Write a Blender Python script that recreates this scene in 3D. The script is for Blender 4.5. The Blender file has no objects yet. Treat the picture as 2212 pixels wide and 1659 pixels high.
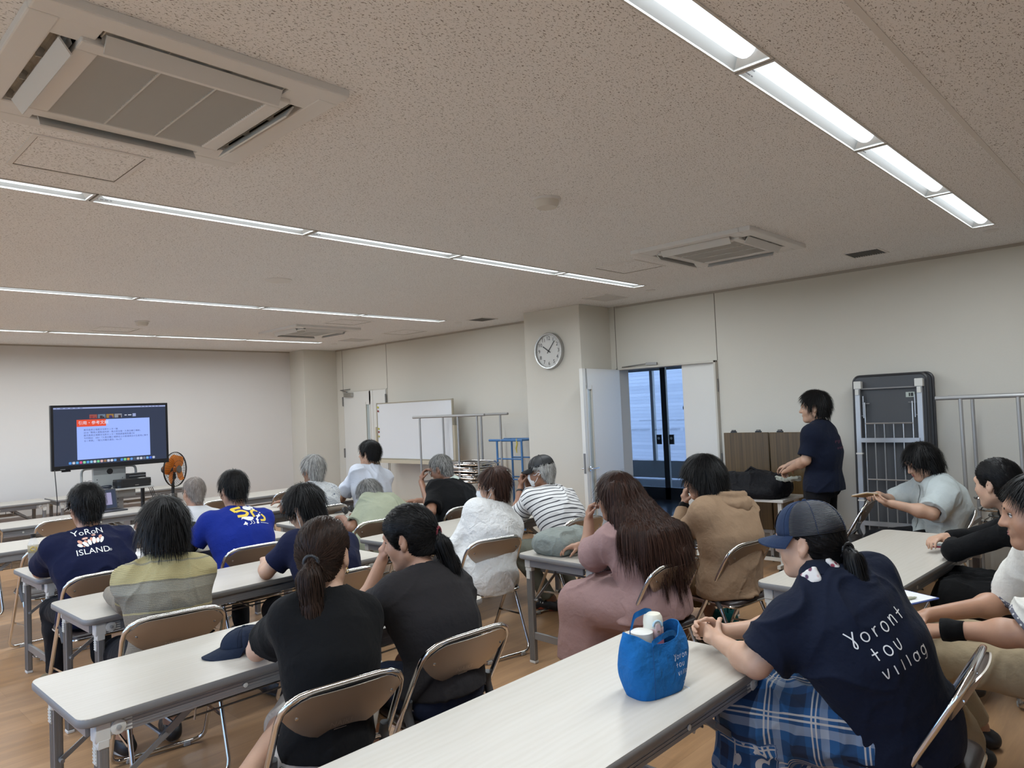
# A seminar in a community hall: people on folding chairs at rows of folding tables.
import bpy, bmesh, math, random
import numpy as np
from mathutils import Matrix, Vector
from mathutils.bvhtree import BVHTree
random.seed(7); rng = np.random.default_rng(7)
S = bpy.context.scene
COL = S.collection
PI = math.pi

# ---------------------------------------------------------------- camera
FPX, CAMZ = 1560.65, 1.63
YAW, PITCH, ROLL = [math.radians(a) for a in (46.40044, 1.93346, 2.55711)]
_f = np.array([math.sin(YAW)*math.cos(PITCH), math.cos(YAW)*math.cos(PITCH), math.sin(PITCH)])
_r = np.array([math.cos(YAW), -math.sin(YAW), 0.0])
_d = np.cross(_f, _r)
CR = np.array([math.cos(ROLL)*_r + math.sin(ROLL)*_d, -math.sin(ROLL)*_r + math.cos(ROLL)*_d, _f])
def ray(px, py): return CR.T @ np.array([(px-1106)/FPX, (py-829.5)/FPX, 1.0])
def at(px, py, Y):                       # point of the room seen at a pixel, at depth Y
    d = ray(px, py); return d*Y/d[1] + np.array([0, 0, CAMZ])
def atx(px, py, X):
    d = ray(px, py); return d*X/d[0] + np.array([0, 0, CAMZ])
def atz(px, py, z):
    d = ray(px, py); return d*(z-CAMZ)/d[2] + np.array([0, 0, CAMZ])
cam_d = bpy.data.cameras.new('camera'); cam = bpy.data.objects.new('camera', cam_d); COL.objects.link(cam)
cam_d.sensor_width = 36; cam_d.sensor_fit = 'HORIZONTAL'; cam_d.lens = FPX/2212*36
cam_d.clip_start = .02; cam_d.clip_end = 200
Rm = Matrix((CR[0], -CR[1], -CR[2])).transposed()
cam.matrix_world = Matrix.Translation((0, 0, CAMZ)) @ Rm.to_4x4()
S.camera = cam
# ---------------------------------------------------------------- light and exposure
W = bpy.data.worlds.new('world'); S.world = W; W.use_nodes = True
_n = W.node_tree.nodes; _bg = _n['Background']
_sky = _n.new('ShaderNodeTexSky'); _sky.sky_type = 'HOSEK_WILKIE'; _sky.turbidity = 4.0; _sky.ground_albedo = .35
_sky.sun_direction = Vector((.3, -.5, .8)).normalized()
_wb = _n.new('ShaderNodeMixRGB'); _wb.blend_type = 'MULTIPLY'; _wb.inputs[0].default_value = 1; _wb.inputs[2].default_value = (.80, .97, 1.2, 1)
W.node_tree.links.new(_sky.outputs[0], _wb.inputs[1]); W.node_tree.links.new(_wb.outputs[0], _bg.inputs[0]); _bg.inputs[1].default_value = 24.0
sun_d = bpy.data.lights.new('sun', 'SUN'); sun_d.energy = 5.0; sun_d.angle = .03; sun_d.color = (1, .97, .92)
sun = bpy.data.objects.new('sun', sun_d); COL.objects.link(sun); sun.rotation_euler = (math.radians(38), 0, math.radians(205)); sun.location = (14, 6, 9)
LAMP, LAMPW = 1.5, 16.5                    # glow of the lamp lenses, watts of each strip lamp
for y_ in (-.1, 2.9, 5.9, 8.9, None):       # light portals only guide the sampling of the sky through the openings
    pd = bpy.data.lights.new('portal', 'AREA'); pd.shape = 'RECTANGLE'; pd.cycles.is_portal = True; po = bpy.data.objects.new('portal', pd); COL.objects.link(po)
    if y_ is None: pd.size, pd.size_y = 2.04, 1.3; po.location = (7.36, 4.4, 1.02); po.rotation_euler = (0, PI/2, 0)
    else: pd.size, pd.size_y = 1.5, 2.2; po.location = (-2.92, y_, 1.65); po.rotation_euler = (0, -PI/2, 0)
vs = S.view_settings; vs.view_transform = 'Standard'; vs.look = 'None'; vs.gamma = 1; vs.use_curve_mapping = False
vs.exposure = 0.1
S.cycles.use_denoising = True; S.cycles.max_bounces = 8; S.cycles.diffuse_bounces = 5; S.cycles.glossy_bounces = 4
S.cycles.caustics_reflective = False; S.cycles.caustics_refractive = False; S.cycles.sample_clamp_indirect = 6

# ---------------------------------------------------------------- materials
def lin(c): return tuple(((v/255)/12.92 if v/255 <= .04045 else ((v/255+.055)/1.055)**2.4) for v in c)
MATS = {}
class M:
    """small node-graph helper"""
    def __init__(s, name, col=(.5, .5, .5), rough=.5, metal=0, **k):
        s.m = bpy.data.materials.new(name); s.m.use_nodes = True
        s.t = s.m.node_tree; s.b = s.t.nodes['Principled BSDF']
        s.b.inputs['Base Color'].default_value = (*col, 1); s.b.inputs['Roughness'].default_value = rough
        s.b.inputs['Metallic'].default_value = metal
        for a, v in k.items(): s.b.inputs[a].default_value = v
    def n(s, typ, **k):
        x = s.t.nodes.new('ShaderNode'+typ)
        for a, v in k.items():
            if a in x.inputs: x.inputs[a].default_value = v
            else: setattr(x, a, v)
        return x
    def l(s, a, b): s.t.links.new(a, b)
    def coord(s, scale=(1, 1, 1), rot=(0, 0, 0), kind='Object'):
        c = s.n('TexCoord'); mp = s.n('Mapping'); mp.inputs['Scale'].default_value = scale; mp.inputs['Rotation'].default_value = rot
        s.l(c.outputs[kind], mp.inputs[0]); return mp.outputs[0]
    def noise(s, scale=5, detail=3, rough=.5, vec=None, dist=0):
        x = s.n('TexNoise'); x.inputs['Scale'].default_value = scale; x.inputs['Detail'].default_value = detail
        x.inputs['Roughness'].default_value = rough; x.inputs['Distortion'].default_value = dist
        if vec is not None: s.l(vec, x.inputs['Vector'])
        return x.outputs[0]
    def ramp(s, fac, stops, const=False):
        x = s.n('ValToRGB'); e = x.color_ramp.elements
        while len(e) < len(stops): e.new(.5)
        for q, (p, c) in zip(e, stops):
            q.position = p; q.color = (*c, 1) if len(c) == 3 else c
        if const: x.color_ramp.interpolation = 'CONSTANT'
        s.l(fac, x.inputs[0]); return x.outputs[0]
    def math(s, op, a, b=None, c=None):
        x = s.n('Math'); x.operation = op
        for i, v in enumerate((a, b, c)):
            if v is None: continue
            if isinstance(v, (int, float)): x.inputs[i].default_value = v
            else: s.l(v, x.inputs[i])
        return x.outputs[0]
    def mix(s, fac, a, b, mode='MIX'):
        x = s.n('MixRGB'); x.blend_type = mode
        for i, v in enumerate((fac, a, b)):
            if isinstance(v, (int, float)): x.inputs[i].default_value = v
            elif isinstance(v, tuple): x.inputs[i].default_value = (*v, 1)
            else: s.l(v, x.inputs[i])
        return x.outputs[0]
    def col(s, sock): s.l(sock, s.b.inputs['Base Color']); return s
    def bump(s, h, strength=.3, dist=.002):
        x = s.n('Bump'); x.inputs['Strength'].default_value = strength; x.inputs['Distance'].default_value = dist
        s.l(h, x.inputs['Height']); s.l(x.outputs[0], s.b.inputs['Normal']); return s
def plain(name, col, rough=.5, metal=0, **k):
    if name not in MATS: MATS[name] = M(name, col, rough, metal, **k).m
    return MATS[name]
def cloth(name, col, rough=.85, fine=500, wr=.5, var=.12, **k):
    if name in MATS: return MATS[name]
    m = M(name, col, rough, **k)
    v = m.coord()
    n1 = m.noise(9, 4, .6, v); n2 = m.noise(fine, 2, .5, v)
    c = m.mix(n1, tuple(x*(1-var) for x in col), tuple(min(1, x*(1+var)) for x in col))
    n3 = m.noise(17, 1.5, .5, v, 1.2)
    m.col(c); h = m.math('ADD', m.math('ADD', m.math('MULTIPLY', n1, wr*2.2), m.math('MULTIPLY', n3, wr*.8)), m.math('MULTIPLY', n2, .06))
    m.bump(h, .6, .014)
    m.b.inputs['Sheen Weight'].default_value = .03; m.b.inputs['Specular IOR Level'].default_value = .12
    MATS[name] = m.m; return m.m
def emit(name, col, st):
    if name in MATS: return MATS[name]
    m = M(name, (0, 0, 0), .6); m.b.inputs['Emission Color'].default_value = (*col, 1); m.b.inputs['Emission Strength'].default_value = st
    MATS[name] = m.m; return m.m

# ---------------------------------------------------------------- objects
def tag(o, label=None, cat=None, group=None, kind=None, category=None):
    cat = cat or category
    if label: o['label'] = label
    if cat: o['category'] = cat
    if group: o['group'] = group
    if kind: o['kind'] = kind
    return o
def empty(name, loc=(0, 0, 0), rz=0, label=None, cat=None, group=None, kind=None):
    o = bpy.data.objects.new(name, None); COL.objects.link(o); o.location = loc; o.rotation_euler = (0, 0, rz)
    o.empty_display_size = .05
    return tag(o, label, cat, group, kind)
class B:
    """collects verts and faces, then links them as ONE mesh object"""
    def __init__(s): s.v = []; s.f = []; s.m = []; s.cur = 0
    def add(s, v, f):
        o = len(s.v); s.v += [tuple(map(float, p)) for p in v]; s.f += [tuple(int(i)+o for i in q) for q in f]; s.m += [s.cur]*len(f); return s
    def mat(s, i): s.cur = i; return s
    def box(s, c, size, rot=None, bevel=0):
        bm = bmesh.new(); bmesh.ops.create_cube(bm, size=1)
        for v in bm.verts: v.co = Vector((v.co.x*size[0], v.co.y*size[1], v.co.z*size[2]))
        if bevel: bmesh.ops.bevel(bm, geom=bm.edges[:], offset=bevel, segments=2 if bevel > .004 else 1, profile=.5, affect='EDGES')
        if rot is not None:
            R = Matrix(rot) if not isinstance(rot, (int, float)) else Matrix.Rotation(rot, 3, 'Z')
            for v in bm.verts: v.co = R @ v.co
        bm.verts.index_update(); C = Vector(c)
        s.add([v.co+C for v in bm.verts], [[v.index for v in f.verts] for f in bm.faces]); bm.free(); return s
    def bar(s, a, b, w, t, up=(0, 0, 1), bevel=0):
        a = Vector(a); b = Vector(b); y = (b-a); L = y.length; y.normalize()
        x = y.cross(Vector(up));
        if x.length < 1e-4: x = y.cross(Vector((1, 0, 0)))
        x.normalize(); z = x.cross(y)
        return s.box((a+b)/2, (w, L, t), Matrix((x, y, z)).transposed(), bevel)
    def tube(s, path, r, n=8, closed=False, caps=True, flat=1.0):
        P = np.array(path, float); k = len(P)
        rr = np.full(k, r, float) if np.isscalar(r) else np.array(r, float)
        T = (np.roll(P, -1, 0)-np.roll(P, 1, 0)) if closed else np.gradient(P, axis=0)
        T /= np.linalg.norm(T, axis=1)[:, None]+1e-12
        u = np.cross(T[0], (0, 0, 1)); u = u if np.linalg.norm(u) > .1 else np.cross(T[0], (1, 0, 0)); u /= np.linalg.norm(u)
        V = []
        for i in range(k):
            u = u-T[i]*(u@T[i]); u /= np.linalg.norm(u); w = np.cross(T[i], u)
            for j in range(n):
                a = 2*PI*j/n; V.append(P[i]+rr[i]*(math.cos(a)*u*flat+math.sin(a)*w))
        F = []
        for i in range(k if closed else k-1):
            i2 = (i+1) % k
            for j in range(n):
                j2 = (j+1) % n; F.append((i*n+j, i*n+j2, i2*n+j2, i2*n+j))
        if caps and not closed: F.append(tuple(range(n))[::-1]); F.append(tuple((k-1)*n+j for j in range(n)))
        return s.add(V, F)
    def lathe(s, prof, n=24, c=(0, 0, 0), R=None, cap=True):
        V = []; k = len(prof)
        for r, z in prof:
            for j in range(n):
                a = 2*PI*j/n; V.append((r*math.cos(a), r*math.sin(a), z))
        V = np.array(V)
        if R is not None: V = V@np.array(R).T
        V = V+np.array(c)
        F = [(i*n+j, i*n+(j+1) % n, (i+1)*n+(j+1) % n, (i+1)*n+j) for i in range(k-1) for j in range(n)]
        if cap: F.append(tuple(range(n))[::-1]); F.append(tuple((k-1)*n+j for j in range(n)))
        return s.add(V, F)
    def prism(s, poly, z0, z1, fn=None):
        k = len(poly); V = [(x, y, z0) for x, y in poly]+[(x, y, z1) for x, y in poly]
        if fn: V = [fn(*p) for p in V]
        F = [tuple(range(k))[::-1], tuple(range(k, 2*k))]+[(i, (i+1) % k, k+(i+1) % k, k+i) for i in range(k)]
        return s.add(V, F)
    def grid(s, P, closed_u=False):
        P = np.array(P); a, b = P.shape[:2]
        F = [(i*b+j, i*b+j+1, (i+1) % a*b+j+1, (i+1) % a*b+j) for i in range(a if closed_u else a-1) for j in range(b-1)]
        return s.add(P.reshape(-1, 3), F)
    def obj(s, name, mats, parent=None, smooth=False, loc=None, rz=None, **tags):
        me = bpy.data.meshes.new(name); me.from_pydata(s.v, [], s.f); me.update()
        mats = mats if isinstance(mats, (list, tuple)) else [mats]
        for m in mats: me.materials.append(m)
        if len(mats) > 1: me.polygons.foreach_set('material_index', s.m)
        o = bpy.data.objects.new(name, me); COL.objects.link(o)
        if parent is not None: o.parent = parent
        if loc is not None: o.location = loc
        if rz is not None: o.rotation_euler = (0, 0, rz)
        if smooth:
            me.polygons.foreach_set('use_smooth', [True]*len(me.polygons))
            if smooth != 'all': sharp(me, smooth if smooth is not True else 40)
        return tag(o, **tags)
def sharp(me, deg):
    bm = bmesh.new(); bm.from_mesh(me); a = math.radians(deg)
    for e in bm.edges:
        if len(e.link_faces) == 2 and e.calc_face_angle(0) > a: e.smooth = False
    bm.to_mesh(me); bm.free()
def copy_tree(o, parent=None):
    c = o.copy(); COL.objects.link(c); c.parent = parent
    for ch in [q for q in o.children]:
        copy_tree(ch, c)
    return c
def rrect(w, h, r, n=5, cx=0, cy=0):
    P = []
    for sx, sy, a0 in ((1, 1, 0), (-1, 1, 90), (-1, -1, 180), (1, -1, 270)):
        for i in range(n+1):
            a = math.radians(a0+90*i/n); P.append((cx+sx*(w/2-r)+r*math.cos(a), cy+sy*(h/2-r)+r*math.sin(a)))
    return P
def text_mesh(txt, size=1.0, align='CENTER', cut=0):
    """the words as flat triangles (numpy verts, faces), straight from a text curve"""
    cu = bpy.data.curves.new('t', 'FONT'); cu.body = txt; cu.size = size; cu.align_x = align; cu.align_y = 'CENTER'; cu.resolution_u = 3
    o = bpy.data.objects.new('t', cu); COL.objects.link(o)
    dg = bpy.context.evaluated_depsgraph_get(); me = o.evaluated_get(dg).to_mesh()
    bm = bmesh.new(); bm.from_mesh(me); o.evaluated_get(dg).to_mesh_clear()
    bmesh.ops.triangulate(bm, faces=bm.faces[:])
    for _ in range(4 if cut else 0):
        es = [e for e in bm.edges if e.calc_length() > cut]
        if not es: break
        bmesh.ops.subdivide_edges(bm, edges=es, cuts=1); bmesh.ops.triangulate(bm, faces=[f for f in bm.faces if len(f.verts) > 3])
    bm.verts.index_update()
    V = np.array([v.co[:] for v in bm.verts]).reshape(-1, 3); F = [[v.index for v in f.verts] for f in bm.faces]
    bm.free(); bpy.data.objects.remove(o); bpy.data.curves.remove(cu)
    return V, F
# ---------------------------------------------------------------- bodies and soft things: distance fields turned into one surface
def vnoise(P, seed=0):
    """smooth value noise, P (n,3) -> (n,) in -1..1"""
    P = np.asarray(P, float); i = np.floor(P).astype(np.int64); f = P-i; f = f*f*(3-2*f)
    def h(a, b, c):
        x = (a*73856093) ^ (b*19349663) ^ (c*83492791) ^ (seed*2654435761)
        x = (x ^ (x >> 13))*1274126177 & 0xffffffff
        return ((x ^ (x >> 16)) & 0xffff)/32767.5-1
    r = 0
    for dx in (0, 1):
        for dy in (0, 1):
            for dz in (0, 1):
                w = (f[:, 0] if dx else 1-f[:, 0])*(f[:, 1] if dy else 1-f[:, 1])*(f[:, 2] if dz else 1-f[:, 2])
                r = r+w*h(i[:, 0]+dx, i[:, 1]+dy, i[:, 2]+dz)
    return r
def V3(*a): return np.array(a, float)
def unit(v): v = np.asarray(v, float); return v/(np.linalg.norm(v)+1e-12)
class Field:
    def __init__(s, lo, hi, h):
        s.lo = np.array(lo, float); s.h = h; s.n = np.ceil((np.array(hi)-s.lo)/h).astype(int)+1
        s.F = np.full(s.n, .4, np.float32)
        s.ax = [(s.lo[i]+h*np.arange(s.n[i])).astype(np.float32) for i in range(3)]
    def sl(s, lo, hi):
        a = np.clip(np.floor((np.array(lo)-s.lo)/s.h).astype(int), 0, s.n); b = np.clip(np.ceil((np.array(hi)-s.lo)/s.h).astype(int)+1, 0, s.n)
        if np.any(b <= a): return None
        S_ = tuple(slice(p, q) for p, q in zip(a, b))
        return S_, s.ax[0][S_[0]][:, None, None], s.ax[1][S_[1]][None, :, None], s.ax[2][S_[2]][None, None, :]
    def op(s, S_, d, k, mode):
        A = s.F[S_]
        if mode == 'u':
            if k > 0: hh = np.maximum(k-np.abs(A-d), 0)/k; s.F[S_] = np.minimum(A, d)-hh*hh*k*.25
            else: s.F[S_] = np.minimum(A, d)
        else:
            d = -d if mode == 's' else d
            if k > 0: hh = np.maximum(k-np.abs(A-d), 0)/k; s.F[S_] = np.maximum(A, d)+hh*hh*k*.25
            else: s.F[S_] = np.maximum(A, d)
    def cone(s, a, b, ra, rb=None, k=.02, mode='u', sc=1, u=None):
        a = np.asarray(a, float); b = np.asarray(b, float); rb = ra if rb is None else rb
        m = max(ra, rb)*max(sc, 1)+k+3*s.h
        q = s.sl(np.minimum(a, b)-m, np.maximum(a, b)+m)
        if q is None: return s
        S_, X, Y, Z = q
        ab = b-a; X = X-a[0]; Y = Y-a[1]; Z = Z-a[2]
        if sc != 1:
            u = unit(u); w = (X*u[0]+Y*u[1]+Z*u[2])*(1/sc-1); X = X+w*u[0]; Y = Y+w*u[1]; Z = Z+w*u[2]
            ab = ab+u*((ab@u)*(1/sc-1))
        L = ab@ab+1e-9
        t = np.clip((X*ab[0]+Y*ab[1]+Z*ab[2])/L, 0, 1)
        d = np.sqrt((X-t*ab[0])**2+(Y-t*ab[1])**2+(Z-t*ab[2])**2)-(ra+(rb-ra)*t)
        s.op(S_, d, k, mode); return s
    def ell(s, c, r, R=None, k=.02, mode='u'):
        c = np.asarray(c, float); r = np.asarray(r, float)*np.ones(3); m = r.max()+k+3*s.h
        q = s.sl(c-m, c+m)
        if q is None: return s
        S_, X, Y, Z = q; X = X-c[0]; Y = Y-c[1]; Z = Z-c[2]
        if R is not None: X, Y, Z = (X*R[0, i]+Y*R[1, i]+Z*R[2, i] for i in range(3))
        l = np.sqrt((X/r[0])**2+(Y/r[1])**2+(Z/r[2])**2)+1e-6
        g = np.sqrt((X/r[0]**2)**2+(Y/r[1]**2)**2+(Z/r[2]**2)**2)+1e-6
        s.op(S_, np.where(l < .05, -r.min(), l*(l-1)/g), k, mode); return s
    def chain(s, pts, rs, k=.02, mode='u', sc=1, u=None):
        for i in range(len(pts)-1): s.cone(pts[i], pts[i+1], rs[i], rs[i+1], k, mode, sc, u)
        return s
    def cut(s, p, n, k=0, box=None):
        """keep what lies behind the plane (normal n points to the removed side)"""
        q = s.sl(*box) if box is not None else s.sl(s.lo-1, s.lo+s.n*s.h+1)
        if q is None: return s
        S_, X, Y, Z = q; n = unit(n)
        s.op(S_, (X-p[0])*n[0]+(Y-p[1])*n[1]+(Z-p[2])*n[2], k, 'i'); return s
    def surf(s):
        F = s.F; sg = F < 0
        F[0] = F[-1] = .1; F[:, 0] = F[:, -1] = .1; F[:, :, 0] = F[:, :, -1] = .1; sg = F < 0
        c = sg[:-1, :-1, :-1].astype(np.int8)
        tot = sum(sg[i:i+s.n[0]-1, j:j+s.n[1]-1, k:k+s.n[2]-1].astype(np.int8) for i in (0, 1) for j in (0, 1) for k in (0, 1))
        act = np.argwhere((tot > 0) & (tot < 8))
        if len(act) == 0: return np.zeros((0, 3)), np.zeros((0, 4), int)
        idx = np.full(tot.shape, -1, np.int32); idx[tuple(act.T)] = np.arange(len(act))
        cor = np.array([(i, j, k) for i in (0, 1) for j in (0, 1) for k in (0, 1)])
        vals = np.stack([F[act[:, 0]+i, act[:, 1]+j, act[:, 2]+k] for i, j, k in cor], 1).astype(float)
        P = np.zeros((len(act), 3)); cnt = np.zeros(len(act))
        for a in range(8):
            for b in range(a+1, 8):
                if np.abs(cor[a]-cor[b]).sum() != 1: continue
                va, vb = vals[:, a], vals[:, b]; m = (va < 0) != (vb < 0)
                t = np.where(m, va/np.where(m, va-vb, 1), 0)
                P += m[:, None]*(cor[a]+t[:, None]*(cor[b]-cor[a])); cnt += m
        P = s.lo+s.h*(act+P/cnt[:, None])
        Q = []
        for ax in range(3):
            o = [1, 1, 1]; o[ax] = 0
            base = [slice(1, s.n[i]-1) for i in range(3)]; base[ax] = slice(0, s.n[ax]-1)
            nxt = list(base); nxt[ax] = slice(1, s.n[ax])
            A = sg[tuple(base)]; Bb = sg[tuple(nxt)]
            e = np.argwhere(A != Bb)
            if len(e) == 0: continue
            fl = A[tuple(e.T)]
            e = e+np.array([1 if i != ax else 0 for i in range(3)])
            u, v = [(1, 2), (2, 0), (0, 1)][ax]
            def g(du, dv):
                q = e.copy(); q[:, u] -= du; q[:, v] -= dv; return idx[tuple(q.T)]
            q = np.stack([g(1, 1), g(0, 1), g(0, 0), g(1, 0)], 1)
            q[~fl] = q[~fl][:, ::-1]; Q.append(q)
        Q = np.concatenate(Q); Q = Q[(Q >= 0).all(1)]
        return P, Q
def vnormals(P, Q):
    n = np.cross(P[Q[:, 2]]-P[Q[:, 0]], P[Q[:, 3]]-P[Q[:, 1]]); N = np.zeros_like(P)
    for i in range(4): np.add.at(N, Q[:, i], n)
    return N/(np.linalg.norm(N, axis=1)[:, None]+1e-12)
def relax(P, Q, it=1, f=.5):
    for _ in range(it):
        A = np.zeros_like(P); c = np.zeros(len(P))
        for i in range(4):
            np.add.at(A, Q[:, i], P[Q[:, (i+1) % 4]]); np.add.at(A, Q[:, i], P[Q[:, (i+3) % 4]]); np.add.at(c, Q[:, i], 2)
        c[c == 0] = 1; P = P+f*(A/c[:, None]-P)
    return P
def mesh_obj(name, P, Q, mats, parent=None, attrs=None, **tags):
    me = bpy.data.meshes.new(name); n = len(P); m = len(Q); k = len(Q[0]) if m else 4
    me.vertices.add(n); me.vertices.foreach_set('co', np.asarray(P, np.float32).ravel())
    me.loops.add(m*k); me.loops.foreach_set('vertex_index', np.asarray(Q, np.int32).ravel())
    me.polygons.add(m); me.polygons.foreach_set('loop_start', np.arange(0, m*k, k, dtype=np.int32))
    me.polygons.foreach_set('use_smooth', np.ones(m, bool))
    for a, d in (attrs or {}).items():
        t = me.attributes.new(a, 'FLOAT', 'POINT'); t.data.foreach_set('value', np.asarray(d, np.float32))
    me.update(calc_edges=True); me.validate()
    for mm in (mats if isinstance(mats, (list, tuple)) else [mats]): me.materials.append(mm)
    o = bpy.data.objects.new(name, me); COL.objects.link(o)
    if parent is not None: o.parent = parent
    return tag(o, **tags)
def folds(P, N, amp, sc, seed, dirs=(1, 1, .35)):
    """cloth creases pushed into the surface"""
    q = P*np.array(dirs)*sc
    w = np.stack([vnoise(P*5, seed+9), vnoise(P*5+7, seed+10), vnoise(P*5+3, seed+11)], 1)
    a = vnoise(q+w*.7, seed); b = vnoise(q*1.9+5+w*.9, seed+1); c = vnoise(P*2.5+1, seed+2)
    r = (1-np.abs(a))**5-.25; r2 = (1-np.abs(b))**4-.3
    g = np.clip(.55+.9*c, .1, 1.4)
    return P+N*(1.9*amp*g*(1.15*r+.6*r2))[:, None]
# ---------------------------------------------------------------- people
def Rx(a): c, s = math.cos(a), math.sin(a); return np.array([[1, 0, 0], [0, c, -s], [0, s, c]])
def Ry(a): c, s = math.cos(a), math.sin(a); return np.array([[c, 0, s], [0, 1, 0], [-s, 0, c]])
def Rz(a): c, s = math.cos(a), math.sin(a); return np.array([[c, -s, 0], [s, c, 0], [0, 0, 1]])
D2 = math.radians
def skin_mat(name, col):
    if name in MATS: return MATS[name]
    m = M(name, col, .5); v = m.coord(); n1 = m.noise(22, 4, .6, v); n2 = m.noise(160, 2, .5, v)
    m.col(m.mix(n1, tuple(c*.86 for c in col), (min(1, col[0]*1.12), col[1]*1.04, col[2]*1.0)))
    m.bump(n2, .12, .001); m.b.inputs['Subsurface Weight'].default_value = .08
    m.b.inputs['Subsurface Radius'].default_value = (.012, .005, .003); m.b.inputs['Subsurface Scale'].default_value = .5
    MATS[name] = m.m; return m.m
SK_L = skin_mat('skin_light', (.50, .315, .22)); SK_M = skin_mat('skin_tan', (.40, .225, .145)); SK_D = skin_mat('skin_dark_tan', (.25, .125, .075))
def hair_mat(name, c0, c1, rough=.38):
    if name in MATS: return MATS[name]
    m = M(name, c0, rough+.06); g = m.n('NewGeometry'); n = m.noise(40, 3, .6, m.coord((1, 1, .25)))
    f = m.math('ADD', m.math('MULTIPLY', g.outputs['Random Per Island'], .6), m.math('MULTIPLY', n, .4))
    m.col(m.ramp(f, [(.2, c0), (.8, c1)])); m.b.inputs['Specular IOR Level'].default_value = .13
    m.bump(m.noise(300, 2, .5, m.coord((1, 1, .15))), .4, .002)
    MATS[name] = m.m; return m.m
H_BLK = hair_mat('hair_black', (.004, .004, .004), (.012, .011, .011)); H_BRN = hair_mat('hair_dark_brown', (.012, .007, .005), (.035, .019, .013))
H_RED = hair_mat('hair_chestnut', (.016, .008, .006), (.06, .028, .019)); H_GRY = hair_mat('hair_grey', (.07, .068, .064), (.34, .33, .31), .5)
H_WHT = hair_mat('hair_silver', (.16, .155, .15), (.52, .51, .48), .5); H_BALD = hair_mat('hair_thin_grey', (.16, .13, .11), (.33, .29, .26), .5)
LIP = plain('lips', (.30, .10, .085), .4); EYEW = plain('eye_white', (.62, .6, .56), .25); IRIS = plain('iris', (.012, .008, .006), .15)
DARKP = plain('black_plastic', (.012, .012, .013), .35); GLASSF = plain('spectacle_frame', (.015, .013, .014), .3)
def hand(F, w, d, n, sg, curl=.35, spread=.5, s=1.0, thumb=.3, k=.005):
    w = np.array(w, float); d = unit(d); n = unit(np.array(n, float)-d*(np.array(n, float)@d)); th = np.cross(d, n)*sg
    off = (.030, .0105, -.009, -.027); ln = (.066, .076, .070, .054)
    for o, l in zip(off, ln):
        kn = w+s*(d*(.092-.25*abs(o-.008))+th*o)
        F.cone(w+s*(th*o*.45+d*.008), kn, .0145*s, .0115*s, .014)
        a = 0; p = kn
        for fr, ca, r0, r1 in ((.45, 62, .0092, .0084), (.31, 82, .0084, .0078), (.24, 55, .0078, .0066)):
            a += D2(ca)*curl; dd = unit((d+th*o*spread*3)*math.cos(a)+n*math.sin(a)); q = p+dd*l*fr*s
            F.cone(p, q, r0*s, r1*s, k); p = q
    F.ell(w+s*(d*.05-n*.001), (.03*s, .03*s, .014*s), None, .015)
    p = w+s*(d*.022+th*.024+n*.006); F.cone(w+s*(d*.008+th*.01), p, .016*s, .0145*s, .012)
    dd = unit(th*.75+d*.6+n*.35)
    for l, r0, r1 in ((.040, .0125, .0105), (.030, .0102, .0092), (.024, .009, .0074)):
        q = p+dd*l*s; F.cone(p, q, r0*s, r1*s, .006); p = q; dd = unit(dd+d*(.35)+n*thumb*1.1-th*thumb*.7)
def head_prims(F, C, R, s=1.0, fem=False, ear=True):
    g = lambda x, y, z: C+R@(np.array([x, y, z])*s)
    F.ell(g(0, -.012, .022), np.array((.076, .096, .09))*s, R, .02)
    F.ell(g(0, .028, -.03), np.array((.062, .064, .088))*s, R, .03)
    for sd in (-1, 1):
        F.cone(g(sd*.05, .002, -.062), g(sd*.018, .068, -.1), .022*s, .019*s, .03)
        F.ell(g(sd*.04, .058, -.032), np.array((.026, .024, .03))*s, R, .03)
    F.ell(g(0, .074, -.097), np.array((.02, .02, .019))*s, R, .025)
    F.cone(g(-.034, .080, .026), g(.034, .080, .026), .012*s, .012*s, .03)
    for sd in (-1, 1): F.ell(g(sd*.031, .099, .002), np.array((.019, .016, .013))*s, R, .018, 's')
    F.cone(g(0, .086, .014), g(0, .110, -.028), .008*s, .0125*s, .016)
    for sd in (-1, 1): F.ell(g(sd*.0125, .098, -.031), np.array((.009, .011, .008))*s, R, .008)
    F.cone(g(-.018, .087, -.057), g(.018, .087, -.057), .0085*s, .0085*s, .014)
    F.cone(g(-.015, .086, -.068), g(.015, .086, -.068), .0085*s, .0085*s, .012)
    if ear:
        for sd in (-1, 1):
            Re = R@Rz(sd*-.35)@Rx(.18)
            F.ell(g(sd*.081, -.012, -.008), np.array((.008, .019, .033))*s, Re, .008)
            F.ell(g(sd*.078, -.004, -.036), np.array((.007, .010, .012))*s, Re, .008)
            F.ell(g(sd*.091, -.008, -.004), np.array((.008, .010, .019))*s, Re, .006, 's')
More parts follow.
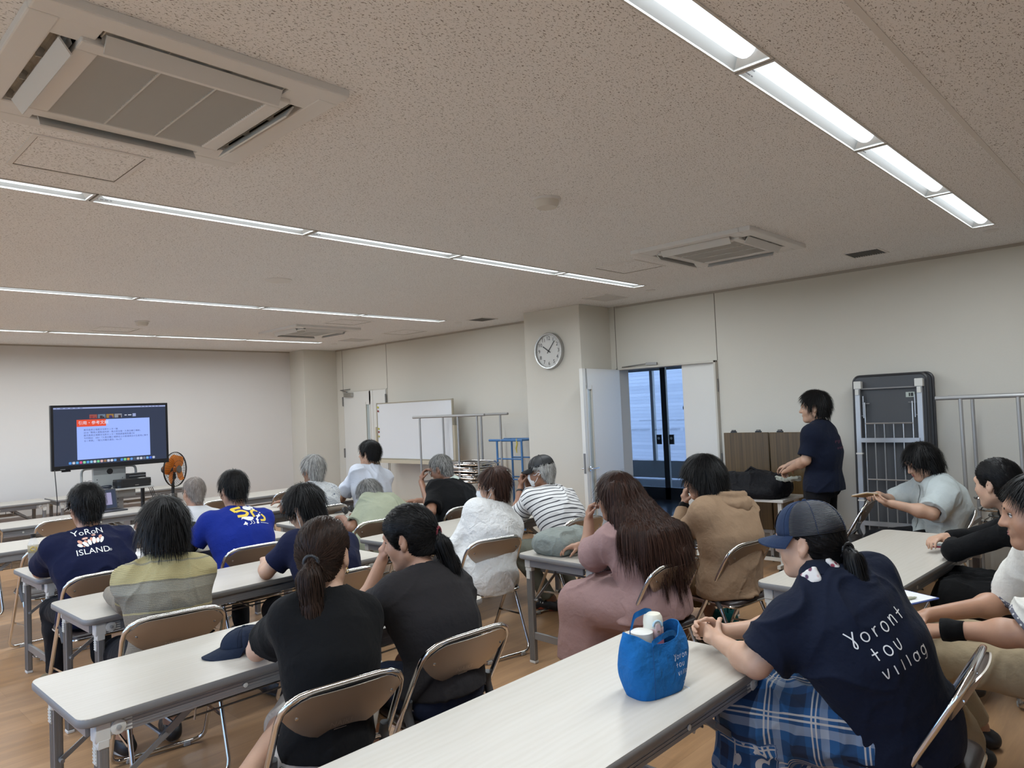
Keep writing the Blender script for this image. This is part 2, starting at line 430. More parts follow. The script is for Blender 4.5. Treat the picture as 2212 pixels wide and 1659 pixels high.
def ribbons(P, N, flow, n, length, width, seed, lift=.0015, wav=.0, segs=4, grav=.25, tipw=.15):
    """n fine locks lying along the hair; returns verts, quads"""
    r = np.random.default_rng(seed); i = r.integers(0, len(P), n)
    p = P[i]+N[i]*lift*r.random((n, 1)); nn = N[i]
    d = flow(p); d = d-nn*(d*nn).sum(1)[:, None]; d /= np.linalg.norm(d, axis=1)[:, None]+1e-9
    L = length*(.5+.8*r.random((n, 1))); V = []; wv = (r.random((n, 3))-.5)*wav
    for k in range(segs+1):
        w = np.cross(d, nn); w /= np.linalg.norm(w, axis=1)[:, None]+1e-9
        ww = width*(.7+.6*r.random((n, 1)))*(1-(1-tipw)*(k/segs)**1.5)
        b = p+nn*lift*math.sin(PI*min(1, .25+k/segs))
        V += [b-w*ww*.5, b+w*ww*.5]
        f = flow(p); d = d*.6+f*.4+np.array([0, 0, -grav])*(k/segs)*.6+wv*(1+k)*.5; d /= np.linalg.norm(d, axis=1)[:, None]+1e-9
        p = p+d*L/segs
    V = np.stack(V, 1).reshape(-1, 3); m = 2*(segs+1); Q = []
    for k in range(segs): Q.append(np.arange(n)[:, None]*m+np.array([2*k, 2*k+1, 2*k+3, 2*k+2]))
    return V, np.concatenate(Q)
def spine_pts(pel, c7, bulge):
    out = []
    for t in (0, .28, .58, .84, 1):
        p = pel+(c7-pel)*t; ax = unit(c7-pel); back = unit(V3(0, -1, 0)-ax*(V3(0, -1, 0)@ax)); out.append(p+back*bulge*4*t*(1-t))
    return out
class Person: pass
def person(label, seat, rot, top, hyaw=0, hpitch=8, hroll=0, fem=False, w=1.0, depth=1.0, skin=SK_M, h=.009, neck=(0, -.045, -.165), bulge=.035, syaw=0,
           sroll=0, armL=None, armR=None, knees=None, ankles=None, pel=None, shw=.168, hs=1.0, stand=False, ear=True, name='person', thigh=1.0, armr=1.0):
    p = Person(); p.fem = fem; p.rot = D2(rot); p.org = V3(seat[0], seat[1], 0); R0 = Rz(-p.rot)
    loc = lambda q: R0@(np.array(q, float)-p.org); p.loc = loc; p.hs = hs; p.h = h; p.w = w
    p.pel = V3(0, -.02, .535) if pel is None else np.array(pel, float)
    p.R = Rz(D2(hyaw))@Rx(-D2(hpitch))@Ry(D2(hroll)); tl = loc(top)
    p.C = tl-V3(0, 0, .127*hs)-p.R@V3(0, .0, 0)
    p.c7 = p.C+np.array(neck)*hs; p.ax = unit(p.c7-p.pel)
    p.u = Rz(D2(syaw))@V3(1, 0, 0); p.u = unit(p.u+V3(0, 0, math.sin(D2(sroll)))); p.u = unit(p.u-p.ax*(p.u@p.ax)); p.fw = np.cross(p.ax, p.u)
    p.fw = p.fw if p.fw[1] > 0 else -p.fw
    p.sp = spine_pts(p.pel, p.c7-p.ax*.022, bulge)
    a, b = (.160, .114) if not fem else (.160, .112)
    p.tr = [(a*w, b*depth), ((.142 if not fem else .122)*w, (.106 if not fem else .096)*depth), ((.152 if not fem else .132)*w, .112*depth), ((.142 if not fem else .120)*w, .088*depth), (.066, .046)]
    p.sh = {}; p.el = {}; p.wr = {}; p.hip = {}; p.kn = {}; p.an = {}
    for sd, k in ((-1, 'L'), (1, 'R')):
        p.sh[k] = p.c7+p.u*sd*shw*w*(1 if not fem else .86)-p.ax*.062+p.fw*.022
        A = armL if sd < 0 else armR
        p.el[k], p.wr[k] = loc(A['e']), loc(A['w'])
        p.hip[k] = p.pel+V3(sd*.088*w, .02, -.015)
        i = 0 if sd < 0 else 1
        p.kn[k] = loc(knees[i]) if knees else p.pel+V3(sd*.115*w, .40, -.035)
        p.an[k] = loc(ankles[i]) if ankles else p.kn[k]+V3(0, -.03, -.40)
    p.arm = {'L': armL, 'R': armR}
    # body: one continuous surface
    allp = [tl, p.pel]+list(p.sp)+[q for dct in (p.sh, p.el, p.wr, p.hip, p.kn, p.an) for q in dct.values()]
    lo = np.min(allp, 0)-.24; hi = np.max(allp, 0)+.24; lo[2] = max(lo[2], -.01)
    F = Field(lo, hi, h); body_torso(F, p, -.004, .05)
    nb = p.C+p.R@V3(0, -.018, -.05)*hs; F.cone(p.c7+p.fw*.012, p.c7-p.ax*.03, .056, .06, .03); F.cone(nb, p.c7+p.fw*.015+p.ax*.005, (.047 if fem else .054)*hs, (.053 if fem else .06)*hs, .03)
    for k in 'LR':
        F.cone(p.sh[k], p.el[k], .047*armr, .039*armr, .02); F.cone(p.el[k], p.wr[k], .0395*armr, .0265*armr**.5, .015)
        F.ell(p.el[k]*.7+p.wr[k]*.3, np.array((.043, .043, .043))*armr, None, .03)
        sg = 1 if k == 'R' else -1; A = p.arm[k]; d = R0@np.array(A.get('d', p.org+0), float) if 'd' in A else unit(p.wr[k]-p.el[k])
        nn = R0@np.array(A['n'], float) if 'n' in A else V3(0, 0, -1)
        if abs(unit(d)@unit(nn)) > .95: nn = nn+V3(0, -.6, 0)
        hand(F, p.wr[k], d, nn, sg, A.get('curl', .45), A.get('spread', .3), (.92 if fem else 1.0), A.get('thumb', .3))
        legs(F, p, k, 0, thigh)
        ft = unit(V3((p.an[k]-p.kn[k])[0]*.0+(.15 if k == 'R' else -.15), 1, 0)); p.ft = ft
        F.cone(p.an[k], p.an[k]+V3(0, -.02, -.045), .036, .03, .02); F.cone(p.an[k]+V3(0, -.02, -.05), p.an[k]+ft*.15+V3(0, 0, -.065), .03, .02, .02)
    head_prims(F, p.C, p.R, hs, fem, ear)
    P, Q = F.surf(); P = relax(P, Q, 1, .35)
    o = mesh_obj(name, P, Q, skin, label=label, category='person', group=None) if False else mesh_obj(name, P, Q, skin)
    tag(o, label, 'person'); o.location = p.org; o.rotation_euler = (0, 0, p.rot); p.o = o; p.skin = skin
    face(p)
    return p
def body_torso(F, p, off, k):
    for i in range(4):
        (a0, b0), (a1, b1) = p.tr[i], p.tr[i+1]; sc = (a0+a1)/(b0+b1)
        F.cone(p.sp[i], p.sp[i+1], b0+off, b1+off, k, 'u', sc, p.u)
    F.ell(p.pel-p.ax*.02, (p.tr[0][0]+off, p.tr[0][1]+off, .11+off), np.stack([p.u, p.fw, p.ax], 1), k)
    for q in 'LR':
        F.cone(p.c7-p.ax*.012+p.fw*.008, p.sh[q], .042+off, .055+off, k)
        F.cone(p.sh[q], p.sp[2]+(p.sh[q]-p.c7)*.55, .055+off, .07+off, k)
def legs(F, p, k, off, th=1.0, to=1.0):
    F.cone(p.hip[k], p.kn[k], (.088*th)+off, .06*th**.5+off, .04)
    q = p.kn[k]+(p.an[k]-p.kn[k])*to
    F.cone(p.kn[k], q, .057*th**.5+off, (.057+(.038-.057)*to)*th**.3+off, .03)
    c = p.kn[k]*.7+p.an[k]*.3+V3(0, -.012, 0); F.ell(c, .056*th**.4+off, None, .03)
def face(p):
    g = lambda x, y, z: p.C+p.R@(np.array([x, y, z])*p.hs)
    hm = getattr(p, 'browmat', H_BLK)
    for sd in (-1, 1):
        b = B(); RR = p.R
        pr = [(0.0, -.012), (.006, -.0105), (.0105, -.006), (.012, 0), (.0105, .006), (.006, .0105), (.0058, .0106), (.0005, .0121)]
        b.lathe([(r*p.hs*1.0, z*p.hs) for r, z in pr], 12, g(sd*.031, .0765, .003), RR@Rx(-PI/2), False)
        b.m = [1 if i >= 6*12 else 0 for i in range(len(b.f))]
        b.obj('eye', [EYEW, IRIS], p.o, 'all')
        lid = B().tube([g(sd*x, y, z) for x, y, z in ((.016, .0865, .003), (.024, .0895, .0085), (.033, .089, .0092), (.046, .080, .004))], .0018, 5); lid.obj('eyelid', IRIS, p.o, 'all')
        br = B().tube([g(sd*x, y, z) for x, y, z in ((.013, .0935, .022), (.026, .0945, .028), (.044, .083, .024))], [.0028, .0034, .0015], 6); br.obj('eyebrow', hm, p.o, 'all')
    l = B()
    for z, r in ((-.0565, .0042), (-.0655, .0052)): l.tube([g(x, y, z) for x, y in ((-.021, .0855), (-.01, .0945), (0, .0965), (.01, .0945), (.021, .0855))], [.001, r, r, r, .001], 8)
    l.obj('lips', LIP, p.o, 'all')
def hair(p, mat, style='short', t=.016, n=1600, seed=1, face=(.055, .030, .85), nape=-.085, tail=None, ears=True, name='hair', crown=(0, -.045, .11), ln=.05, wid=.0035, side=0, lock=None, wav=.1, h=None, locks=False, back=0):
    """face = y, z and slope of the hairline plane; nape = lowest level behind"""
    s = p.hs; g = lambda x, y, z: p.C+p.R@(np.array([x, y, z])*s)
    lo = p.C-.36; hi = p.C+.22
    if tail: lo = np.minimum(lo, np.min([p.C+q if False else q for q in tail], 0)-.15); hi = np.maximum(hi, np.max(tail, 0)+.12)
    F = Field(lo, hi, h or min(p.h, .0075))
    F.ell(g(0, -.014, .026), np.array((.078+t*.8, .098+t, .09+t))*s, p.R, .02)
    F.cone(g(0, -.045, -.01), g(0, -.05, -.075), (.062+t*.6)*s, (.046+t*.5)*s, .03)
    if side: # hair hanging beside the face (bob): side = how far down
        for sd in (-1, 1): F.chain([g(sd*.058, -.01-back, .03), g(sd*.068, -.004-back, -.03), g(sd*.064, .0-back, -side)], [.045*s, .036*s, .022*s], .03)
        F.chain([g(0, -.06, 0), g(0, -.062, -.06), g(0, -.055, -side)], [.075*s, .066*s, .05*s], .04, 'u', 1.2, p.R[:, 0])
    nrm = p.R@V3(0, face[2], -(1-face[2]**2)**.5)
    F.cut(g(0, face[0], face[1]), nrm, .012, (p.C-.13, p.C+.2)) if not side else F.ell(g(0, .112, -.035), np.array((.062, .08, .092))*s, p.R, .012, 's')
    if ears and not side:
        for sd in (-1, 1): F.ell(g(sd*.085, -.004, -.018), np.array((.03, .024, .042))*s, p.R, .012, 's')
    F.cut(g(0, 0, min(nape, -side if side else nape)), p.R@V3(0, .25 if not side else 0, -1), .008)
    if locks:
        for sd in (-1, 1): F.chain([g(sd*.055, .060, .062), g(sd*.078, .036, .01), g(sd*.078, .034, -.06), g(sd*.066, .05, -.115)], [.022, .018, .015, .005], .02)
    if tail:
        pts = [np.array(q) for q in tail]; rs = lock or [.03]*len(pts)
        F.chain(pts, rs, .02)
    P, Q = F.surf(); N = vnormals(P, Q)
    cr = g(*crown)
    def flow(q):
        d = q-cr; d = d/(np.linalg.norm(d, axis=1)[:, None]+1e-6)+np.array([0, 0, -.55])
        if tail and style == 'pony':      # swept back to the tie, then down the tail
            d2 = np.array(tail[0])-q; dist = np.linalg.norm(d2, axis=1)[:, None]; d = d2/(dist+1e-6)
            low = (q[:, 2] < tail[0][2]-.0)[:, None] & (np.linalg.norm(q[:, :2]-np.array(tail[-1])[:2], axis=1) < .16)[:, None] & (np.linalg.norm(q-p.C, axis=1) > .135*s)[:, None]
            d = np.where(low, unit(np.array(tail[-1])-np.array(tail[0]))[None], d)
        if style == 'long':
            d = np.where((q[:, 2] < p.C[2]-.03)[:, None], np.array([0, -.06, -1.])[None], d)
        return d
    P = P+N*(vnoise(P*np.array([70, 70, 18]), seed)*.0018+vnoise(P*26, seed+3)*.003*wav*4)[:, None]
    V, K = ribbons(P, N, flow, n, ln, wid, seed, .003, wav*.35, grav=.2 if style != 'pony' else .05)
    if tail and style == 'pony':        # loose locks that follow the tail and fray at its end
        T_ = np.array(fillet([np.array(q) for q in tail], .02, 4)[4:-4] if len(tail) > 2 else tail); T_ = np.concatenate([[tail[0]], T_, [tail[-1]]]); m_ = len(T_); r_ = np.random.default_rng(seed+50); nt = 900; rad = np.interp(np.linspace(0, 1, m_), np.linspace(0, 1, len(lock)), lock)
        o_ = r_.normal(size=(nt, 3)); o_ /= np.linalg.norm(o_, axis=1)[:, None]; o_ *= (.55+.55*r_.random((nt, 1))); end = .72+.42*r_.random(nt); VV = []
        for k in range(m_+1):
            f = min(k, m_-1); base = T_[f]+(o_*max(rad[f], .014)*(1 if k < m_ else 1.3)); 
            if k >= m_-1: base = base+(T_[-1]-T_[-3])*(end[:, None]-.9)*(.6 if k == m_-1 else 1.3)
            wd_ = np.cross(o_, T_[min(f+1, m_-1)]-T_[max(f-1, 0)]); wd_ /= np.linalg.norm(wd_, axis=1)[:, None]+1e-9; ww = .0028*(1 if k < m_-1 else .45 if k < m_ else .1)
            VV += [base-wd_*ww, base+wd_*ww]
        VV = np.stack(VV, 1).reshape(-1, 3); mm = 2*(m_+1); KK = np.concatenate([np.arange(nt)[:, None]*mm+np.array([2*k, 2*k+1, 2*k+3, 2*k+2]) for k in range(m_)]); K = np.concatenate([K, KK+len(V)]); V = np.concatenate([V, VV])
    o = mesh_obj(name, np.concatenate([P, V]), np.concatenate([Q, K+len(P)]), mat, p.o)
    return o
def garment_along(p, P):
    """a coordinate that runs down the back and down each sleeve, for stripes"""
    t = (P-p.c7)@(-p.ax)
    for k in 'LR':
        a, b = p.sh[k], p.el[k]; ab = unit(b-a); s_ = (P-a)@ab; d = np.linalg.norm(P-a-s_[:, None]*ab, axis=1); L = np.linalg.norm(b-a)
        sd = 1 if k == 'R' else -1
        lat = ((P-p.c7)@p.u)*sd
        m = (d < .092) & (s_ > .03) & (lat > .155*p.w)
        m |= (d < .085) & (s_ > .11)
        t = np.where(m, s_*1.0+.04, t)
        c = p.wr[k]; bc = unit(c-b); s2 = (P-b)@bc; d2 = np.linalg.norm(P-b-s2[:, None]*bc, axis=1)
        m2 = (d2 < .075) & (s2 > .0) & (s2 < np.linalg.norm(c-b)+.05) & (d2 < d)
        t = np.where(m2, L+s2+.04, t)
    return t
def shirt(p, mat, ease=.014, sleeve=.62, hem=.47, sr=(.064, .074), amp=.007, seed=1, name='shirt', h=None, neck_r=.066, extra=None, long_r=(.06, .052, .038), hemn=(0, 0, -1), fold_sc=5.5, neck_up=.0):
    h = h or p.h; pts = [p.pel, p.c7]+list(p.sh.values())+list(p.el.values())+(list(p.wr.values()) if sleeve > 1 else [])
    lo = np.min(pts, 0)-.2; hi = np.max(pts, 0)+.16; lo[2] = max(.02, min(lo[2], hem-.03))
    F = Field(lo, hi, h); body_torso(F, p, ease, .06)
    if hem < p.pel[2]-.06: F.cone(p.pel, p.pel+V3(0, 0, hem-p.pel[2]), p.tr[0][1]+ease, p.tr[0][1]+ease+.012, .05, 'u', p.tr[0][0]/p.tr[0][1], p.u)
    if extra: extra(F)
    F.cut(V3(0, 0, hem), hemn, .004)
    for k in 'LR':
        G = Field(lo, hi, h); ab = p.el[k]-p.sh[k]
        if sleeve <= 1:
            e = p.sh[k]+ab*sleeve; d = unit(ab)
            G.cone(p.sh[k]-d*.01, e+d*.05, sr[0], sr[1]+.004, 0); G.cut(e, d, 0)
            G.cone(e-d*.03, e+d*.12, .05, .056, .002, 's')
        else:
            G.cone(p.sh[k], p.el[k], long_r[0], long_r[1], 0); e = p.el[k]+(p.wr[k]-p.el[k])*(sleeve-1); d = unit(p.wr[k]-p.el[k])
            G.cone(p.el[k], e+d*.04, long_r[1], long_r[2]+.001, .03); G.cut(e, d, 0)
        hh = np.maximum(.035-np.abs(F.F-G.F), 0)/.035; F.F = np.minimum(F.F, G.F)-hh*hh*.035*.25
    a = p.c7+p.fw*.016+p.ax*(.012+neck_up); b = p.C+p.R@V3(0, -.01, -.06)
    F.cone(a, a+unit(b-a)*.16, neck_r, neck_r+.012, .004, 's')
    P, Q = F.surf(); P = relax(P, Q, 1, .4); N = vnormals(P, Q)
    al = garment_along(p, P)
    if amp: P = folds(P, N, amp, fold_sc, seed)
    P[:, 2] = np.maximum(P[:, 2], hem-.004) if hemn == (0, 0, -1) else P[:, 2]
    o = mesh_obj(name, P, Q, mat, p.o, {'along': al}); p.shirt = o; p.sP, p.sQ = P, Q
    return o
def collar(p, mat, r=.066, ht=.03, flare=.012, name='collar', tilt=0, thick=.004, gap=.0):
    a = p.c7+p.fw*.014+p.ax*.028; ax = unit(unit(p.C+p.R@V3(0, -.018, -.06)-a)+V3(0, 0, .3)); u = unit(p.u-ax*(p.u@ax)); v = np.cross(ax, u); n = 28
    rows = []
    for rr, z in ((r+flare+.004, -.012), (r+flare*.7, ht*.35), (r, ht), (r-thick, ht*.9), (r-thick, -.01)):
        rows.append([a+ax*z+(u*math.cos(t)+v*math.sin(t)*1.0)*rr*(1+0) for t in np.linspace(gap, 2*PI-gap, n)])
    b = B().grid(np.array(rows)); return b.obj(name, mat, p.o, 'all')
def neckband(p, mat, r=.07, t=.006, name='neckband'):
    a = p.c7+p.fw*.014+p.ax*.024; ax = unit(p.C+p.R@V3(0, -.018, -.06)-a); u = unit(p.u-ax*(p.u@ax)); v = np.cross(ax, u)
    b = B().tube([a+(u*math.cos(q)+v*math.sin(q))*r for q in np.linspace(0, 2*PI, 28, endpoint=False)], t, 8, True); return b.obj(name, mat, p.o, 'all')
def trousers(p, mat, off=.014, to=.95, thigh=1.0, name='trousers', amp=.006, seed=3, waist=.1, flare=0, h=None):
    pts = [p.pel]+list(p.kn.values())+list(p.an.values()); lo = np.min(pts, 0)-.18; hi = np.max(pts, 0)+.2; lo[2] = max(lo[2], .01)
    F = Field(lo, hi, h or max(p.h, .009)); F.ell(p.pel-p.ax*.02, (p.tr[0][0]+off*.6, p.tr[0][1]+off*.6, .115), np.stack([p.u, p.fw, p.ax], 1), .03)
    F.cone(p.pel, p.pel+p.ax*.1, p.tr[0][1], p.tr[0][1]-.006, .03, 'u', p.tr[0][0]/p.tr[0][1], p.u)
    for k in 'LR':
        G = Field(lo, hi, F.h); legs(G, p, k, off, thigh, 1.0 if to > .5 or to < 0 else to)
        if flare: G.cone(p.kn[k], p.kn[k]+(p.an[k]-p.kn[k])*to, .06+off, .06+off+flare, .03)
        e = p.kn[k]+(p.an[k]-p.kn[k])*to; d = unit(p.an[k]-p.kn[k]); G.cut(e, d, 0, (e-.16+d*.05, e+.16+d*.05)) if to > 0 else G.cut(p.hip[k]+(p.kn[k]-p.hip[k])*(1+to), unit(p.kn[k]-p.hip[k]), 0)
        hh = np.maximum(.03-np.abs(F.F-G.F), 0)/.03; F.F = np.minimum(F.F, G.F)-hh*hh*.03*.25
    F.cut(p.pel+V3(0, 0, waist), (0, 0, 1), 0)
    P, Q = F.surf(); P = relax(P, Q, 1, .4); N = vnormals(P, Q)
    if amp: P = folds(P, N, amp, 6, seed)
    return mesh_obj(name, P, Q, mat, p.o)
def shoes(p, mat, sole=None, open_=False, name='shoe'):
    for k in 'LR':
        a = p.an[k]; ft = unit(V3(.15 if k == 'R' else -.15, 1, 0)); z = max(.0, a[2]-.085)
        A = V3(a[0], a[1], z); F = Field(A+V3(-.2, -.14, -.005), A+V3(.2, .28, .16), .0075); s_ = np.array([-ft[1], ft[0], 0])
        F.chain([A-ft*.045+V3(0, 0, .036), A+ft*.04+V3(0, 0, .04), A+ft*.12+V3(0, 0, .03), A+ft*.17+V3(0, 0, .026)], [.042, .043, .043, .036], .02)
        F.cone(A+V3(0, -.01, .05), A+V3(0, -.015, .09), .042, .04, .02); F.cut(A+V3(0, 0, .002), (0, 0, -1))
        F.cut(A+V3(0, 0, .085), (0, -.25, 1), 0)
        P, Q = F.surf(); o = mesh_obj(name, P, Q, mat, p.o)
        b = B(); pl = []
        for t in np.linspace(0, 2*PI, 20, endpoint=False):
            y = math.sin(t); x = math.cos(t); wd = .043 if y > 0 else .04; q = A+ft*(.058+.125*y)+s_*wd*x; pl.append((q[0], q[1]))
        b.prism(pl, z, z+.022); b.obj('sole', sole or mat, o, True)
def band(p, k, t0, t1, mat, r, name, seg='f', n=14):
    a, b = (p.el[k], p.wr[k]) if seg == 'f' else (p.sh[k], p.el[k]); rr = r if not np.isscalar(r) else (r, r)
    q = [a+(b-a)*t for t in np.linspace(t0, t1, 4)]
    return B().tube(q, [rr[0], rr[0]+.001, rr[1]+.001, rr[1]], n).obj(name, mat, p.o, 'all')
def project(p, C, U, Vv, D, pts, off=.0025, P=None, Q=None):
    """2D points pressed onto the shirt along D; C, U, Vv person-local"""
    if not hasattr(p, 'bvh') or P is not None: p.bvh = BVHTree.FromPolygons((p.sP if P is None else P).tolist(), (p.sQ if Q is None else Q).tolist())
    out = []; D = unit(D)
    for x, y in pts:
        o = C+U*x+Vv*y-D*.4; hit = p.bvh.ray_cast(Vector(o), Vector(D), 1.0)
        q = np.array(hit[0]) if hit[0] is not None else o+D*.4
        out.append(q-D*off)
    return out
def stroke(pts, wd, n=10):
    """a ribbon of points along a smooth pen stroke: list of (x,y) verts, quads"""
    P = np.array(pts, float)
    if len(P) > 2:
        t = np.arange(len(P)); tt = np.linspace(0, len(P)-1, n*(len(P)-1)//2+2)
        X = []
        for c in (0, 1):   # Catmull-Rom
            y = P[:, c]; ye = np.concatenate([[2*y[0]-y[1]], y, [2*y[-1]-y[-2]]]); i = np.minimum(tt.astype(int), len(P)-2); f = tt-i
            a, b, c_, d = ye[i], ye[i+1], ye[i+2], ye[i+3]
            X.append(.5*(2*b+(c_-a)*f+(2*a-5*b+4*c_-d)*f*f+(3*b-a-3*c_+d)*f**3))
        P = np.stack(X, 1)
    else: P = np.stack([np.linspace(P[0], P[1], 6)[:, c] for c in (0, 1)], 1)
    T = np.gradient(P, axis=0); T /= np.linalg.norm(T, axis=1)[:, None]+1e-9; Nn = np.stack([-T[:, 1], T[:, 0]], 1)*wd/2
    V = np.concatenate([P+Nn, P-Nn]); k = len(P)
    return V.tolist(), [(i, i+1, k+i+1, k+i) for i in range(k-1)]
def disc(cx, cy, rx, ry, a=0, rings=3, n=18):
    V = [(cx, cy)]; F = []; c, s_ = math.cos(a), math.sin(a)
    for r in range(1, rings+1):
        for j in range(n):
            x, y = rx*r/rings*math.cos(2*PI*j/n), ry*r/rings*math.sin(2*PI*j/n); V.append((cx+c*x-s_*y, cy+s_*x+c*y))
    for j in range(n): F.append((0, 1+j, 1+(j+1) % n))
    for r in range(rings-1):
        for j in range(n): F.append((1+r*n+j, 1+(r+1)*n+j, 1+(r+1)*n+(j+1) % n, 1+r*n+(j+1) % n))
    return V, F
def outline(pts, step=.008):
    """a filled 2D outline, triangulated finely"""
    bm = bmesh.new(); vs_ = [bm.verts.new((x, y, 0)) for x, y in pts]; bm.faces.new(vs_); bmesh.ops.triangulate(bm, faces=bm.faces[:])
    for _ in range(4):
        es = [e for e in bm.edges if e.calc_length() > step]
        if not es: break
        bmesh.ops.subdivide_edges(bm, edges=es, cuts=1); bmesh.ops.triangulate(bm, faces=[f for f in bm.faces if len(f.verts) > 3])
    bm.verts.index_update(); r = [(v.co.x, v.co.y) for v in bm.verts], [[v.index for v in f.verts] for f in bm.faces]; bm.free(); return r
def spectacles(p, mat=GLASSF):
    g = lambda x, y, z: p.C+p.R@(np.array([x, y, z])*p.hs); b = B()
    for sd in (-1, 1):
        b.tube([g(sd*.033+.022*math.cos(t), .1-.25*abs(sd*.033+.022*math.cos(t))*.35, .0+.017*math.sin(t)) for t in np.linspace(0, 2*PI, 18, endpoint=False)], .0018, 6, True)
        b.tube([g(sd*.055, .094, .006), g(sd*.07, .07, .008), g(sd*.083, .0, .006), g(sd*.082, -.03, -.008)], .0018, 6)
    b.tube([g(-.011, .098, .004), g(0, .101, .007), g(.011, .098, .004)], .0018, 6)
    return b.obj('spectacles', mat, p.o, 'all')
def mask(p, mat):
    g = lambda x, y, z: p.C+p.R@(np.array([x, y, z])*p.hs); b = B(); rows = []
    for z, yb, wd in ((-.006, .113, .058), (-.03, .122, .064), (-.06, .113, .066), (-.1, .1, .05), (-.115, .082, .035)):
        rows.append([g(wd*math.sin(t), yb-(.055 if z > -.1 else .04)*(1-math.cos(t))*1.35, z) for t in np.linspace(-1.45, 1.45, 15)])
    b.grid(rows)
    for sd in (-1, 1):
        for z0 in (-.012, -.085): b.tube([g(sd*.062, .055, z0), g(sd*.078, .02, z0*.6-.008), g(sd*.086, -.012, -.018 if z0 < -.05 else .006), g(sd*.084, -.03, -.005)], .0028, 6)
    o = b.obj('face_mask', mat, p.o, 'all'); return o
# ---------------------------------------------------------------- the room
CEIL, XR, YF, XL, YB = 2.80, 7.17, 11.6, -2.7, -2.4
def wall_mat(name, col, weave=1.0):
    m = M(name, col, .85); v = m.coord(); n1 = m.noise(1.2, 3, .5, v)
    wv = m.noise(210, 2, .6, m.coord((1, 1, .25))); wh = m.noise(210, 2, .6, m.coord((.25, .25, 1)))
    m.col(m.mix(n1, tuple(c*.97 for c in col), tuple(min(1, c*1.03) for c in col)))
    m.bump(m.math('ADD', wv, wh), .25*weave, .002); MATS[name] = m.m; return m.m
WALL = wall_mat('woven_wallpaper', (.63, .60, .535)); WALLF = wall_mat('pale_wallpaper', (.66, .635, .615))
m = M('ceiling_board', (.5, .45, .4), .9); v = m.coord()
# worm-tracked mineral board: short pits in a chalky face, their shade painted dark
wob = m.noise(34, 2, .5, v); vv = m.coord((1, 1, 1))
pit = m.n('TexNoise'); pit.inputs['Scale'].default_value = 165; pit.inputs['Detail'].default_value = 1.6; pit.inputs['Roughness'].default_value = .5; pit.inputs['Distortion'].default_value = .7
mp = m.n('Mapping'); mp.inputs['Scale'].default_value = (.62, 1.25, 1); c_ = m.n('TexCoord'); m.l(c_.outputs['Object'], mp.inputs[0]); m.l(mp.outputs[0], pit.inputs['Vector'])
mask_ = m.ramp(pit.outputs[0], [(.60, (0, 0, 0)), (.66, (1, 1, 1))])
base = m.mix(m.noise(3, 3, .5, v), (.84, .835, .84), (.88, .875, .88))
m.col(m.mix(mask_, base, (.30, .27, .255)))
m.bump(m.math('SUBTRACT', m.math('MULTIPLY', m.noise(240, 2, .5, v), .12), mask_), .6, .004)
CEILM = m.m
m = M('wood_vinyl_floor', (.36, .23, .14), .34); v = m.coord()
pl = m.n('TexBrick'); pl.inputs['Scale'].default_value = 1; pl.inputs['Brick Width'].default_value = 1.82; pl.inputs['Row Height'].default_value = .30
pl.inputs['Mortar Size'].default_value = .0012; pl.inputs['Bias'].default_value = -.1; pl.offset = .42
for i, c in (('Color1', (.42, .245, .125)), ('Color2', (.53, .325, .18)), ('Mortar', (.36, .205, .11))): pl.inputs[i].default_value = (*c, 1)
m.l(v, pl.inputs['Vector'])
g1 = m.noise(1.0, 5, .62, m.coord((1.3, 15, 1)), .4); g2 = m.noise(1, 4, .6, m.coord((9, 150, 1)))
c1 = m.mix(m.ramp(g1, [(.3, (0, 0, 0)), (.75, (1, 1, 1))]), (.66, .62, .58), (1.16, 1.13, 1.08))
c2 = m.mix(.8, pl.outputs[0], c1, 'MULTIPLY'); c3 = m.mix(.35, c2, m.mix(g2, (.75, .72, .68), (1.15, 1.15, 1.12)), 'MULTIPLY')
m.col(c3); m.l(m.math('MULTIPLY_ADD', g1, .2, .22), m.b.inputs['Roughness']); m.bump(g2, .06, .001)
FLOORM = m.m
def st(o): o['kind'] = 'structure'; return o
def slab(name, lo, hi, mat, bevel=0):
    lo = np.array(lo); hi = np.array(hi); return st(B().box((lo+hi)/2, hi-lo, None, bevel).obj(name, mat))
slab('floor', (XL-.2, YB-.2, -.1), (XR, YF+.2, 0), FLOORM)
slab('wall_front', (XL-.2, YF, 0), (XR+.2, YF+.2, 3.3), WALLF)
ADDED_WINS = [(-1.2, 1.0), (1.8, 4.0), (4.8, 7.0), (7.8, 10.0)]; b = B(); yy = [YB-.2]+[q for w_ in ADDED_WINS for q in w_]+[YF]  # left wall windows are added out of view to let in more daylight
for i in range(0, len(yy), 2): b.box((XL-.1, (yy[i]+yy[i+1])/2, 1.65), (.2, yy[i+1]-yy[i], 3.3))
for y0, y1 in ADDED_WINS: b.box((XL-.1, (y0+y1)/2, .45), (.2, y1-y0, .9)).box((XL-.1, (y0+y1)/2, 2.85), (.2, y1-y0, .9))
st(b.obj('wall_left', WALL)); ADDED_WINF = plain('window_frame', (.45, .45, .44), .4, .5); WG = M('window_glass', (.9, .95, 1), .02); WG.b.inputs['Alpha'].default_value = .08; WG = WG.m
for k, (y0, y1) in enumerate(ADDED_WINS):
    t = st(empty(f'window_{k+1}', (XL-.1, (y0+y1)/2, 1.65))); w_ = y1-y0
    for s in (-1, 0, 1): B().box((0, s*(w_/2-.025), 0), (.07, .05, 1.5)).obj('stile', ADDED_WINF, t)
    for s in (-1, 1): B().box((0, 0, s*.725), (.07, w_-.1, .05)).obj('rail', ADDED_WINF, t); B().box((0, s*w_/4, 0), (.008, w_/2-.06, 1.4)).obj('pane', WG, t)
slab('floor_garden', (-60, -40, -.2), (XL-.2, 60, -.05), plain('garden_ground', (.30, .32, .24), .9))
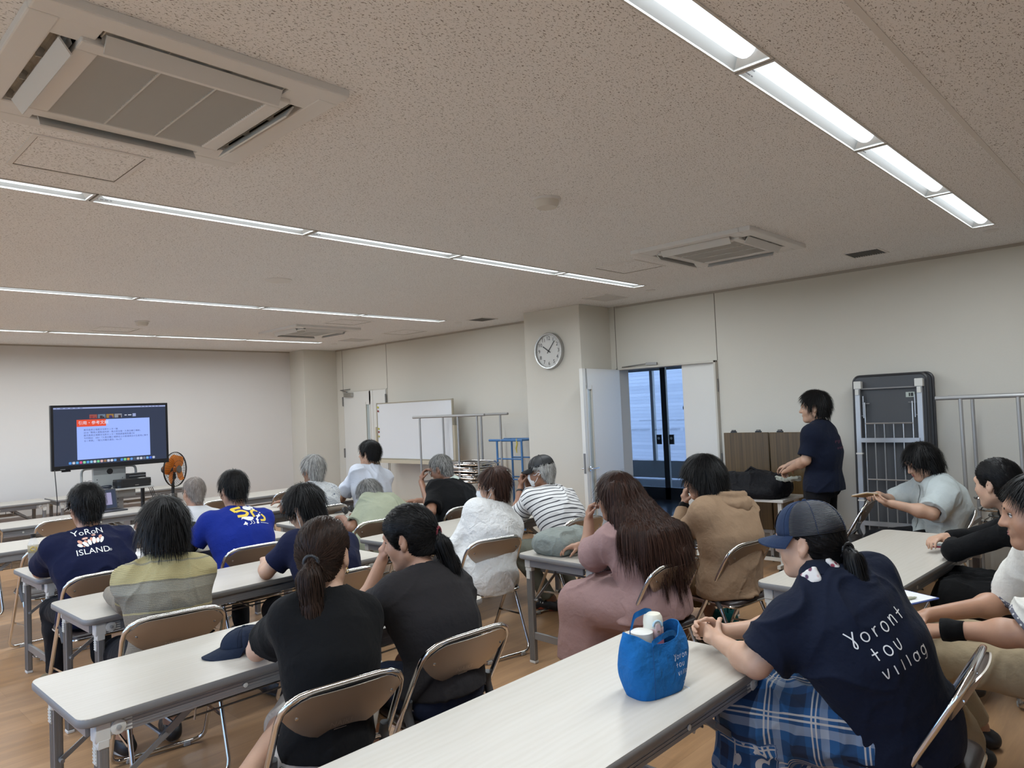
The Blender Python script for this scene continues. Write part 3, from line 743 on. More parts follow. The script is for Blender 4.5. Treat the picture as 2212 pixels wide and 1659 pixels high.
slab('wall_back', (XL, YB-.2, 0), (XR+.2, YB, 3.3), WALL)
D1 = (3.76, 5.05); D2Y = (9.66, 10.93); DH = 2.05
b = B()
for y0, y1, z0, z1 in ((YB, D1[0], 0, 3.3), (D1[0], D1[1], DH, 3.3), (D1[1], D2Y[0], 0, 3.3), (D2Y[0], D2Y[1], DH, 3.3), (D2Y[1], YF, 0, 3.3)):
    b.box((XR+.1, (y0+y1)/2, (z0+z1)/2), (.2, y1-y0, z1-z0))
st(b.obj('wall_right', WALL))
slab('trim_1', (6.58, 5.15, 0), (XR, 6.02, CEIL), WALL, .004)        # clock pillar
slab('trim_2', (6.52, 11.13, 0), (XR, YF, CEIL), WALL, .004)         # corner pillar
st(B().box((XR-.004, (D1[1]+YB)/2, CEIL-.012), (.012, D1[1]-YB, .024)).box((XR-.004, 8.6, CEIL-.012), (.012, 5.1, .024)).box((2, YF-.004, CEIL-.01), (9.2, .012, .02)).obj('trim_3', plain('crown_strip', (.40, .36, .31), .7)))
seam = plain('seam_groove', (.16, .14, .115), .8); b = B()
for y, z0, z1 in ((D1[0]-.005, DH, CEIL), (D1[1]+.02, DH, CEIL), (D2Y[0]-.01, DH, CEIL), (D2Y[1]+.01, DH, CEIL)): b.box((XR-.0008, y, (z0+z1)/2), (.003, .007, z1-z0))
st(b.obj('trim_4', seam))
for nm, a, c in (('baseboard_right', (XR-.008, (D1[0]+YB)/2, .03), (.016, D1[0]-YB, .06)), ('baseboard_front', ((XL+6.52)/2, YF-.008, .03), (6.52-XL, .016, .06))):
    st(B().box(a, c).obj(nm, plain('vinyl_base', (.10, .075, .055), .6)))
st(B().box((XR-.008, 7.84, .03), (.016, 3.64, .06)).obj('baseboard_side', MATS['vinyl_base']))
# ceiling with the openings for the lamps and the air conditioners
ROWS = [1.078, 4.03, 7.055, 9.98]; FXS = 1.243; NF = 7; XE = 6.17; FW = .15
AC = [(1.0, 2.64), (5.15, 2.64), (5.15, 8.6)]
holes = [(XE-NF*FXS, XE, y-FW/2, y+FW/2) for y in ROWS]+[(x-.44, x+.44, y-.44, y+.44) for x, y in AC]
xs = sorted({XL, XR+.1}|{q for h in holes for q in h[:2]}); ys = sorted({.66, YF+.1}|{q for h in holes for q in h[2:]})
b = B()
for i in range(len(xs)-1):
    for j in range(len(ys)-1):
        cx, cy = (xs[i]+xs[i+1])/2, (ys[j]+ys[j+1])/2
        if any(h[0] < cx < h[1] and h[2] < cy < h[3] for h in holes): continue
        b.add([(xs[i], ys[j], CEIL), (xs[i], ys[j+1], CEIL), (xs[i+1], ys[j+1], CEIL), (xs[i+1], ys[j], CEIL)], [(0, 1, 2, 3)])
b.box(((XL+XR)/2, (YB+YF)/2, 3.2), (XR-XL+.3, YF-YB+.3, .06))  # unseen slab added overhead to keep sky light from leaking in
st(b.obj('ceiling', CEILM))
st(B().box(((XL+XR)/2, (YB+.66)/2, CEIL-.02), (XR-XL, .66-YB, .05)).obj('ceiling_soffit', CEILM))
st(B().box(((XL+XR)/2, .668, CEIL-.02), (XR-XL, .022, .056)).obj('trim_5', plain('soffit_edge', (.72, .70, .68), .6)))
# ---------------------------------------------------------------- ceiling lamps
WHT = plain('white_enamel', (.78, .78, .77), .35); LENS = emit('lamp_lens', (.86, .95, 1.0), LAMP)
GREYT = plain('grey_print', (.30, .30, .31), .7)
def make_lamp():
    t = empty('ceiling_lamp'); L = FXS-.012; w = FW; d = .075
    f = B()
    for s in (-1, 1): f.box((0, s*(w/2-.004), -.001), (L, .008, .008)); f.box((s*(L/2-.006), 0, -.001), (.012, w, .008))
    f.obj('frame', plain('lamp_frame', (.62, .61, .59), .4), t)
    r = B()
    pr = [(-w/2+.004, 0), (-.032, d), (.032, d), (w/2-.004, 0)]
    for i in range(3):
        (y0, z0), (y1, z1) = pr[i], pr[i+1]; r.add([(-L/2, y0, z0), (L/2, y0, z0), (L/2, y1, z1), (-L/2, y1, z1)], [(0, 1, 2, 3)])
    for s in (-1, 1): r.add([(s*(L/2-.004), y, z) for y, z in pr][::s], [(0, 1, 2, 3)])
    for s in (-1, 1): r.add([(s*(L/2-.004), w/2-.004, 0), (s*(L/2-.004), -w/2+.004, 0), (s*(L/2-.075), 0, d)], [(0, 1, 2)])
    r.obj('reflector', WHT, t)
    tb = B(); n = 9; rows = []
    for x, k in ((-L/2+.03, .25), (-L/2+.036, .7), (-L/2+.05, .94), (-L/2+.07, 1), (L/2-.07, 1), (L/2-.05, .94), (L/2-.036, .7), (L/2-.03, .25)):
        rows.append([(x, .043*k*math.cos(a), .055-.05*k*math.sin(a)) for a in np.linspace(0, PI, n)])
    tb.grid(rows).obj('lens', LENS, t, 'all')
    ld = bpy.data.lights.new('strip_light', 'AREA'); ld.shape = 'RECTANGLE'; ld.size, ld.size_y = L-.1, .075; ld.energy = LAMPW; ld.color = (.87, .95, 1.0)
    lo_ = bpy.data.objects.new('strip_light', ld); COL.objects.link(lo_); lo_.parent = t; lo_.location = (0, 0, .0035)
    s = B()
    for j in range(3): 
        for i in range(4): s.box((-L/2+.03+i*.022, w/2-.02-.008*j, .012+.018*j), (.016 if (i+j) % 3 else .009, .004, .0035), Rx(-1.06))
    s.obj('label', GREYT, t)
    return t
lamp0 = make_lamp(); first = True
RN = ('first lamp row nearest the camera', 'second lamp row over the middle tables', 'third lamp row towards the screen', 'last lamp row before the front wall')
CN = ('at the door wall end', 'second from the door wall', 'third from the door wall', 'fourth from the door wall', 'fifth from the door wall', 'sixth from the door wall', 'farthest from the door wall')
for j, y in enumerate(ROWS):
    for i in range(NF):
        o = lamp0 if first else copy_tree(lamp0); first = False
        o.location = (XE-(i+.5)*FXS, y, CEIL)
        tag(o, f'white recessed strip lamp, {RN[j]}, {CN[i]}', 'ceiling lamp', 'recessed strip lamps in four ceiling rows')
# ---------------------------------------------------------------- air conditioners
ACW = plain('ac_plastic', (.74, .73, .72), .5); ACD = plain('ac_dark', (.025, .025, .025), .8); ACV = plain('ac_vane', (.68, .67, .66), .5)
m = M('ac_dusty', (.4, .38, .35), .7); m.col(m.mix(m.ramp(m.noise(14, 4, .6, m.coord()), [(.45, (0, 0, 0)), (.7, (1, 1, 1))]), (.56, .56, .54), (.26, .25, .23))); ACDUST = m.m
def make_ac():
    t = empty('air_conditioner'); b = B(); o, i_ = .485, .405
    for s in (-1, 1):
        b.box((0, s*(o+i_)/2, -.014), (2*o, o-i_, .034), None, .006); b.box((s*(o+i_)/2, 0, -.014), (o-i_, 2*i_, .034), None, .006)
        for q in (-1, 1): b.box((s*.355, q*.355, -.012), (.12, .12, .032), None, .004)
    b.obj('frame', ACW, t)
    B().box((0, 0, .10), (.86, .86, .02)).box((0, .43, .05), (.86, .02, .12)).box((0, -.43, .05), (.86, .02, .12)).box((.43, 0, .05), (.02, .86, .12)).box((-.43, 0, .05), (.02, .86, .12)).obj('housing', ACD, t)
    b = B(); p, g = .335, .272
    for s in (-1, 1): b.box((0, s*(p+g)/2, -.03), (2*p, p-g, .026), None, .005); b.box((s*(p+g)/2, 0, -.03), (p-g, 2*g, .026), None, .005)
    b.obj('intake_panel', ACW, t)
    B().box((0, 0, -.012), (2*g, 2*g, .01)).obj('filter', plain('ac_filter', (.07, .068, .065), .9), t)
    b = B()
    for k in range(36): b.box((0, -g+.0075+k*(2*g-.015)/35, -.034), (2*g, .0055, .011), Rx(.5))
    for x in (-g/3, g/3): b.box((x, 0, -.037), (.006, 2*g, .008))
    b.obj('grille_slats', plain('ac_slat', (.62, .61, .59), .5), t, kind='stuff')
    for k in range(4):
        R = Rz(k*PI/2); q = B(); rows = []
        for u, z in ((.345, -.036), (.352, -.012), (.375, .012), (.4, .02)): rows.append([R@V3(x, u, z) for x in (-.285, .285)])
        q.grid(rows)
        for x in (-.285, -.1, .1, .285): q.box(R@V3(x, .37, -.002), (.004, .05, .035), R)
        q.bar(R@V3(-.28, .372, -.01), R@V3(.28, .372, -.01), .006, .006)
        q.obj('vane', ACDUST, t)
        fl = B().box(R@V3(0, .362, -.046), (.56, .055, .006), R@Rx(.95)).obj('flap', ACV, t)
    return t
ac0 = make_ac()
for k, (x, y) in enumerate(AC):
    o = ac0 if k == 0 else copy_tree(ac0); o.location = (x, y, CEIL)
    tag(o, ('big square ceiling air conditioner nearest the camera, with open dusty vanes', 'square ceiling air conditioner beyond the first lamp row, towards the door wall', 'small looking square ceiling air conditioner in the far corner')[k], 'air conditioner', 'square air conditioners in the ceiling')
# ---------------------------------------------------------------- hatches, vents, detectors
HF = plain('hatch_frame', (.74, .72, .70), .5)
def hatch(x, y, w, d, label):
    t = empty('ceiling_hatch', (x, y, CEIL), 0, label, 'ceiling hatch', 'access hatches in the ceiling'); b = B()
    for s in (-1, 1): b.box((0, s*d/2, -.002), (w+.02, .02, .005)); b.box((s*w/2, 0, -.002), (.02, d-.02, .005))
    b.obj('frame', HF, t); B().box((0, 0, -.0005), (w-.02, d-.02, .002)).obj('board', CEILM, t)
    b = B()
    for s in (-1, 1): b.box((0, s*(d/2-.011), -.002), (w-.02, .0025, .0035)); b.box((s*(w/2-.011), 0, -.002), (.0025, d-.02, .0035))
    b.obj('gap', seam, t)
hatch(.99, 3.50, .43, .43, 'square access hatch beside the nearest air conditioner'); hatch(5.2, 3.5, .45, .42, 'square access hatch beyond the second air conditioner')
hatch(5.14, 7.68, .45, .4, 'access hatch just past the third lamp row'); hatch(6.5, 8.3, .4, .5, 'access hatch near the closed far door'); hatch(3.03, 9.48, .44, .42, 'faint access hatch before the last lamp row')
VG = plain('vent_metal', (.17, .165, .16), .5)
for x, y, w, d, dk, lb in ((6.43, 1.97, .27, .27, 1, 'dark grey square vent above the leaning tables'), (6.5, 6.67, .27, .27, 1, 'small black square vent left of the clock pillar'), (6.46, 4.68, .4, .3, 0, 'pale square vent in front of the open doorway'), (6.45, 9.45, .38, .32, 0, 'pale square vent near the closed far door')):
    t = empty('ceiling_vent', (x, y, CEIL), 0, lb, 'vent', 'square ceiling vents'); b = B()
    for s in (-1, 1): b.box((0, s*d/2, -.004), (w+.03, .015, .009)); b.box((s*w/2, 0, -.004), (.015, d-.015, .009))
    b.obj('frame', HF, t); B().box((0, 0, -.001), (w, d, .002)).obj('backing', plain('vent_dark', (.05, .05, .05), .8) if dk else plain('vent_pale', (.40, .39, .37), .8), t)
    b = B()
    for k in range(14): b.box((0, -d/2+d*(k+.5)/14, -.005), (w, .006, .006), Rx(.6))
    b.obj('slats', VG if dk else HF, t, kind='stuff')
for x, y, r, h_, lb in ((3.09, 2.61, .07, .05, 'round smoke detector in the middle of the ceiling'), (3.03, 8.61, .065, .05, 'round smoke detector far off near the last lamp row')):
    t = empty('smoke_detector', (x, y, CEIL), 0, lb, 'smoke detector', 'smoke detectors')
    B().lathe([(r+.012, 0), (r+.012, -.012), (r, -.014)], 28).obj('base', HF, t, True); B().lathe([(r, -.012), (r*.98, -.03), (r*.8, -h_), (.001, -h_)], 28).obj('chamber', plain('detector_body', (.66, .62, .56), .5), t, True)
t = empty('ceiling_speaker', (3.06, 5.58, CEIL), 0, 'flat round speaker in the ceiling between the second and third lamp rows', 'speaker')
B().lathe([(.11, 0), (.11, -.006), (.098, -.012), (.09, -.012)], 32).obj('ring', HF, t, True); B().lathe([(.09, -.008), (.001, -.012)], 32).obj('grille', plain('speaker_grille', (.60, .58, .55), .6), t, True)
for k, (x, y) in enumerate(((6.38, 1.07), (6.48, 4.11), (6.46, 7.09), (6.48, 10.1))):
    b = B().lathe([(.05, .001), (.05, -.006), (.034, -.012), (.001, -.012)], 20); o = b.obj('ceiling_sensor', HF, None, True, (x, y, CEIL))
    tag(o, f'tiny flat round sensor at the door wall end of the {("first", "second", "third", "last")[k]} lamp row', 'sensor', 'round sensors along the door wall')
# ---------------------------------------------------------------- doors
DOORM = plain('door_paint', (.70, .69, .66), .45); DOORE = plain('door_edge', (.55, .52, .46), .5); STEEL = plain('brushed_steel', (.5, .49, .47), .32, 1); HINGE = plain('hinge_grey', (.22, .21, .20), .4, .6)
FROST = plain('slit_glass', (.42, .47, .47), .25); CHROME = plain('chrome', (.72, .71, .70), .13, 1)
st(B().box((XR+.06, D1[0]+.01, DH/2), (.22, .02, DH)).box((XR+.06, D1[1]-.01, DH/2), (.22, .02, DH)).box((XR+.06, sum(D1)/2, DH-.01), (.22, D1[1]-D1[0], .02)).obj('trim_6', DOORE))
def leaf(name, w, hinge, ang, slit=True, lever=True, flip=1):
    """door leaf: hinge line at origin, leaf along local +x"""
    t = empty(name, hinge, ang); st(t); b = B()
    if slit: 
        sx = w-.16
        b.box((sx/2-.02, 0, DH/2), (sx-.04, .04, DH-.03)).box((w-.05, 0, DH/2), (.1, .04, DH-.03)).box((sx+.03, 0, .2), (.14, .04, .4-.03)).box((sx+.03, 0, 1.92), (.14, .04, .23))
    else: b.box((w/2, 0, DH/2), (w, .04, DH-.03))
    b.obj('leaf', DOORM, t)
    if slit:
        B().box((sx+.03, 0, 1.1), (.13, .012, 1.5)).obj('slit_window', FROST, t)
        B().box((sx-.035, 0, 1.1), (.008, .046, 1.5)).box((sx+.095, 0, 1.1), (.008, .046, 1.5)).obj('slit_frame', DOORE, t)
    if lever:
        for s in (-1, 1):
            B().lathe([(.026, 0), (.026, .008), (.012, .012), (.012, .05)], 16, (w-.06, s*.02, .93), Rx(-s*PI/2)).bar((w-.06, s*.065, .93), (w-.19, s*.065, .93), .02, .014, (0, 0, 1), .003).obj('lever', CHROME, t, True)
        B().lathe([(.024, 0), (.024, .012), (.001, .014)], 16, (w-.06, -.02*flip, 1.06), Rx(flip*PI/2)).obj('lock', STEEL, t, True)
        B().box((w, 0, .99), (.006, .026, .22)).obj('latch_plate', HINGE, t)
    return t
open_leaf = leaf('door_1', .87, (XR-.03, D1[1]-.01, 0), math.atan2(4.93-5.04, 6.30-7.14))
B().box((-.08, -.05, 1.96), (.2, .05, .05)).obj('closer_body', STEEL, open_leaf)
fix = leaf('door_2', .42, (XR+.02, D1[0]+.015, 0), PI/2, False, False)
b = B()
for z in (1.78, .98, .25): b.tube([(XR-.012, D1[0]+.004, z-.07), (XR-.012, D1[0]+.004, z+.07)], .012, 8)
b2 = b.obj('hinge', HINGE); b2.parent = fix; b2.matrix_parent_inverse = Matrix.Translation(fix.location).inverted() @ Matrix.Identity(4); b2.matrix_parent_inverse = (Matrix.Translation(fix.location)@Matrix.Rotation(PI/2, 4, 'Z')).inverted()
te_ = empty('door_closer', (0, 0, 0), 0, 'grey door closer arm above the open doorway', 'door closer'); arm = B().bar((XR-.02, 4.98, 2.06), (XR-.06, 4.62, 2.075), .02, .012).bar((XR-.06, 4.62, 2.075), (XR-.02, 4.5, 2.07), .03, .03).obj('arm', HINGE, te_)
d3 = leaf('door_3', .86, (XR-.0, D2Y[1]-.02, 0), -PI/2, True, True); d3b = leaf('door_4', .36, (XR-.0, D2Y[0]+.02, 0), PI/2, False, False)
st(B().box((XR+.02, D2Y[0]+.005, DH/2), (.06, .02, DH)).box((XR+.02, D2Y[1]-.005, DH/2), (.06, .02, DH)).box((XR+.02, sum(D2Y)/2, DH-.005), (.06, D2Y[1]-D2Y[0], .02)).box((XR-.018, D2Y[0]+.385, DH/2), (.006, .006, DH)).obj('trim_7', DOORE))
b = B()
for y in (D2Y[1]-.01, D2Y[0]+.01):
    for z in (1.88, .98): b.tube([(XR-.03, y, z-.08), (XR-.03, y, z+.08)], .014, 8)
st(b.obj('trim_8', HINGE))
t = empty('door_closer', (XR-.04, 10.72, 1.99), 0, 'grey box door closer on top of the closed far door', 'door closer'); B().box((0, 0, 0), (.06, .24, .07), None, .008).obj('body', STEEL, t); B().bar((0, .05, .05), (-.02, .22, .09), .02, .012).bar((-.02, .22, .09), (.03, .0, .1), .02, .01).obj('arm', HINGE, t)
# wall clock on the pillar
t = empty('wall_clock', (6.58, 5.61, 2.295), -PI/2, 'round silver rimmed wall clock on the pillar, showing about ten past ten', 'clock')
RC = .218; Rk = Rx(PI/2)   # local: x to the right as read, y away from the wall is -y
B().lathe([(RC, 0), (RC, .035), (RC-.006, .048), (RC-.022, .046), (RC-.026, .03)], 48, (0, 0, 0), Rk, False).obj('rim', plain('silver_rim', (.42, .42, .41), .3, .8), t, True)
B().lathe([(.001, .026), (RC-.02, .026)], 48, (0, 0, 0), Rk, False).obj('dial', plain('dial_white', (.62, .62, .60), .4), t)
INK = plain('black_ink', (.015, .015, .015), .5); nb = B()
for k in range(1, 13):
    a = D2(90-30*k); V, Fq = text_mesh(str(k), .062); nb.add([(x+.150*math.cos(a), -.028, z+.150*math.sin(a)) for x, z, _ in V], Fq)
    nb.box((.183*math.cos(a), -.028, .183*math.sin(a)), (.006, .001, .006), Ry(-a))
nb.obj('numerals', INK, t)
for a, L, w_ in ((D2(90-304), .105, .011), (D2(90-40), .15, .008)):
    c, s = math.cos(a), math.sin(a); B().bar((-.035*c, -.033, -.035*s), (L*c, -.033, L*s), w_, .002, (0, 1, 0)).obj('hand', INK, t)
B().lathe([(.011, .03), (.011, .037), (.001, .038)], 16, (0, 0, 0), Rk).obj('hub', INK, t)
st(B().lathe([(.001, .041), (RC-.022, .0405)], 48, (0, 0, 0), Rk, False).obj('cover_glass', M('clock_glass', (1, 1, 1), .02, 0, **{'Transmission Weight': 1.0, 'IOR': 1.15}).m, t)) if False else None
# ---------------------------------------------------------------- the vestibule and outside
m = M('dark_tile_floor', (.07, .075, .085), .16); m.col(m.mix(m.noise(3, 3, .6, m.coord((6, 1, 1))), (.055, .06, .07), (.095, .10, .115))); VEST = m.m
slab('floor_vestibule', (XR, 2.2, -.1), (13.4, 9.3, -.002), VEST)
slab('ceiling_vestibule', (XR+.2, 2.2, 2.52), (13.6, 9.3, 2.7), plain('vestibule_paint', (.6, .6, .6), .8)); slab('wall_vestibule', (XR+.2, 2.0, -.1), (13.4, 2.2, 2.7), MATS['vestibule_paint'])
slab('wall_vestibule_far', (XR+.2, 9.3, -.1), (13.4, 9.5, 2.7), MATS['vestibule_paint'])
GLASS = M('door_glass', (.86, .93, 1), .02); GLASS.b.inputs['Alpha'].default_value = .14; GLASS.b.inputs['Specular IOR Level'].default_value = .5; GLASS = GLASS.m
BLK = plain('black_frame', (.012, .012, .014), .4); XG = 10.5
t = empty('sliding_glass_door', (XG, 6.5, 0), 0, 'black framed sliding glass entrance door seen through the open doorway', 'glass door')
for y0, y1 in ((6.50, 8.0), (5.0, 6.50)):
    b = B(); w_ = .05
    b.box((0, y0-6.5+w_/2, 1.14), (.05, w_, 2.28)).box((0, y1-6.5-w_/2, 1.14), (.05, w_, 2.28)).box((0, (y0+y1)/2-6.5, .1), (.05, y1-y0, .2)).box((0, (y0+y1)/2-6.5, 2.25), (.05, y1-y0, .08))
    fr = b.obj('sliding_leaf', BLK, t); B().box((0, (y0+y1)/2-6.5, 1.2), (.01, y1-y0-.1, 2.05)).obj('pane', GLASS, fr)
    yy = (6.62 if y0 == 6.5 else 6.38)-6.5; B().box((-.03, yy, 1.0), (.02, .09, .16)).obj('pull', BLK, fr); B().lathe([(.022, 0), (.022, .008), (.001, .01)], 14, (-.04, yy, 1.02), Ry(-PI/2)).obj('pull_ring', STEEL, fr)
b = B(); s_ = 'YORON TOWN HALL   YORON TOWN HALL   YORON TOWN HALL'
for z, sz in ((1.16, .055), (1.32, .034)):
    V, Fq = text_mesh(s_, sz); b.add([(.008, x, z+y) for x, y, _ in V], Fq)   # reads from outside, mirrored from the room
b.obj('lettering', plain('grey_lettering', (.10, .11, .13), .6), t)
b = B()
for y in (-.42, -.68):
    b.add([(.009, y-.06, 1.56), (.009, y+.06, 1.56), (.009, y, 1.69)], [(0, 1, 2)]); b.box((.009, y, 1.515), (.002, .17, .045))
b.obj('emblem', plain('emblem_dark', (.03, .035, .05), .6), t)
OG = plain('outer_frame', (.08, .085, .09), .4)
t = empty('outer_glass_screen', (13.3, 7.2, 0), 0, 'grey framed outer glass screen of the entrance, beyond the sliding door', 'glass screen')
B().box((0, 0, .2), (.08, 4.4, .36)).box((0, 0, 2.42), (.08, 4.4, .24)).obj('rail', OG, t)
for y in (-2.2, -.35, 1.32, 2.2): B().box((0, y, 1.3), (.08, .07, 2.4)).obj('mullion', OG, t)
for y0, y1 in ((-2.2, -.35), (-.35, 1.32), (1.32, 2.2)): B().box((0, (y0+y1)/2, 1.33), (.01, y1-y0-.08, 1.9)).obj('pane', GLASS, t)
m = M('paving', (.45, .46, .48), .8); m.col(m.mix(m.noise(2, 4, .6, m.coord((1, 8, 1))), (.15, .16, .18), (.21, .22, .24))); slab('floor_outside', (13.4, -14, -.2), (60, 50, -.01), m.m)
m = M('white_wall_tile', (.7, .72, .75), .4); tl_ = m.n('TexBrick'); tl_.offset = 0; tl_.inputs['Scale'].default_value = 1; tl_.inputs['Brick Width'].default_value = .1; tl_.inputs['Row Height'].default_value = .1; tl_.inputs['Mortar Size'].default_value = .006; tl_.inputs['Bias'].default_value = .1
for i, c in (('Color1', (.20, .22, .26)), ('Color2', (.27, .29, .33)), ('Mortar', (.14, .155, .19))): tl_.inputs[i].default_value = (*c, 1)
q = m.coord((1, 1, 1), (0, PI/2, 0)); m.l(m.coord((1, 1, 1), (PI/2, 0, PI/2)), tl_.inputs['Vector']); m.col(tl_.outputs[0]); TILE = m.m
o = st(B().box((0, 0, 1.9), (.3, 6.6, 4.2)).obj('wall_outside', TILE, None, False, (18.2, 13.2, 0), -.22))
# greenery, a red vending machine and a grey cart outside
LEAF = M('leaf_green', (.10, .22, .06), .5); LEAF.col(LEAF.ramp(LEAF.n('NewGeometry').outputs['Random Per Island'], [(.1, (.05, .12, .03)), (.6, (.14, .28, .07)), (1, (.30, .42, .14))])); LEAF = LEAF.m
for k, (x, y, r, hh) in enumerate(((23, 12.6, 1.5, 4.6), (26, 14.8, 1.8, 5.2), (25, 10.6, 1.3, 2.2), (29, 17.5, 2.2, 6))):
    t = empty('tree', (x, y, 0), 0, ('round leafy green tree outside the entrance, nearest one', 'taller leafy tree outside behind the nearest one', 'low clipped green bush outside the entrance', 'farthest tall tree outside the entrance')[k], 'tree', 'greenery outside')
    B().tube([(0, 0, 0), (.05, 0, hh*.35), (0, .1, hh*.7)], [.14, .1, .05], 8).obj('trunk', plain('bark', (.12, .09, .07), .9), t, True)
    r_ = np.random.default_rng(k); n = 2600; d = r_.normal(size=(n, 3)); d /= np.linalg.norm(d, axis=1)[:, None]; c = d*(.55+.45*r_.random((n, 1))**.5)*np.array([r, r, hh*.36])+np.array([0, 0, hh*.64])
    a = r_.normal(size=(n, 3)); a /= np.linalg.norm(a, axis=1)[:, None]; w_ = np.cross(a, d); w_ /= np.linalg.norm(w_, axis=1)[:, None]+1e-9
    L = .13; V = np.stack([c-a*L, c+w_*L*.4, c+a*L, c-w_*L*.4], 1).reshape(-1, 3); o = mesh_obj('foliage', V, np.arange(n*4).reshape(-1, 4), LEAF, t, kind='stuff')
t = empty('vending_machine', (19.6, 10.45, 0), -.9, 'red vending machine standing outside the entrance', 'vending machine'); RED = plain('red_paint', (.55, .03, .04), .35)
B().box((0, 0, .93), (1.0, .7, 1.8), None, .03).obj('cabinet', RED, t); B().box((-.05, -.355, 1.32), (.8, .03, .8)).obj('display', plain('display_pale', (.6, .6, .62), .3), t); B().box((-.1, -.36, .4), (.6, .03, .2)).obj('hatch', DARKP, t)
for x in (-.4, .4): B().box((x, 0, .02), (.08, .6, .04)).obj('foot', DARKP, t)
t = empty('garden_cart', (15.6, 8.25, 0), .2, 'grey two shelf steel rack outside the glass', 'rack'); b = B()
for x in (-.3, .3):
    for y in (-.25, .25): b.tube([(x, y, 0), (x, y, 1.0)], .02, 8)
b.obj('frame', OG, t)
for z in (.3, .92): B().box((0, 0, z), (.64, .54, .04)).obj('shelf', OG, t)
# ---------------------------------------------------------------- folding tables
m = M('maple_laminate', (.70, .66, .58), .33); g = m.noise(1, 5, .65, m.coord((2.2, 26, 1)), .6); g2 = m.noise(1.6, 3, .5, m.coord())
wv = m.n('TexWave'); wv.wave_type = 'BANDS'; wv.bands_direction = 'Y'; wv.inputs['Scale'].default_value = 9; wv.inputs['Distortion'].default_value = 9; wv.inputs['Detail'].default_value = 3; wv.inputs['Detail Scale'].default_value = .7
m.l(m.coord((.35, 1.3, 1)), wv.inputs['Vector'])
c = m.mix(g, (.455, .415, .35), (.565, .535, .485)); c = m.mix(m.math('MULTIPLY', wv.outputs[1], .22), c, (.61, .585, .54)); m.col(m.mix(m.math('MULTIPLY', g2, .3), c, (.50, .455, .39))); m.bump(g, .04, .0008); TOPM = m.m
EDGE = plain('grey_edge_band', (.20, .195, .19), .5); ALU = M('grey_aluminium', (.30, .30, .305), .42, .55)
rb = ALU.n('TexWave'); rb.bands_direction = 'Z'; rb.inputs['Scale'].default_value = 42; ALU.l(ALU.coord(), rb.inputs['Vector']); ALU = ALU.m
LEGM = M('ribbed_leg', (.27, .265, .26), .42, .5); LEGM = LEGM.m; JOINT = plain('joint_plastic', (.62, .61, .56), .45); GRIP = plain('joint_grey', (.33, .33, .32), .5); UNDER = plain('table_underside', (.075, .075, .08), .6)
WIRE = plain('shelf_wire', (.42, .42, .42), .3, .9); FOOTW = plain('white_foot', (.66, .65, .61), .5)
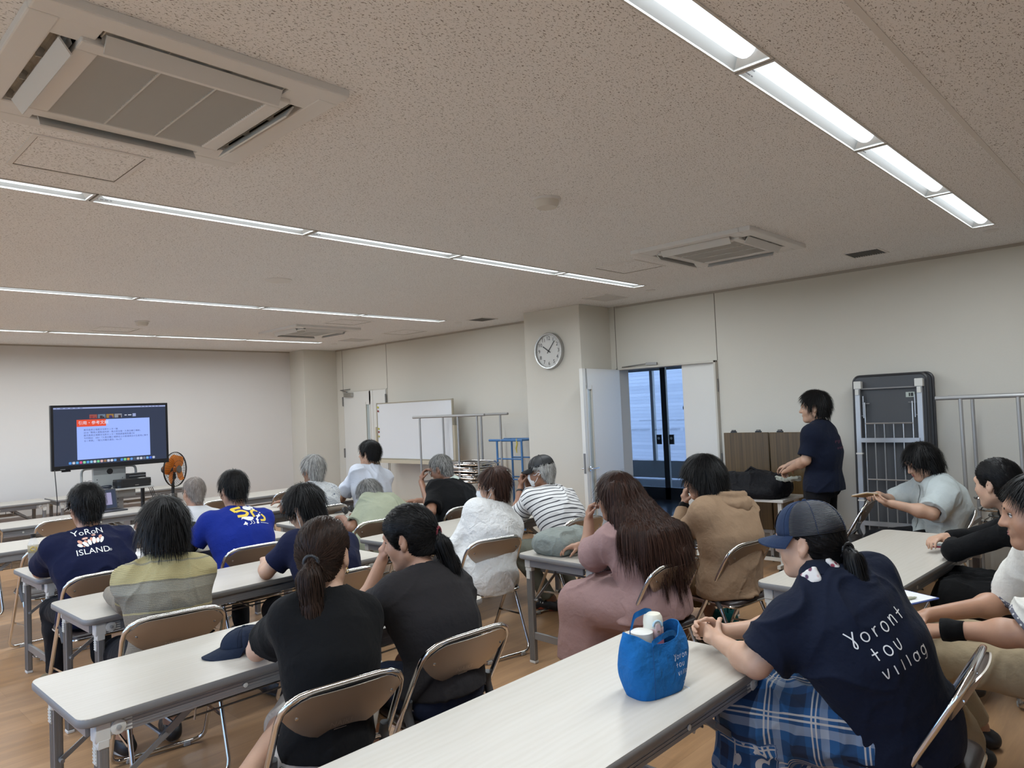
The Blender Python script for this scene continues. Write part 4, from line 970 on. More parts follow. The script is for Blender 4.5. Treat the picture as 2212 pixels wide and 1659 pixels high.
def make_table(L=1.8, Wd=.6, H=.70, brace=True):
    t = empty('folding_table'); 
    B().prism(rrect(L-.006, Wd-.006, .045), H-.004, H).obj('tabletop', TOPM, t)
    b = B(); P = rrect(L, Wd, .048, 6); n = len(P)
    def ring(o, z): k = 1-o*2/L, 1-o*2/Wd; return [(x*k[0], y*k[1], z) for x, y in P]
    b.grid([r_+r_[:1] for r_ in (ring(.0035, H-.0005), ring(.0, H-.006), ring(0, H-.024), ring(.004, H-.03))]); b.obj('edge_band', EDGE, t, 'all')
    B().prism(rrect(L-.02, Wd-.02, .04), H-.032, H-.006).obj('underside', UNDER, t)
    for s in (-1, 1):
        b = B(); b.box((0, s*(Wd/2-.035), H-.056), (L-.2, .022, .048))
        for z in (H-.046, H-.057, H-.068): b.box((0, s*(Wd/2-.0235), z), (L-.2, .003, .005))
        b.obj('apron', ALU, t)
        for x in (-L*.19, L*.19): B().lathe([(.009, 0), (.009, .003), (.001, .004)], 12, (x, s*(Wd/2-.021), H-.056), Rx(-s*PI/2)).obj('bolt', JOINT, t)
        B().box((s*(L/2-.05), 0, H-.056), (.022, Wd-.16, .048)).obj('end_apron', ALU, t)
    for sx in (-1, 1):
        for sy in (-1, 1):
            x, y = sx*(L/2-.075), sy*(Wd/2-.045)
            b = B().box((x, y, H/2-.03), (.032, .046, H-.09), None, .004)
            for k in range(5): b.box((x, y+(k-2)*.0085, H/2-.03), (.0355, .0028, H-.1)); b.box((x+(k-2)*.006, y, H/2-.03), (.002, .0485, H-.1)) if k % 2 else None
            lg = b.obj('leg', LEGM, t)
            b = B().box((x, y, H-.062), (.05, .05, .062), None, .004).box((x, y, H-.1), (.037, .052, .03), None, .003).box((x-sx*.055, y+sy*.004, H-.058), (.075, .036, .046), None, .004)
            b.lathe([(.024, 0), (.024, .005), (.014, .008), (.001, .008)], 16, (x-sx*.045, y+sy*.022, H-.058), Rx(-sy*PI/2)); b.obj('joint', JOINT, lg, True)
            b = B(); b.box((x+sx*.018, y, H-.135), (.005, .03, .06))
            for k in range(5): b.box((x+sx*.021, y, H-.115-.011*k), (.004, .028, .005))
            b.obj('latch', JOINT, lg); B().lathe([(.008, 0), (.008, .004), (.001, .005)], 10, (x-sx*.045, y+sy*.03, H-.058), Rx(-sy*PI/2)).obj('pivot', GRIP, lg)
            B().box((x, y, .008), (.036, .05, .016), None, .003).obj('foot', FOOTW, lg)
            if brace:
                yy = sy*(Wd/2-.078)
                b = B().bar((x-sx*.005, yy, .40), (x-sx*.22, yy, .545), .006, .018).bar((x-sx*.20, yy+.006, .53), (x-sx*.36, yy+.006, .645), .008, .026)
                b.lathe([(.008, -.02), (.008, .02), (.001, .02)], 10, (x-sx*.005, yy, .40), Rx(PI/2)); b.obj('brace', LEGM, t)
        x = sx*(L/2-.075); B().box((x, 0, .175), (.018, Wd-.13, .045), None, .002).obj('crossbar', LEGM, t); B().tube([(x-sx*.21, -Wd/2+.08, .538), (x-sx*.21, Wd/2-.08, .538)], .007, 8).obj('link_rod', LEGM, t, True)
    b = B()
    for k in range(6): b.tube([(-.56, -.17+.068*k, H-.15), (.56, -.17+.068*k, H-.15)], .004, 6)
    for x in (-.56, -.0, .56): b.tube([(x, -.2, H-.15), (x, .2, H-.15)], .005, 6)
    for x in (-.5, .5):
        for s in (-1, 1): b.tube([(x, s*.2, H-.15), (x, s*.22, H-.08), (x, s*.25, H-.06)], .004, 6)
    b.obj('wire_shelf', WIRE, t, True)
    return t
table0 = make_table()
G_T = 'long folding tables in two columns'
def table(x0, y0, rz, label, group=G_T):
    """x0, y0: middle of the near long edge"""
    global tfirst
    o = table0 if tfirst else copy_tree(table0); tfirst = False
    c, s = math.cos(rz), math.sin(rz); o.location = (x0-s*.3, y0+c*.3, 0); o.rotation_euler = (0, 0, rz); tag(o, label, 'table', group); return o
tfirst = True
table(1.60, 1.155, 0, 'nearest long white folding table, with the blue tote bag on it')
table(1.60, 2.62, .004, 'white folding table with a dark cap lying on it')
table(1.99, 3.95, .012, 'white folding table where the woman in the striped sweater sits')
table(2.10, 5.27, .02, 'white folding table with the bottle of dark tea at its left end')
table(1.88, 6.71, .0, 'white folding table beyond the tea bottle, ahead of the YORON ISLAND shirt')
table(2.13, 8.30, .0, 'white folding table with the open laptop on it')
table(1.75, 10.84, .0, 'white folding table standing along the front wall'); table(3.6, 10.84, .0, 'folding table along the front wall behind the television cart')
table(4.36, 1.05, -.045, 'white folding table with the blue clipboard on its near corner')
table(4.24, 2.6, -.035, 'white folding table with the grey green bag lying on it')
table(4.06, 4.11, .05, 'white folding table of the woman in the white blouse')
table(4.10, 5.46, .0, 'white folding table with papers and headphones, of the man in the pale green shirt')
table(4.15, 6.85, .0, 'white folding table of the young man in the white shirt')
table(4.15, 8.31, .0, 'last white folding table of the right column, before the corner pillar')
# ---------------------------------------------------------------- folding chairs
SEAT = M('brown_vinyl', (.030, .021, .020), .38); SEAT.bump(SEAT.noise(220, 2, .5, SEAT.coord()), .15, .001); SEAT = SEAT.m
m = M('chair_back_plate', (.46, .41, .36), .3, .92); m.l(m.math('MULTIPLY_ADD', m.noise(3, 2, .5, m.coord((40, 1, 1))), .03, .36), m.b.inputs['Roughness']); PLATE = m.m  # beige metal colour carries the brown reflection of the floor
HUB = plain('grey_hinge_plastic', (.075, .077, .08), .45); GLIDE = plain('grey_glide', (.40, .40, .39), .5)
def fillet(P, r, n=5):
    out = []
    for i in range(len(P)):
        a, b, c = (np.array(P[i-1]), np.array(P[i]), np.array(P[(i+1) % len(P)])); u = unit(a-b); v = unit(c-b); k = r if np.isscalar(r) else r[i]
        for t in np.linspace(0, 1, n): out.append((1-t)**2*(b+u*k)+2*t*(1-t)*b+t*t*(b+v*k))
    return out
def make_chair():
    t = empty('folding_chair'); w = .215
    bot = lambda s: (s*w, .235, .017); top = lambda s: (s*w, -.205, .775)
    B().tube(fillet([bot(-1), top(-1), top(1), bot(1)], [.06, .10, .10, .06]), .0115, 10, True).obj('front_frame', CHROME, t, True)
    w2 = .195; B().tube(fillet([(-w2, -.26, .017), (-w2, -.05, .50), (w2, -.05, .50), (w2, -.26, .017)], [.06, .02, .02, .06]), .0105, 10, True).obj('rear_frame', CHROME, t, True)
    # back plate: bulges backwards between the tubes
    rows = []; line = lambda z: -.205+.44*(.775-z)/.758
    for k in range(9):
        f = k/8; row = []
        for j in range(17):
            x = -1+2*j/16; zt = .768-.055*max(0, abs(x)-.55)**2/.2; zb = .592+.115*abs(x)**2.6; z = zt+(zb-zt)*f
            row.append((x*(w-.004), line(z)-.030*(1-x*x)**.8-.004*math.sin(PI*f), z))
        rows.append(row)
    b = B().grid(rows); back = [[(x, y-.006, z) for x, y, z in r_] for r_ in rows]; b.grid([r_[::-1] for r_ in back])
    for r_, q in ((rows[0], back[0]), (rows[-1], back[-1])): b.grid([r_, q])
    pl_ = b.obj('backrest', PLATE, t, 40)
    for x in (-.165, 0, .165): B().lathe([(.006, 0), (.006, .003), (.001, .004)], 10, (x, line(.70)-.030*(1-(x/w)**2)**.8-.009, .70 if x else .735), Rx(PI/2)).obj('rivet', CHROME, pl_)
    V, F_ = text_mesh('NAIKI', .030); V2, F2 = [(-.022, -.001, 0), (.022, -.001, 0), (.022, .002, 0), (-.022, .002, 0)], [(0, 1, 2, 3)]; q = B()
    for VV, FF, z0 in ((V, F_, .638), (V2, F2, .618)): q.add([(x-.01, line(z0+y)-.030*(1-((x-.01)/w)**2)**.8-.0103-.003, z0+y) for x, y, _ in VV], FF)
    q.obj('maker_mark', plain('embossed_mark', (.58, .53, .47), .35, .9), pl_)
    b = B(); P = rrect(.385, .385, .06, 5, 0, .005); n = len(P)
    def ring(o, z): return [(x*(1-o), (y-.005)*(1-o)+.005, z+.018*((y)/.19)*.5) for x, y in P]
    b.grid([r_+r_[:1] for r_ in (ring(0, .428), ring(-.01, .438), ring(.02, .452), ring(.12, .456), ring(.5, .453), ring(.96, .450))][::-1])
    b.obj('seat', SEAT, t, 'all')
    b = B().prism([(x*.97, y*.97) for x, y in P], .414, .43); b.tube([(x*1.005, y*1.005, .426+.009*(y/.19)) for x, y in P], .0085, 8, True); b.obj('seat_pan', CHROME, t, True)
    for s in (-1, 1):
        b = B().tube([(s*.2, -.062, .545), (s*.2, -.05, .50), (s*.2, -.075, .44), (s*.198, -.095, .40)], [.016, .019, .017, .0155], 10); b.obj('hinge', HUB, t, True)
        B().bar((s*.19, -.09, .41), (s*.19, .10, .42), .012, .012).obj('seat_link', CHROME, t); B().bar((s*.205, .12, .215), (s*.205, -.16, .235), .006, .012).obj('side_link', CHROME, t)
        for y, sgn in ((.235, 1), (-.26, -1)): B().box((s*.13, y, .012), (.035, .03, .024), None, .006).obj('glide', GLIDE, t)
    return t
chair0 = make_chair(); cfirst = True; G_C = 'folding chairs at the tables'
def chair(x, y, deg, label, group=G_C):
    global cfirst
    o = chair0 if cfirst else copy_tree(chair0); cfirst = False
    o.location = (x, y, 0); o.rotation_euler = (0, 0, D2(deg)); return tag(o, label, 'chair', group)
SEATS = dict(btee=(1.34, 2.24, -8), gtee=(1.90, 2.28, -3), sweater=(1.34, 3.60, -8), navy=(2.24, 3.66, -4), yoron=(1.42, 4.90, 0), blue=(2.36, 4.90, -2), bald=(2.55, 6.15, -3),
             aloha=(3.80, 6.30, -4), white=(4.42, 6.36, -6), olive=(3.52, 5.05, -8), black=(4.40, 5.00, -4), blouse=(3.42, 3.62, -12), striped=(4.36, 3.63, -6), pink=(3.40, 2.26, -6), beige=(4.12, 2.18, -8),
             capped=(2.63, .76, 4), pale=(6.02, 1.48, 38), black2=(4.62, .56, 14), khaki=(3.42, .30, 16))
for k, lb in dict(btee='folding chair of the woman in the black T-shirt, nearest the camera', gtee='folding chair of the girl in the charcoal T-shirt', sweater='folding chair of the woman in the striped sweater', navy='folding chair of the boy with the earphone, mostly hidden',
                  yoron='folding chair of the man in the YORON ISLAND shirt', blue='folding chair of the man in the blue 50 shirt', bald='folding chair of the old man with thin grey hair', aloha='folding chair of the man in the patterned shirt', white='folding chair of the young man in the white shirt',
                  olive='folding chair of the man in the pale green shirt', black='folding chair of the man in the black polo', blouse='folding chair of the woman in the white blouse', striped='folding chair of the man in the striped polo', pink='folding chair of the long haired woman in the pink dress',
                  beige='folding chair of the person in the beige hooded jacket', capped='folding chair of the woman in the navy cap, at the lower right', pale='folding chair of the woman in the pale grey shirt', black2='folding chair of the woman in the black dress', khaki='folding chair of the man in khaki trousers').items(): chair(*SEATS[k], lb)
chair(1.30, 7.98, 2, 'empty folding chair at the far left, in front of the long table under the screen'); chair(1.98, 8.0, 4, 'empty folding chair before the laptop table, behind the man in the YORON ISLAND shirt'); chair(1.52, 6.30, 2, 'empty folding chair just beyond the tea bottle')
chair(3.52, 7.95, -4, 'empty folding chair beyond the old man with thin grey hair'); chair(4.36, 7.97, -4, 'empty folding chair beyond the man in the patterned shirt'); chair(6.17, 2.17, 8, 'empty folding chair in front of the leaning tables')
# ---------------------------------------------------------------- trolleys with stacked chairs
RACK = plain('rack_grey', (.34, .335, .33), .4, .3); RUB = plain('caster_black', (.02, .02, .02), .5)
def folded_proto():
    t = empty('folded_chair'); w = .215     # lying flat, length along y
    B().tube(fillet([(-w, .46, .012), (-w, -.38, .012), (w, -.38, .012), (w, .46, .012)], [.06, .10, .10, .06]), .0115, 8, True).obj('front_frame', CHROME, t, True)
    B().tube(fillet([(-.19, .40, .03), (-.19, -.08, .03), (.19, -.08, .03), (.19, .40, .03)], [.05, .02, .02, .05]), .0105, 8, True).obj('rear_frame', CHROME, t, True)
    B().grid([[(x*.2, -.36+f*(.12-.03*x*x), .012+.022*(1-x*x)) for x in np.linspace(-1, 1, 9)] for f in (0, .5, 1)]).obj('backrest', PLATE, t, 'all')
    B().prism(rrect(.38, .40, .06, 4, 0, .14), .012, .036).obj('seat', SEAT, t)
    return t
fold0 = folded_proto(); ffirst = True
def trolley(x0, x1, y0, y1, ztop, label, rows, zs, n, group, tilt):
    """rails run along y at x0 and x1"""
    t = empty('chair_trolley', ((x0+x1)/2, (y0+y1)/2, 0), 0, label, 'trolley', 'grey chair trolleys'); cx, cy = (x0+x1)/2, (y0+y1)/2
    for x in (x0, x1):
        B().tube([(x-cx, y0-cy, ztop), (x-cx, y1-cy, ztop)], .017, 10).obj('top_rail', RACK, t, True)
        for y in rows: B().tube([(x-cx, y-cy, .14), (x-cx, y-cy, ztop)], .0145, 10).obj('post', RACK, t, True)
        B().box((x-cx, 0, .14), (.03, y1-y0-.2, .04)).obj('base_rail', RACK, t)
    for y in rows: B().box((0, y-cy, .14), (x1-x0, .03, .03)).box((0, y-cy, zs-.02), (x1-x0, .03, .03)).obj('crossbar', RACK, t)
    for x in (x0, x1):
        for y in (rows[0], rows[-1]): B().lathe([(.045, -.015), (.05, 0), (.045, .015)], 16, (x-cx, y-cy, .05), Ry(PI/2)).bar((x-cx, y-cy, .05), (x-cx, y-cy, .13), .03, .03).obj('caster', RUB, t, True)
    global ffirst
    for k in range(n):
        o = fold0 if ffirst else copy_tree(fold0); ffirst = False
        o.location = (cx+.01*((k*7) % 3-1), cy+.02*((k*5) % 3-1)-.08, zs+.004+k*.0435); o.rotation_euler = (0, 0, PI if k % 2 else 0) if tilt else (0, 0, PI/2+.02*((k*3) % 3-1))
        tag(o, f'folded brown chair lying {("lowest", "second lowest", "third", "fourth", "fifth", "sixth", "seventh", "eighth", "ninth")[k] if k < n-1 else "on top"} in the stack {group}', 'chair', 'folded chairs '+group)
trolley(6.30, 6.72, 6.50, 7.92, 1.565, 'grey tube chair trolley in front of the whiteboard, left of the clock pillar', (6.64, 7.0, 7.78), .70, 6, 'on the trolley by the whiteboard', True)
trolley(6.42, 6.82, .28, 1.52, 1.56, 'grey tube chair trolley at the right edge, behind the seated women', (.45, .98, 1.35), .60, 8, 'on the trolley at the right edge', True)
# blue steel frame beside the pillar
BLUE = plain('blue_paint', (.055, .17, .38), .4); t = empty('blue_rack', (6.86, 6.5, 0), 0, 'light blue steel tube rack between the trolley and the clock pillar', 'rack')
for x in (-.14, .14):
    for y in (-.22, .22): B().tube([(x, y, .08), (x, y, 1.22)], .014, 8).obj('post', BLUE, t, True)
    B().tube([(x, -.24, 1.22), (x, .36, 1.22)], .016, 8).obj('top_rail', BLUE, t, True)
    for z in (.12, .72, .98): B().tube([(x, -.22, z), (x, .22, z)], .010, 8).obj('side_bar', BLUE, t, True)
for y in (-.22, .22): B().tube([(-.14, y, 1.22), (.14, y, 1.22)], .012, 8).tube([(-.14, y, .12), (.14, y, .12)], .012, 8).obj('crossbar', BLUE, t, True)
t2 = B().tube([(6.715, 6.36, 1.24), (6.712, 6.35, 1.17), (6.712, 6.37, 1.12), (6.712, 6.36, 1.06)], [.01, .012, .012, .006], 6); o = t2.obj('hanging_strap', plain('yellow_strap', (.55, .45, .08), .6), None, True, label='yellow and white strap hanging on the blue rack', category='strap')
# ---------------------------------------------------------------- whiteboard on its stand
t = empty('whiteboard', (6.86, 8.62, 0), D2(-90), 'white mobile whiteboard with coloured magnets, standing by the closed door', 'whiteboard')
Wb, z0, z1 = 1.80, .93, 1.80
B().box((0, 0, (z0+z1)/2), (Wb, .02, z1-z0)).obj('board', M('board_white', (.70, .71, .73), .22).m, t); CREAM = plain('cream_frame', (.52, .46, .35), .45)
b = B()
for s in (-1, 1): b.box((s*Wb/2, 0, (z0+z1)/2), (.02, .03, z1-z0+.02)); 
b.box((0, 0, z1), (Wb, .03, .016)).box((0, 0, z0), (Wb, .03, .016)); b.obj('frame', plain('board_trim', (.40, .36, .28), .4, .3), t)
B().box((0, -.04, z0-.035), (Wb-.1, .09, .05)).obj('pen_tray', CREAM, t)
for s in (-1, 1): B().box((s*(Wb/2+.03), 0, .78), (.035, .05, 1.3)).obj('post', CREAM, t); B().box((s*(Wb/2+.03), 0, .09), (.05, .55, .04)).obj('foot', CREAM, t)
B().box((0, 0, .28), (Wb, .03, .05)).obj('crossbar', CREAM, t)
for k, (z, c) in enumerate(((1.74, (.55, .5, .05)), (1.68, (.22, .03, .03)), (1.40, (.55, .5, .05)), (1.35, (.22, .02, .02)), (1.28, (.5, .45, .15)))):
    o = B().lathe([(.016, 0), (.015, .008), (.001, .009)], 14).obj('magnet', plain(f'magnet_{k}', c, .35), None, True); o.location = (6.845, 8.62+.86, z); o.rotation_euler = (0, -PI/2, 0)
    tag(o, ('yellow magnet at the top of the whiteboard', 'dark red magnet below the top yellow one', 'yellow magnet half way down the whiteboard', 'red magnet half way down the whiteboard', 'pale yellow magnet lowest on the whiteboard')[k], 'magnet', 'magnets on the whiteboard')
# ---------------------------------------------------------------- wood grain folding tables parked on edge, and the white table with the bag
m = M('zebrano_laminate', (.2, .11, .05), .38); g = m.noise(1, 4, .6, m.coord((1, 55, .5))); g2 = m.noise(1, 3, .6, m.coord((1, 260, 1.5)))
m.col(m.mix(.4, m.ramp(g, [(.3, (.035, .019, .006)), (.5, (.095, .056, .018)), (.7, (.145, .088, .032))]), m.ramp(g2, [(.3, (.03, .016, .005)), (.7, (.15, .094, .036))]))); ZEB = m.m
for k, (yc, x, lb) in enumerate(((3.36, 6.93, 'tall wood grain folding table parked on edge beside the door'), (2.87, 6.91, 'second wood grain folding table parked on edge, behind the standing woman'))):
    t = empty('parked_table', (x, yc, 0), .03*(1-2*k), lb, 'table', 'wood grain tables parked on edge')
    B().box((0, 0, .80), (.03, .47, .96), None, .004).obj('tabletop', ZEB, t); B().box((.03, 0, .80), (.03, .45, .94)).obj('underside', DARKP, t)
    for y in (-.2, .2): B().box((.03, y, .18), (.04, .03, .3)).obj('leg', RACK, t); B().lathe([(.03, -.012), (.034, 0), (.03, .012)], 14, (.03, y, .034), Rx(PI/2)).obj('caster', RUB, t, True)
    B().box((.03, 0, .30), (.03, .46, .04)).obj('rail', RACK, t)
    for y in (-.13, .13): B().box((.0, y, 1.287), (.02, .06, .014)).tube([(.0, y-.02, 1.296), (0, y+.02, 1.296)], .012, 8).obj('latch', DARKP, t)
t = empty('side_table', (6.55, 3.22, 0), 0, 'narrow white table on casters under the long black bag', 'table'); WP = plain('white_paint', (.66, .64, .60), .4)
B().box((0, 0, .69), (.46, .94, .028), None, .006).obj('tabletop', WP, t)
for y in (-.42, .42):
    for x in (-.18, .18): B().box((x, y, .38), (.035, .035, .62)).obj('leg', WP, t)
    B().box((0, y, .11), (.56, .03, .03)).obj('foot_bar', WP, t)
    for x in (-.24, .24): B().lathe([(.032, -.012), (.038, 0), (.032, .012)], 16, (x, y, .05), Rx(PI/2)).bar((x, y, .05), (x, y, .11), .02, .02).obj('caster', RUB, t, True)
B().box((0, 0, .12), (.03, .84, .03)).obj('stretcher', WP, t)
# ---------------------------------------------------------------- grey folding tables leaning on the wall, undersides showing
t0 = None; DGREY = plain('dark_underside', (.060, .063, .070), .55); LAL = plain('light_aluminium', (.40, .41, .43), .38, .6)
def leaning(x, y, tilt, label, detail):
    t = empty('leaning_table', (x, y, 0), 0, label, 'table', 'folding tables leaning on the wall'); t.rotation_euler = (0, tilt, 0)
    Hh, Wd = 1.76, .60; P = [(q, p+Hh/2+.02) for p, q in rrect(Hh, Wd, .05)]
    B().add([(.0, a, b_) for a, b_ in P]+[(.026, a, b_) for a, b_ in P], [tuple(range(len(P))), tuple(range(len(P), 2*len(P)))[::-1]]+[(i, (i+1) % len(P), len(P)+(i+1) % len(P), len(P)+i) for i in range(len(P))]).obj('tabletop', DGREY, t)
    b = B().tube([(.013, a, b_) for a, b_ in P], .016, 8, True); b.obj('edge_band', plain('black_edge', (.03, .03, .033), .4), t, True)
    if not detail: return t
    for s in (-1, 1):
        lg = B().box((-.035, s*.255, .87), (.032, .045, 1.60), None, .003).obj('leg', LAL, t)
        B().box((-.03, s*.252, 1.70), (.055, .065, .07), None, .005).box((-.05, s*.255, 1.635), (.03, .03, .05)).obj('joint', FOOTW, lg)
        for z in (1.08, .66): B().box((-.036, s*.255, z), (.036, .055, .014)).obj('foot', FOOTW, lg)
        B().bar((-.03, s*.212, 1.60), (-.03, s*.212, 1.40), .008, .012).tube([(-.03, s*.16, 1.53), (-.03, s*.22, 1.53)], .005, 6).tube([(-.03, s*.22, 1.42), (-.03, s*.25, 1.42)], .006, 6).obj('brace', LAL, t)
    for z in (1.20, .46): B().box((-.055, 0, z), (.02, .49, .04)).obj('crossbar', LAL, t)
    B().tube([(-.02, -.23, 1.665), (-.02, .23, 1.665)], .008, 8).obj('top_bar', LAL, t)
    b = B()
    for k in range(6):
        y_ = -.195+.078*k; b.tube([(-.045, y_, .06), (-.045, y_, 1.35 if k not in (0, 5) else 1.54)], .006, 6)
    for z in (1.35, .85): b.tube([(-.047, -.195, z), (-.047, .195, z)], .007, 6)
    b.obj('wire_shelf', plain('rack_wire', (.52, .52, .52), .3, .7), t, True)
    B().box((-.0015, -.17, 1.60), (.003, .07, .045)).obj('sticker', plain('pale_sticker', (.45, .5, .45), .5), t); B().box((-.003, -.185, 1.60), (.002, .02, .03)).box((-.003, -.165, 1.60), (.002, .012, .03)).obj('sticker_print', INK, t)
    return t
leaning(7.00, 1.99, .042, 'dark table leaning on the wall behind the front one', False); leaning(6.90, 2.02, .062, 'folding table leaning on the wall with its grey legs and wire shelf facing out', True)
# ---------------------------------------------------------------- television on its cart
t = empty('television', (2.95, 9.42, 0), 0, 'large flat television on a grey cart, showing a slide with an orange title', 'television')
TW, TZ0, TZ1 = 1.285, 1.148, 1.895; TC = (TZ0+TZ1)/2; BEZ = plain('tv_bezel', (.010, .010, .012), .25)
B().box((0, .03, TC), (TW, .05, TZ1-TZ0), None, .006).box((0, .07, TC-.05), (.9, .05, .45), None, .01).box((-.5, .0, TZ0-.008), (.09, .03, .016)).obj('bezel', BEZ, t)
B().box((-.53, .004, TZ0+.014), (.05, .002, .006)).obj('maker_mark', plain('mark_grey', (.3, .3, .3), .4), t)
sw, sh, sz = 1.225, .668, TC+.012
scr = empty('screen', (0, .0045, sz)); scr.parent = t
def scre(name, col, st_): return emit(name, col, st_)
SC = dict(navy=scre('scr_navy', (.022, .034, .075), .85), slide=scre('scr_slide', (.30, .42, .92), 1.05), red=scre('scr_orange', (.70, .065, .022), 1.0), ink=scre('scr_ink', (.035, .05, .16), .7), wht=scre('scr_white', (.75, .78, .92), .95), bar=scre('scr_bar', (.38, .45, .75), .75))
B().box((0, 0, 0), (sw, .003, sh)).obj('backdrop', SC['navy'], scr)
B().box((0, -.002, sh/2-.010), (sw, .002, .018)).obj('menu_bar', SC['bar'], scr)
B().box((.02, -.002, -.045), (.80, .002, .46)).obj('slide', SC['slide'], scr); B().box((-.225, -.003, .147), (.31, .002, .082)).obj('slide_title', SC['red'], scr)
def wr(txt, size, x, z, d=-.0045):
    V, F_ = text_mesh(txt, size, 'LEFT'); return [(x+a, d, z+b_) for a, b_, _ in V], F_
B().add(*wr('引用・参考文献', .046, -.365, .147)).obj('title_text', SC['wht'], scr)
b = B()
for k, s in enumerate(('鹿児島県立埋蔵文化財センター編', '2018「敷根火薬製造所跡・根占原台場・久慈白糖工場跡」', '鹿児島県立埋蔵文化財センター発掘調査報告書194', '今村結記　2021「久慈白糖工場跡出土の普通煉瓦の生産地に関す', 'る一考察」『南九州縄文通信』No.23')): b.add(*wr(s, .0245, -.31, .065-.032*k, -.0035))
b.obj('slide_text', SC['ink'], scr)
for k, c in enumerate(((.5, .12, .10), (.22, .32, .45), (.5, .28, .06), (.40, .42, .48))):
    x = -.205+.09*k; o = B().box((x, -.003, .222), (.08, .002, .046)).obj('video_tile', emit(f'scr_tile_{k}', c, .55), scr); B().box((x-.015+.01*k, -.0045, .214), (.03, .001, .03)).box((x+.02, -.0045, .208), (.018, .001, .018)).obj('figure', emit(f'scr_tile_d{k}', (.08+.4*(k == 0), .05, .06+.2*(k == 2)), .5), o)
b = B(); b.add(*wr('■■　■■■', .014, .135, .225)); b.obj('tile_text', SC['wht'], scr); B().box((.245, -.003, .225), (.036, .002, .036)).obj('gallery_button', SC['bar'], scr)
b = B()
for k in range(3): b.box((-.585+.013*k, -.003, sh/2-.034), (.006, .002, .006))
for k in range(6): b.box((-.58+.05*k, -.0035, sh/2-.010), (.03 if k else .01, .001, .006)); b.box((.33+.04*k, -.0035, sh/2-.010), (.02, .001, .006))
b.obj('menu_items', SC['ink'], scr)
DC = [(.1, .35, .9), (.7, .7, .8), (.1, .45, .9), (.75, .1, .3), (.3, .8, .45), (.1, .4, .9), (.3, .65, .95), (.75, .75, .8), (.2, .75, .35), (.8, .5, .5), (.35, .2, .1), (.7, .72, .85), (.8, .82, .9), (.15, .4, .85), (.03, .03, .04), (.08, .3, .85), (.25, .75, .3), (.75, .4, .1), (.15, .4, .9), (.1, .12, .16), (.6, .65, .8), (.7, .75, .85), (.2, .22, .3), (.2, .5, .95), (.05, .15, .85), (.6, .65, .8)]
for k, c in enumerate(DC): B().prism(rrect(.028, .028, .007, 3), 0, .002, lambda x, y, z, k=k: (-.455+.0365*k+x, -.002-z, -sh/2+.027+y)).obj('dock_icon', emit(f'dock_{k}', c, .75), scr)
# the cart
t = empty('television_cart', (2.95, 9.52, 0), 0, 'grey steel cart carrying the television, with a shelf of equipment', 'cart'); CG = plain('cart_grey', (.36, .37, .36), .45, .2)
B().box((0, .07, 1.10), (.36, .06, .42), None, .006).obj('upper_column', CG, t); B().lathe([(.034, 0), (.034, .004), (.001, .004)], 20, (0, .04, 1.09), Rx(PI/2)).obj('cable_hole', DARKP, t)
b = B()
for s in (-1, 1):
    for z in (.93, .965, 1.0): b.lathe([(.006, 0), (.001, .003)], 8, (s*.14, .04, z), Rx(PI/2))
for z in np.arange(.3, .86, .045): b.lathe([(.006, 0), (.001, .003)], 8, (.075, .02, z), Rx(PI/2))
b.obj('slot_holes', DARKP, t)
for s in (-1, 1): B().tube(fillet([(s*.17, .06, 1.14), (s*.30, .06, 1.14), (s*.30, .06, .90)], [.01, .06, .01]), .015, 8).obj('handle', CG, t, True)
B().box((0, -.06, .885), (.78, .44, .022), None, .004).obj('shelf', plain('shelf_pale', (.5, .5, .48), .4), t); B().box((.12, -.02, .83), (.20, .25, .09)).obj('bracket', CG, t)
B().box((.04, .06, .48), (.20, .07, .84), None, .004).obj('lower_column', CG, t)
for s in (-1, 1):
    B().box((s*.32, 0, .07), (.05, .62, .05)).obj('base_leg', CG, t)
    for y in (-.27, .27): B().lathe([(.03, -.012), (.034, 0), (.03, .012)], 14, (s*.32, y, .036), Ry(PI/2)).obj('caster', RUB, t, True)
B().box((0, .06, .07), (.6, .06, .05)).obj('base_bar', CG, t)
t = empty('speaker_bar', (3.13, 9.36, .8965), 0, 'low black loudspeaker unit on the cart shelf', 'speaker'); B().prism(rrect(.40, .20, .07, 5), 0, .095).obj('body', DARKP, t); B().prism(rrect(.404, .204, .072, 5), .03, .075).obj('grille', plain('speaker_cloth', (.02, .02, .02), .95), t); B().box((.1, -.02, .097), (.07, .05, .004)).obj('label', FOOTW, t); B().box((.02, -.1035, .022), (.04, .002, .006)).obj('maker_mark', STEEL, t)
t = empty('amplifier', (3.23, 9.52, .8965), 0, 'small black box standing behind the loudspeaker unit', 'box'); B().box((0, 0, .075), (.20, .10, .15), None, .005).obj('case', DARKP, t); B().box((0, -.052, .12), (.19, .004, .006)).box((0, -.052, .09), (.19, .004, .006)).obj('trim', GREYT, t)
r_ = np.random.default_rng(3); b = B()
for k in range(7):
    a = r_.random()*6; b.tube([(2.80+.09*math.cos(a+q)*(1+.1*k*.3), 9.36+.06*math.sin(a+q), .905+.004*k+.006*math.sin(2*q+k)) for q in np.linspace(0, 5.6, 18)], .0035, 5)
tag(b.obj('cable_bundle', plain('cable_blue_black', (.02, .027, .045), .5), None, True), 'tangle of dark cables on the left of the cart shelf', 'cable', None, None)
tag(B().tube([at(118, 1016, 9.4), at(121, 1050, 9.35), at(124, 1085, 9.3), (2.30, 9.3, .3), (2.4, 9.3, .01)], .005, 6).obj('power_cable', DARKP, None, True), 'thin black cable hanging from the left end of the television', 'cable')
b = B()
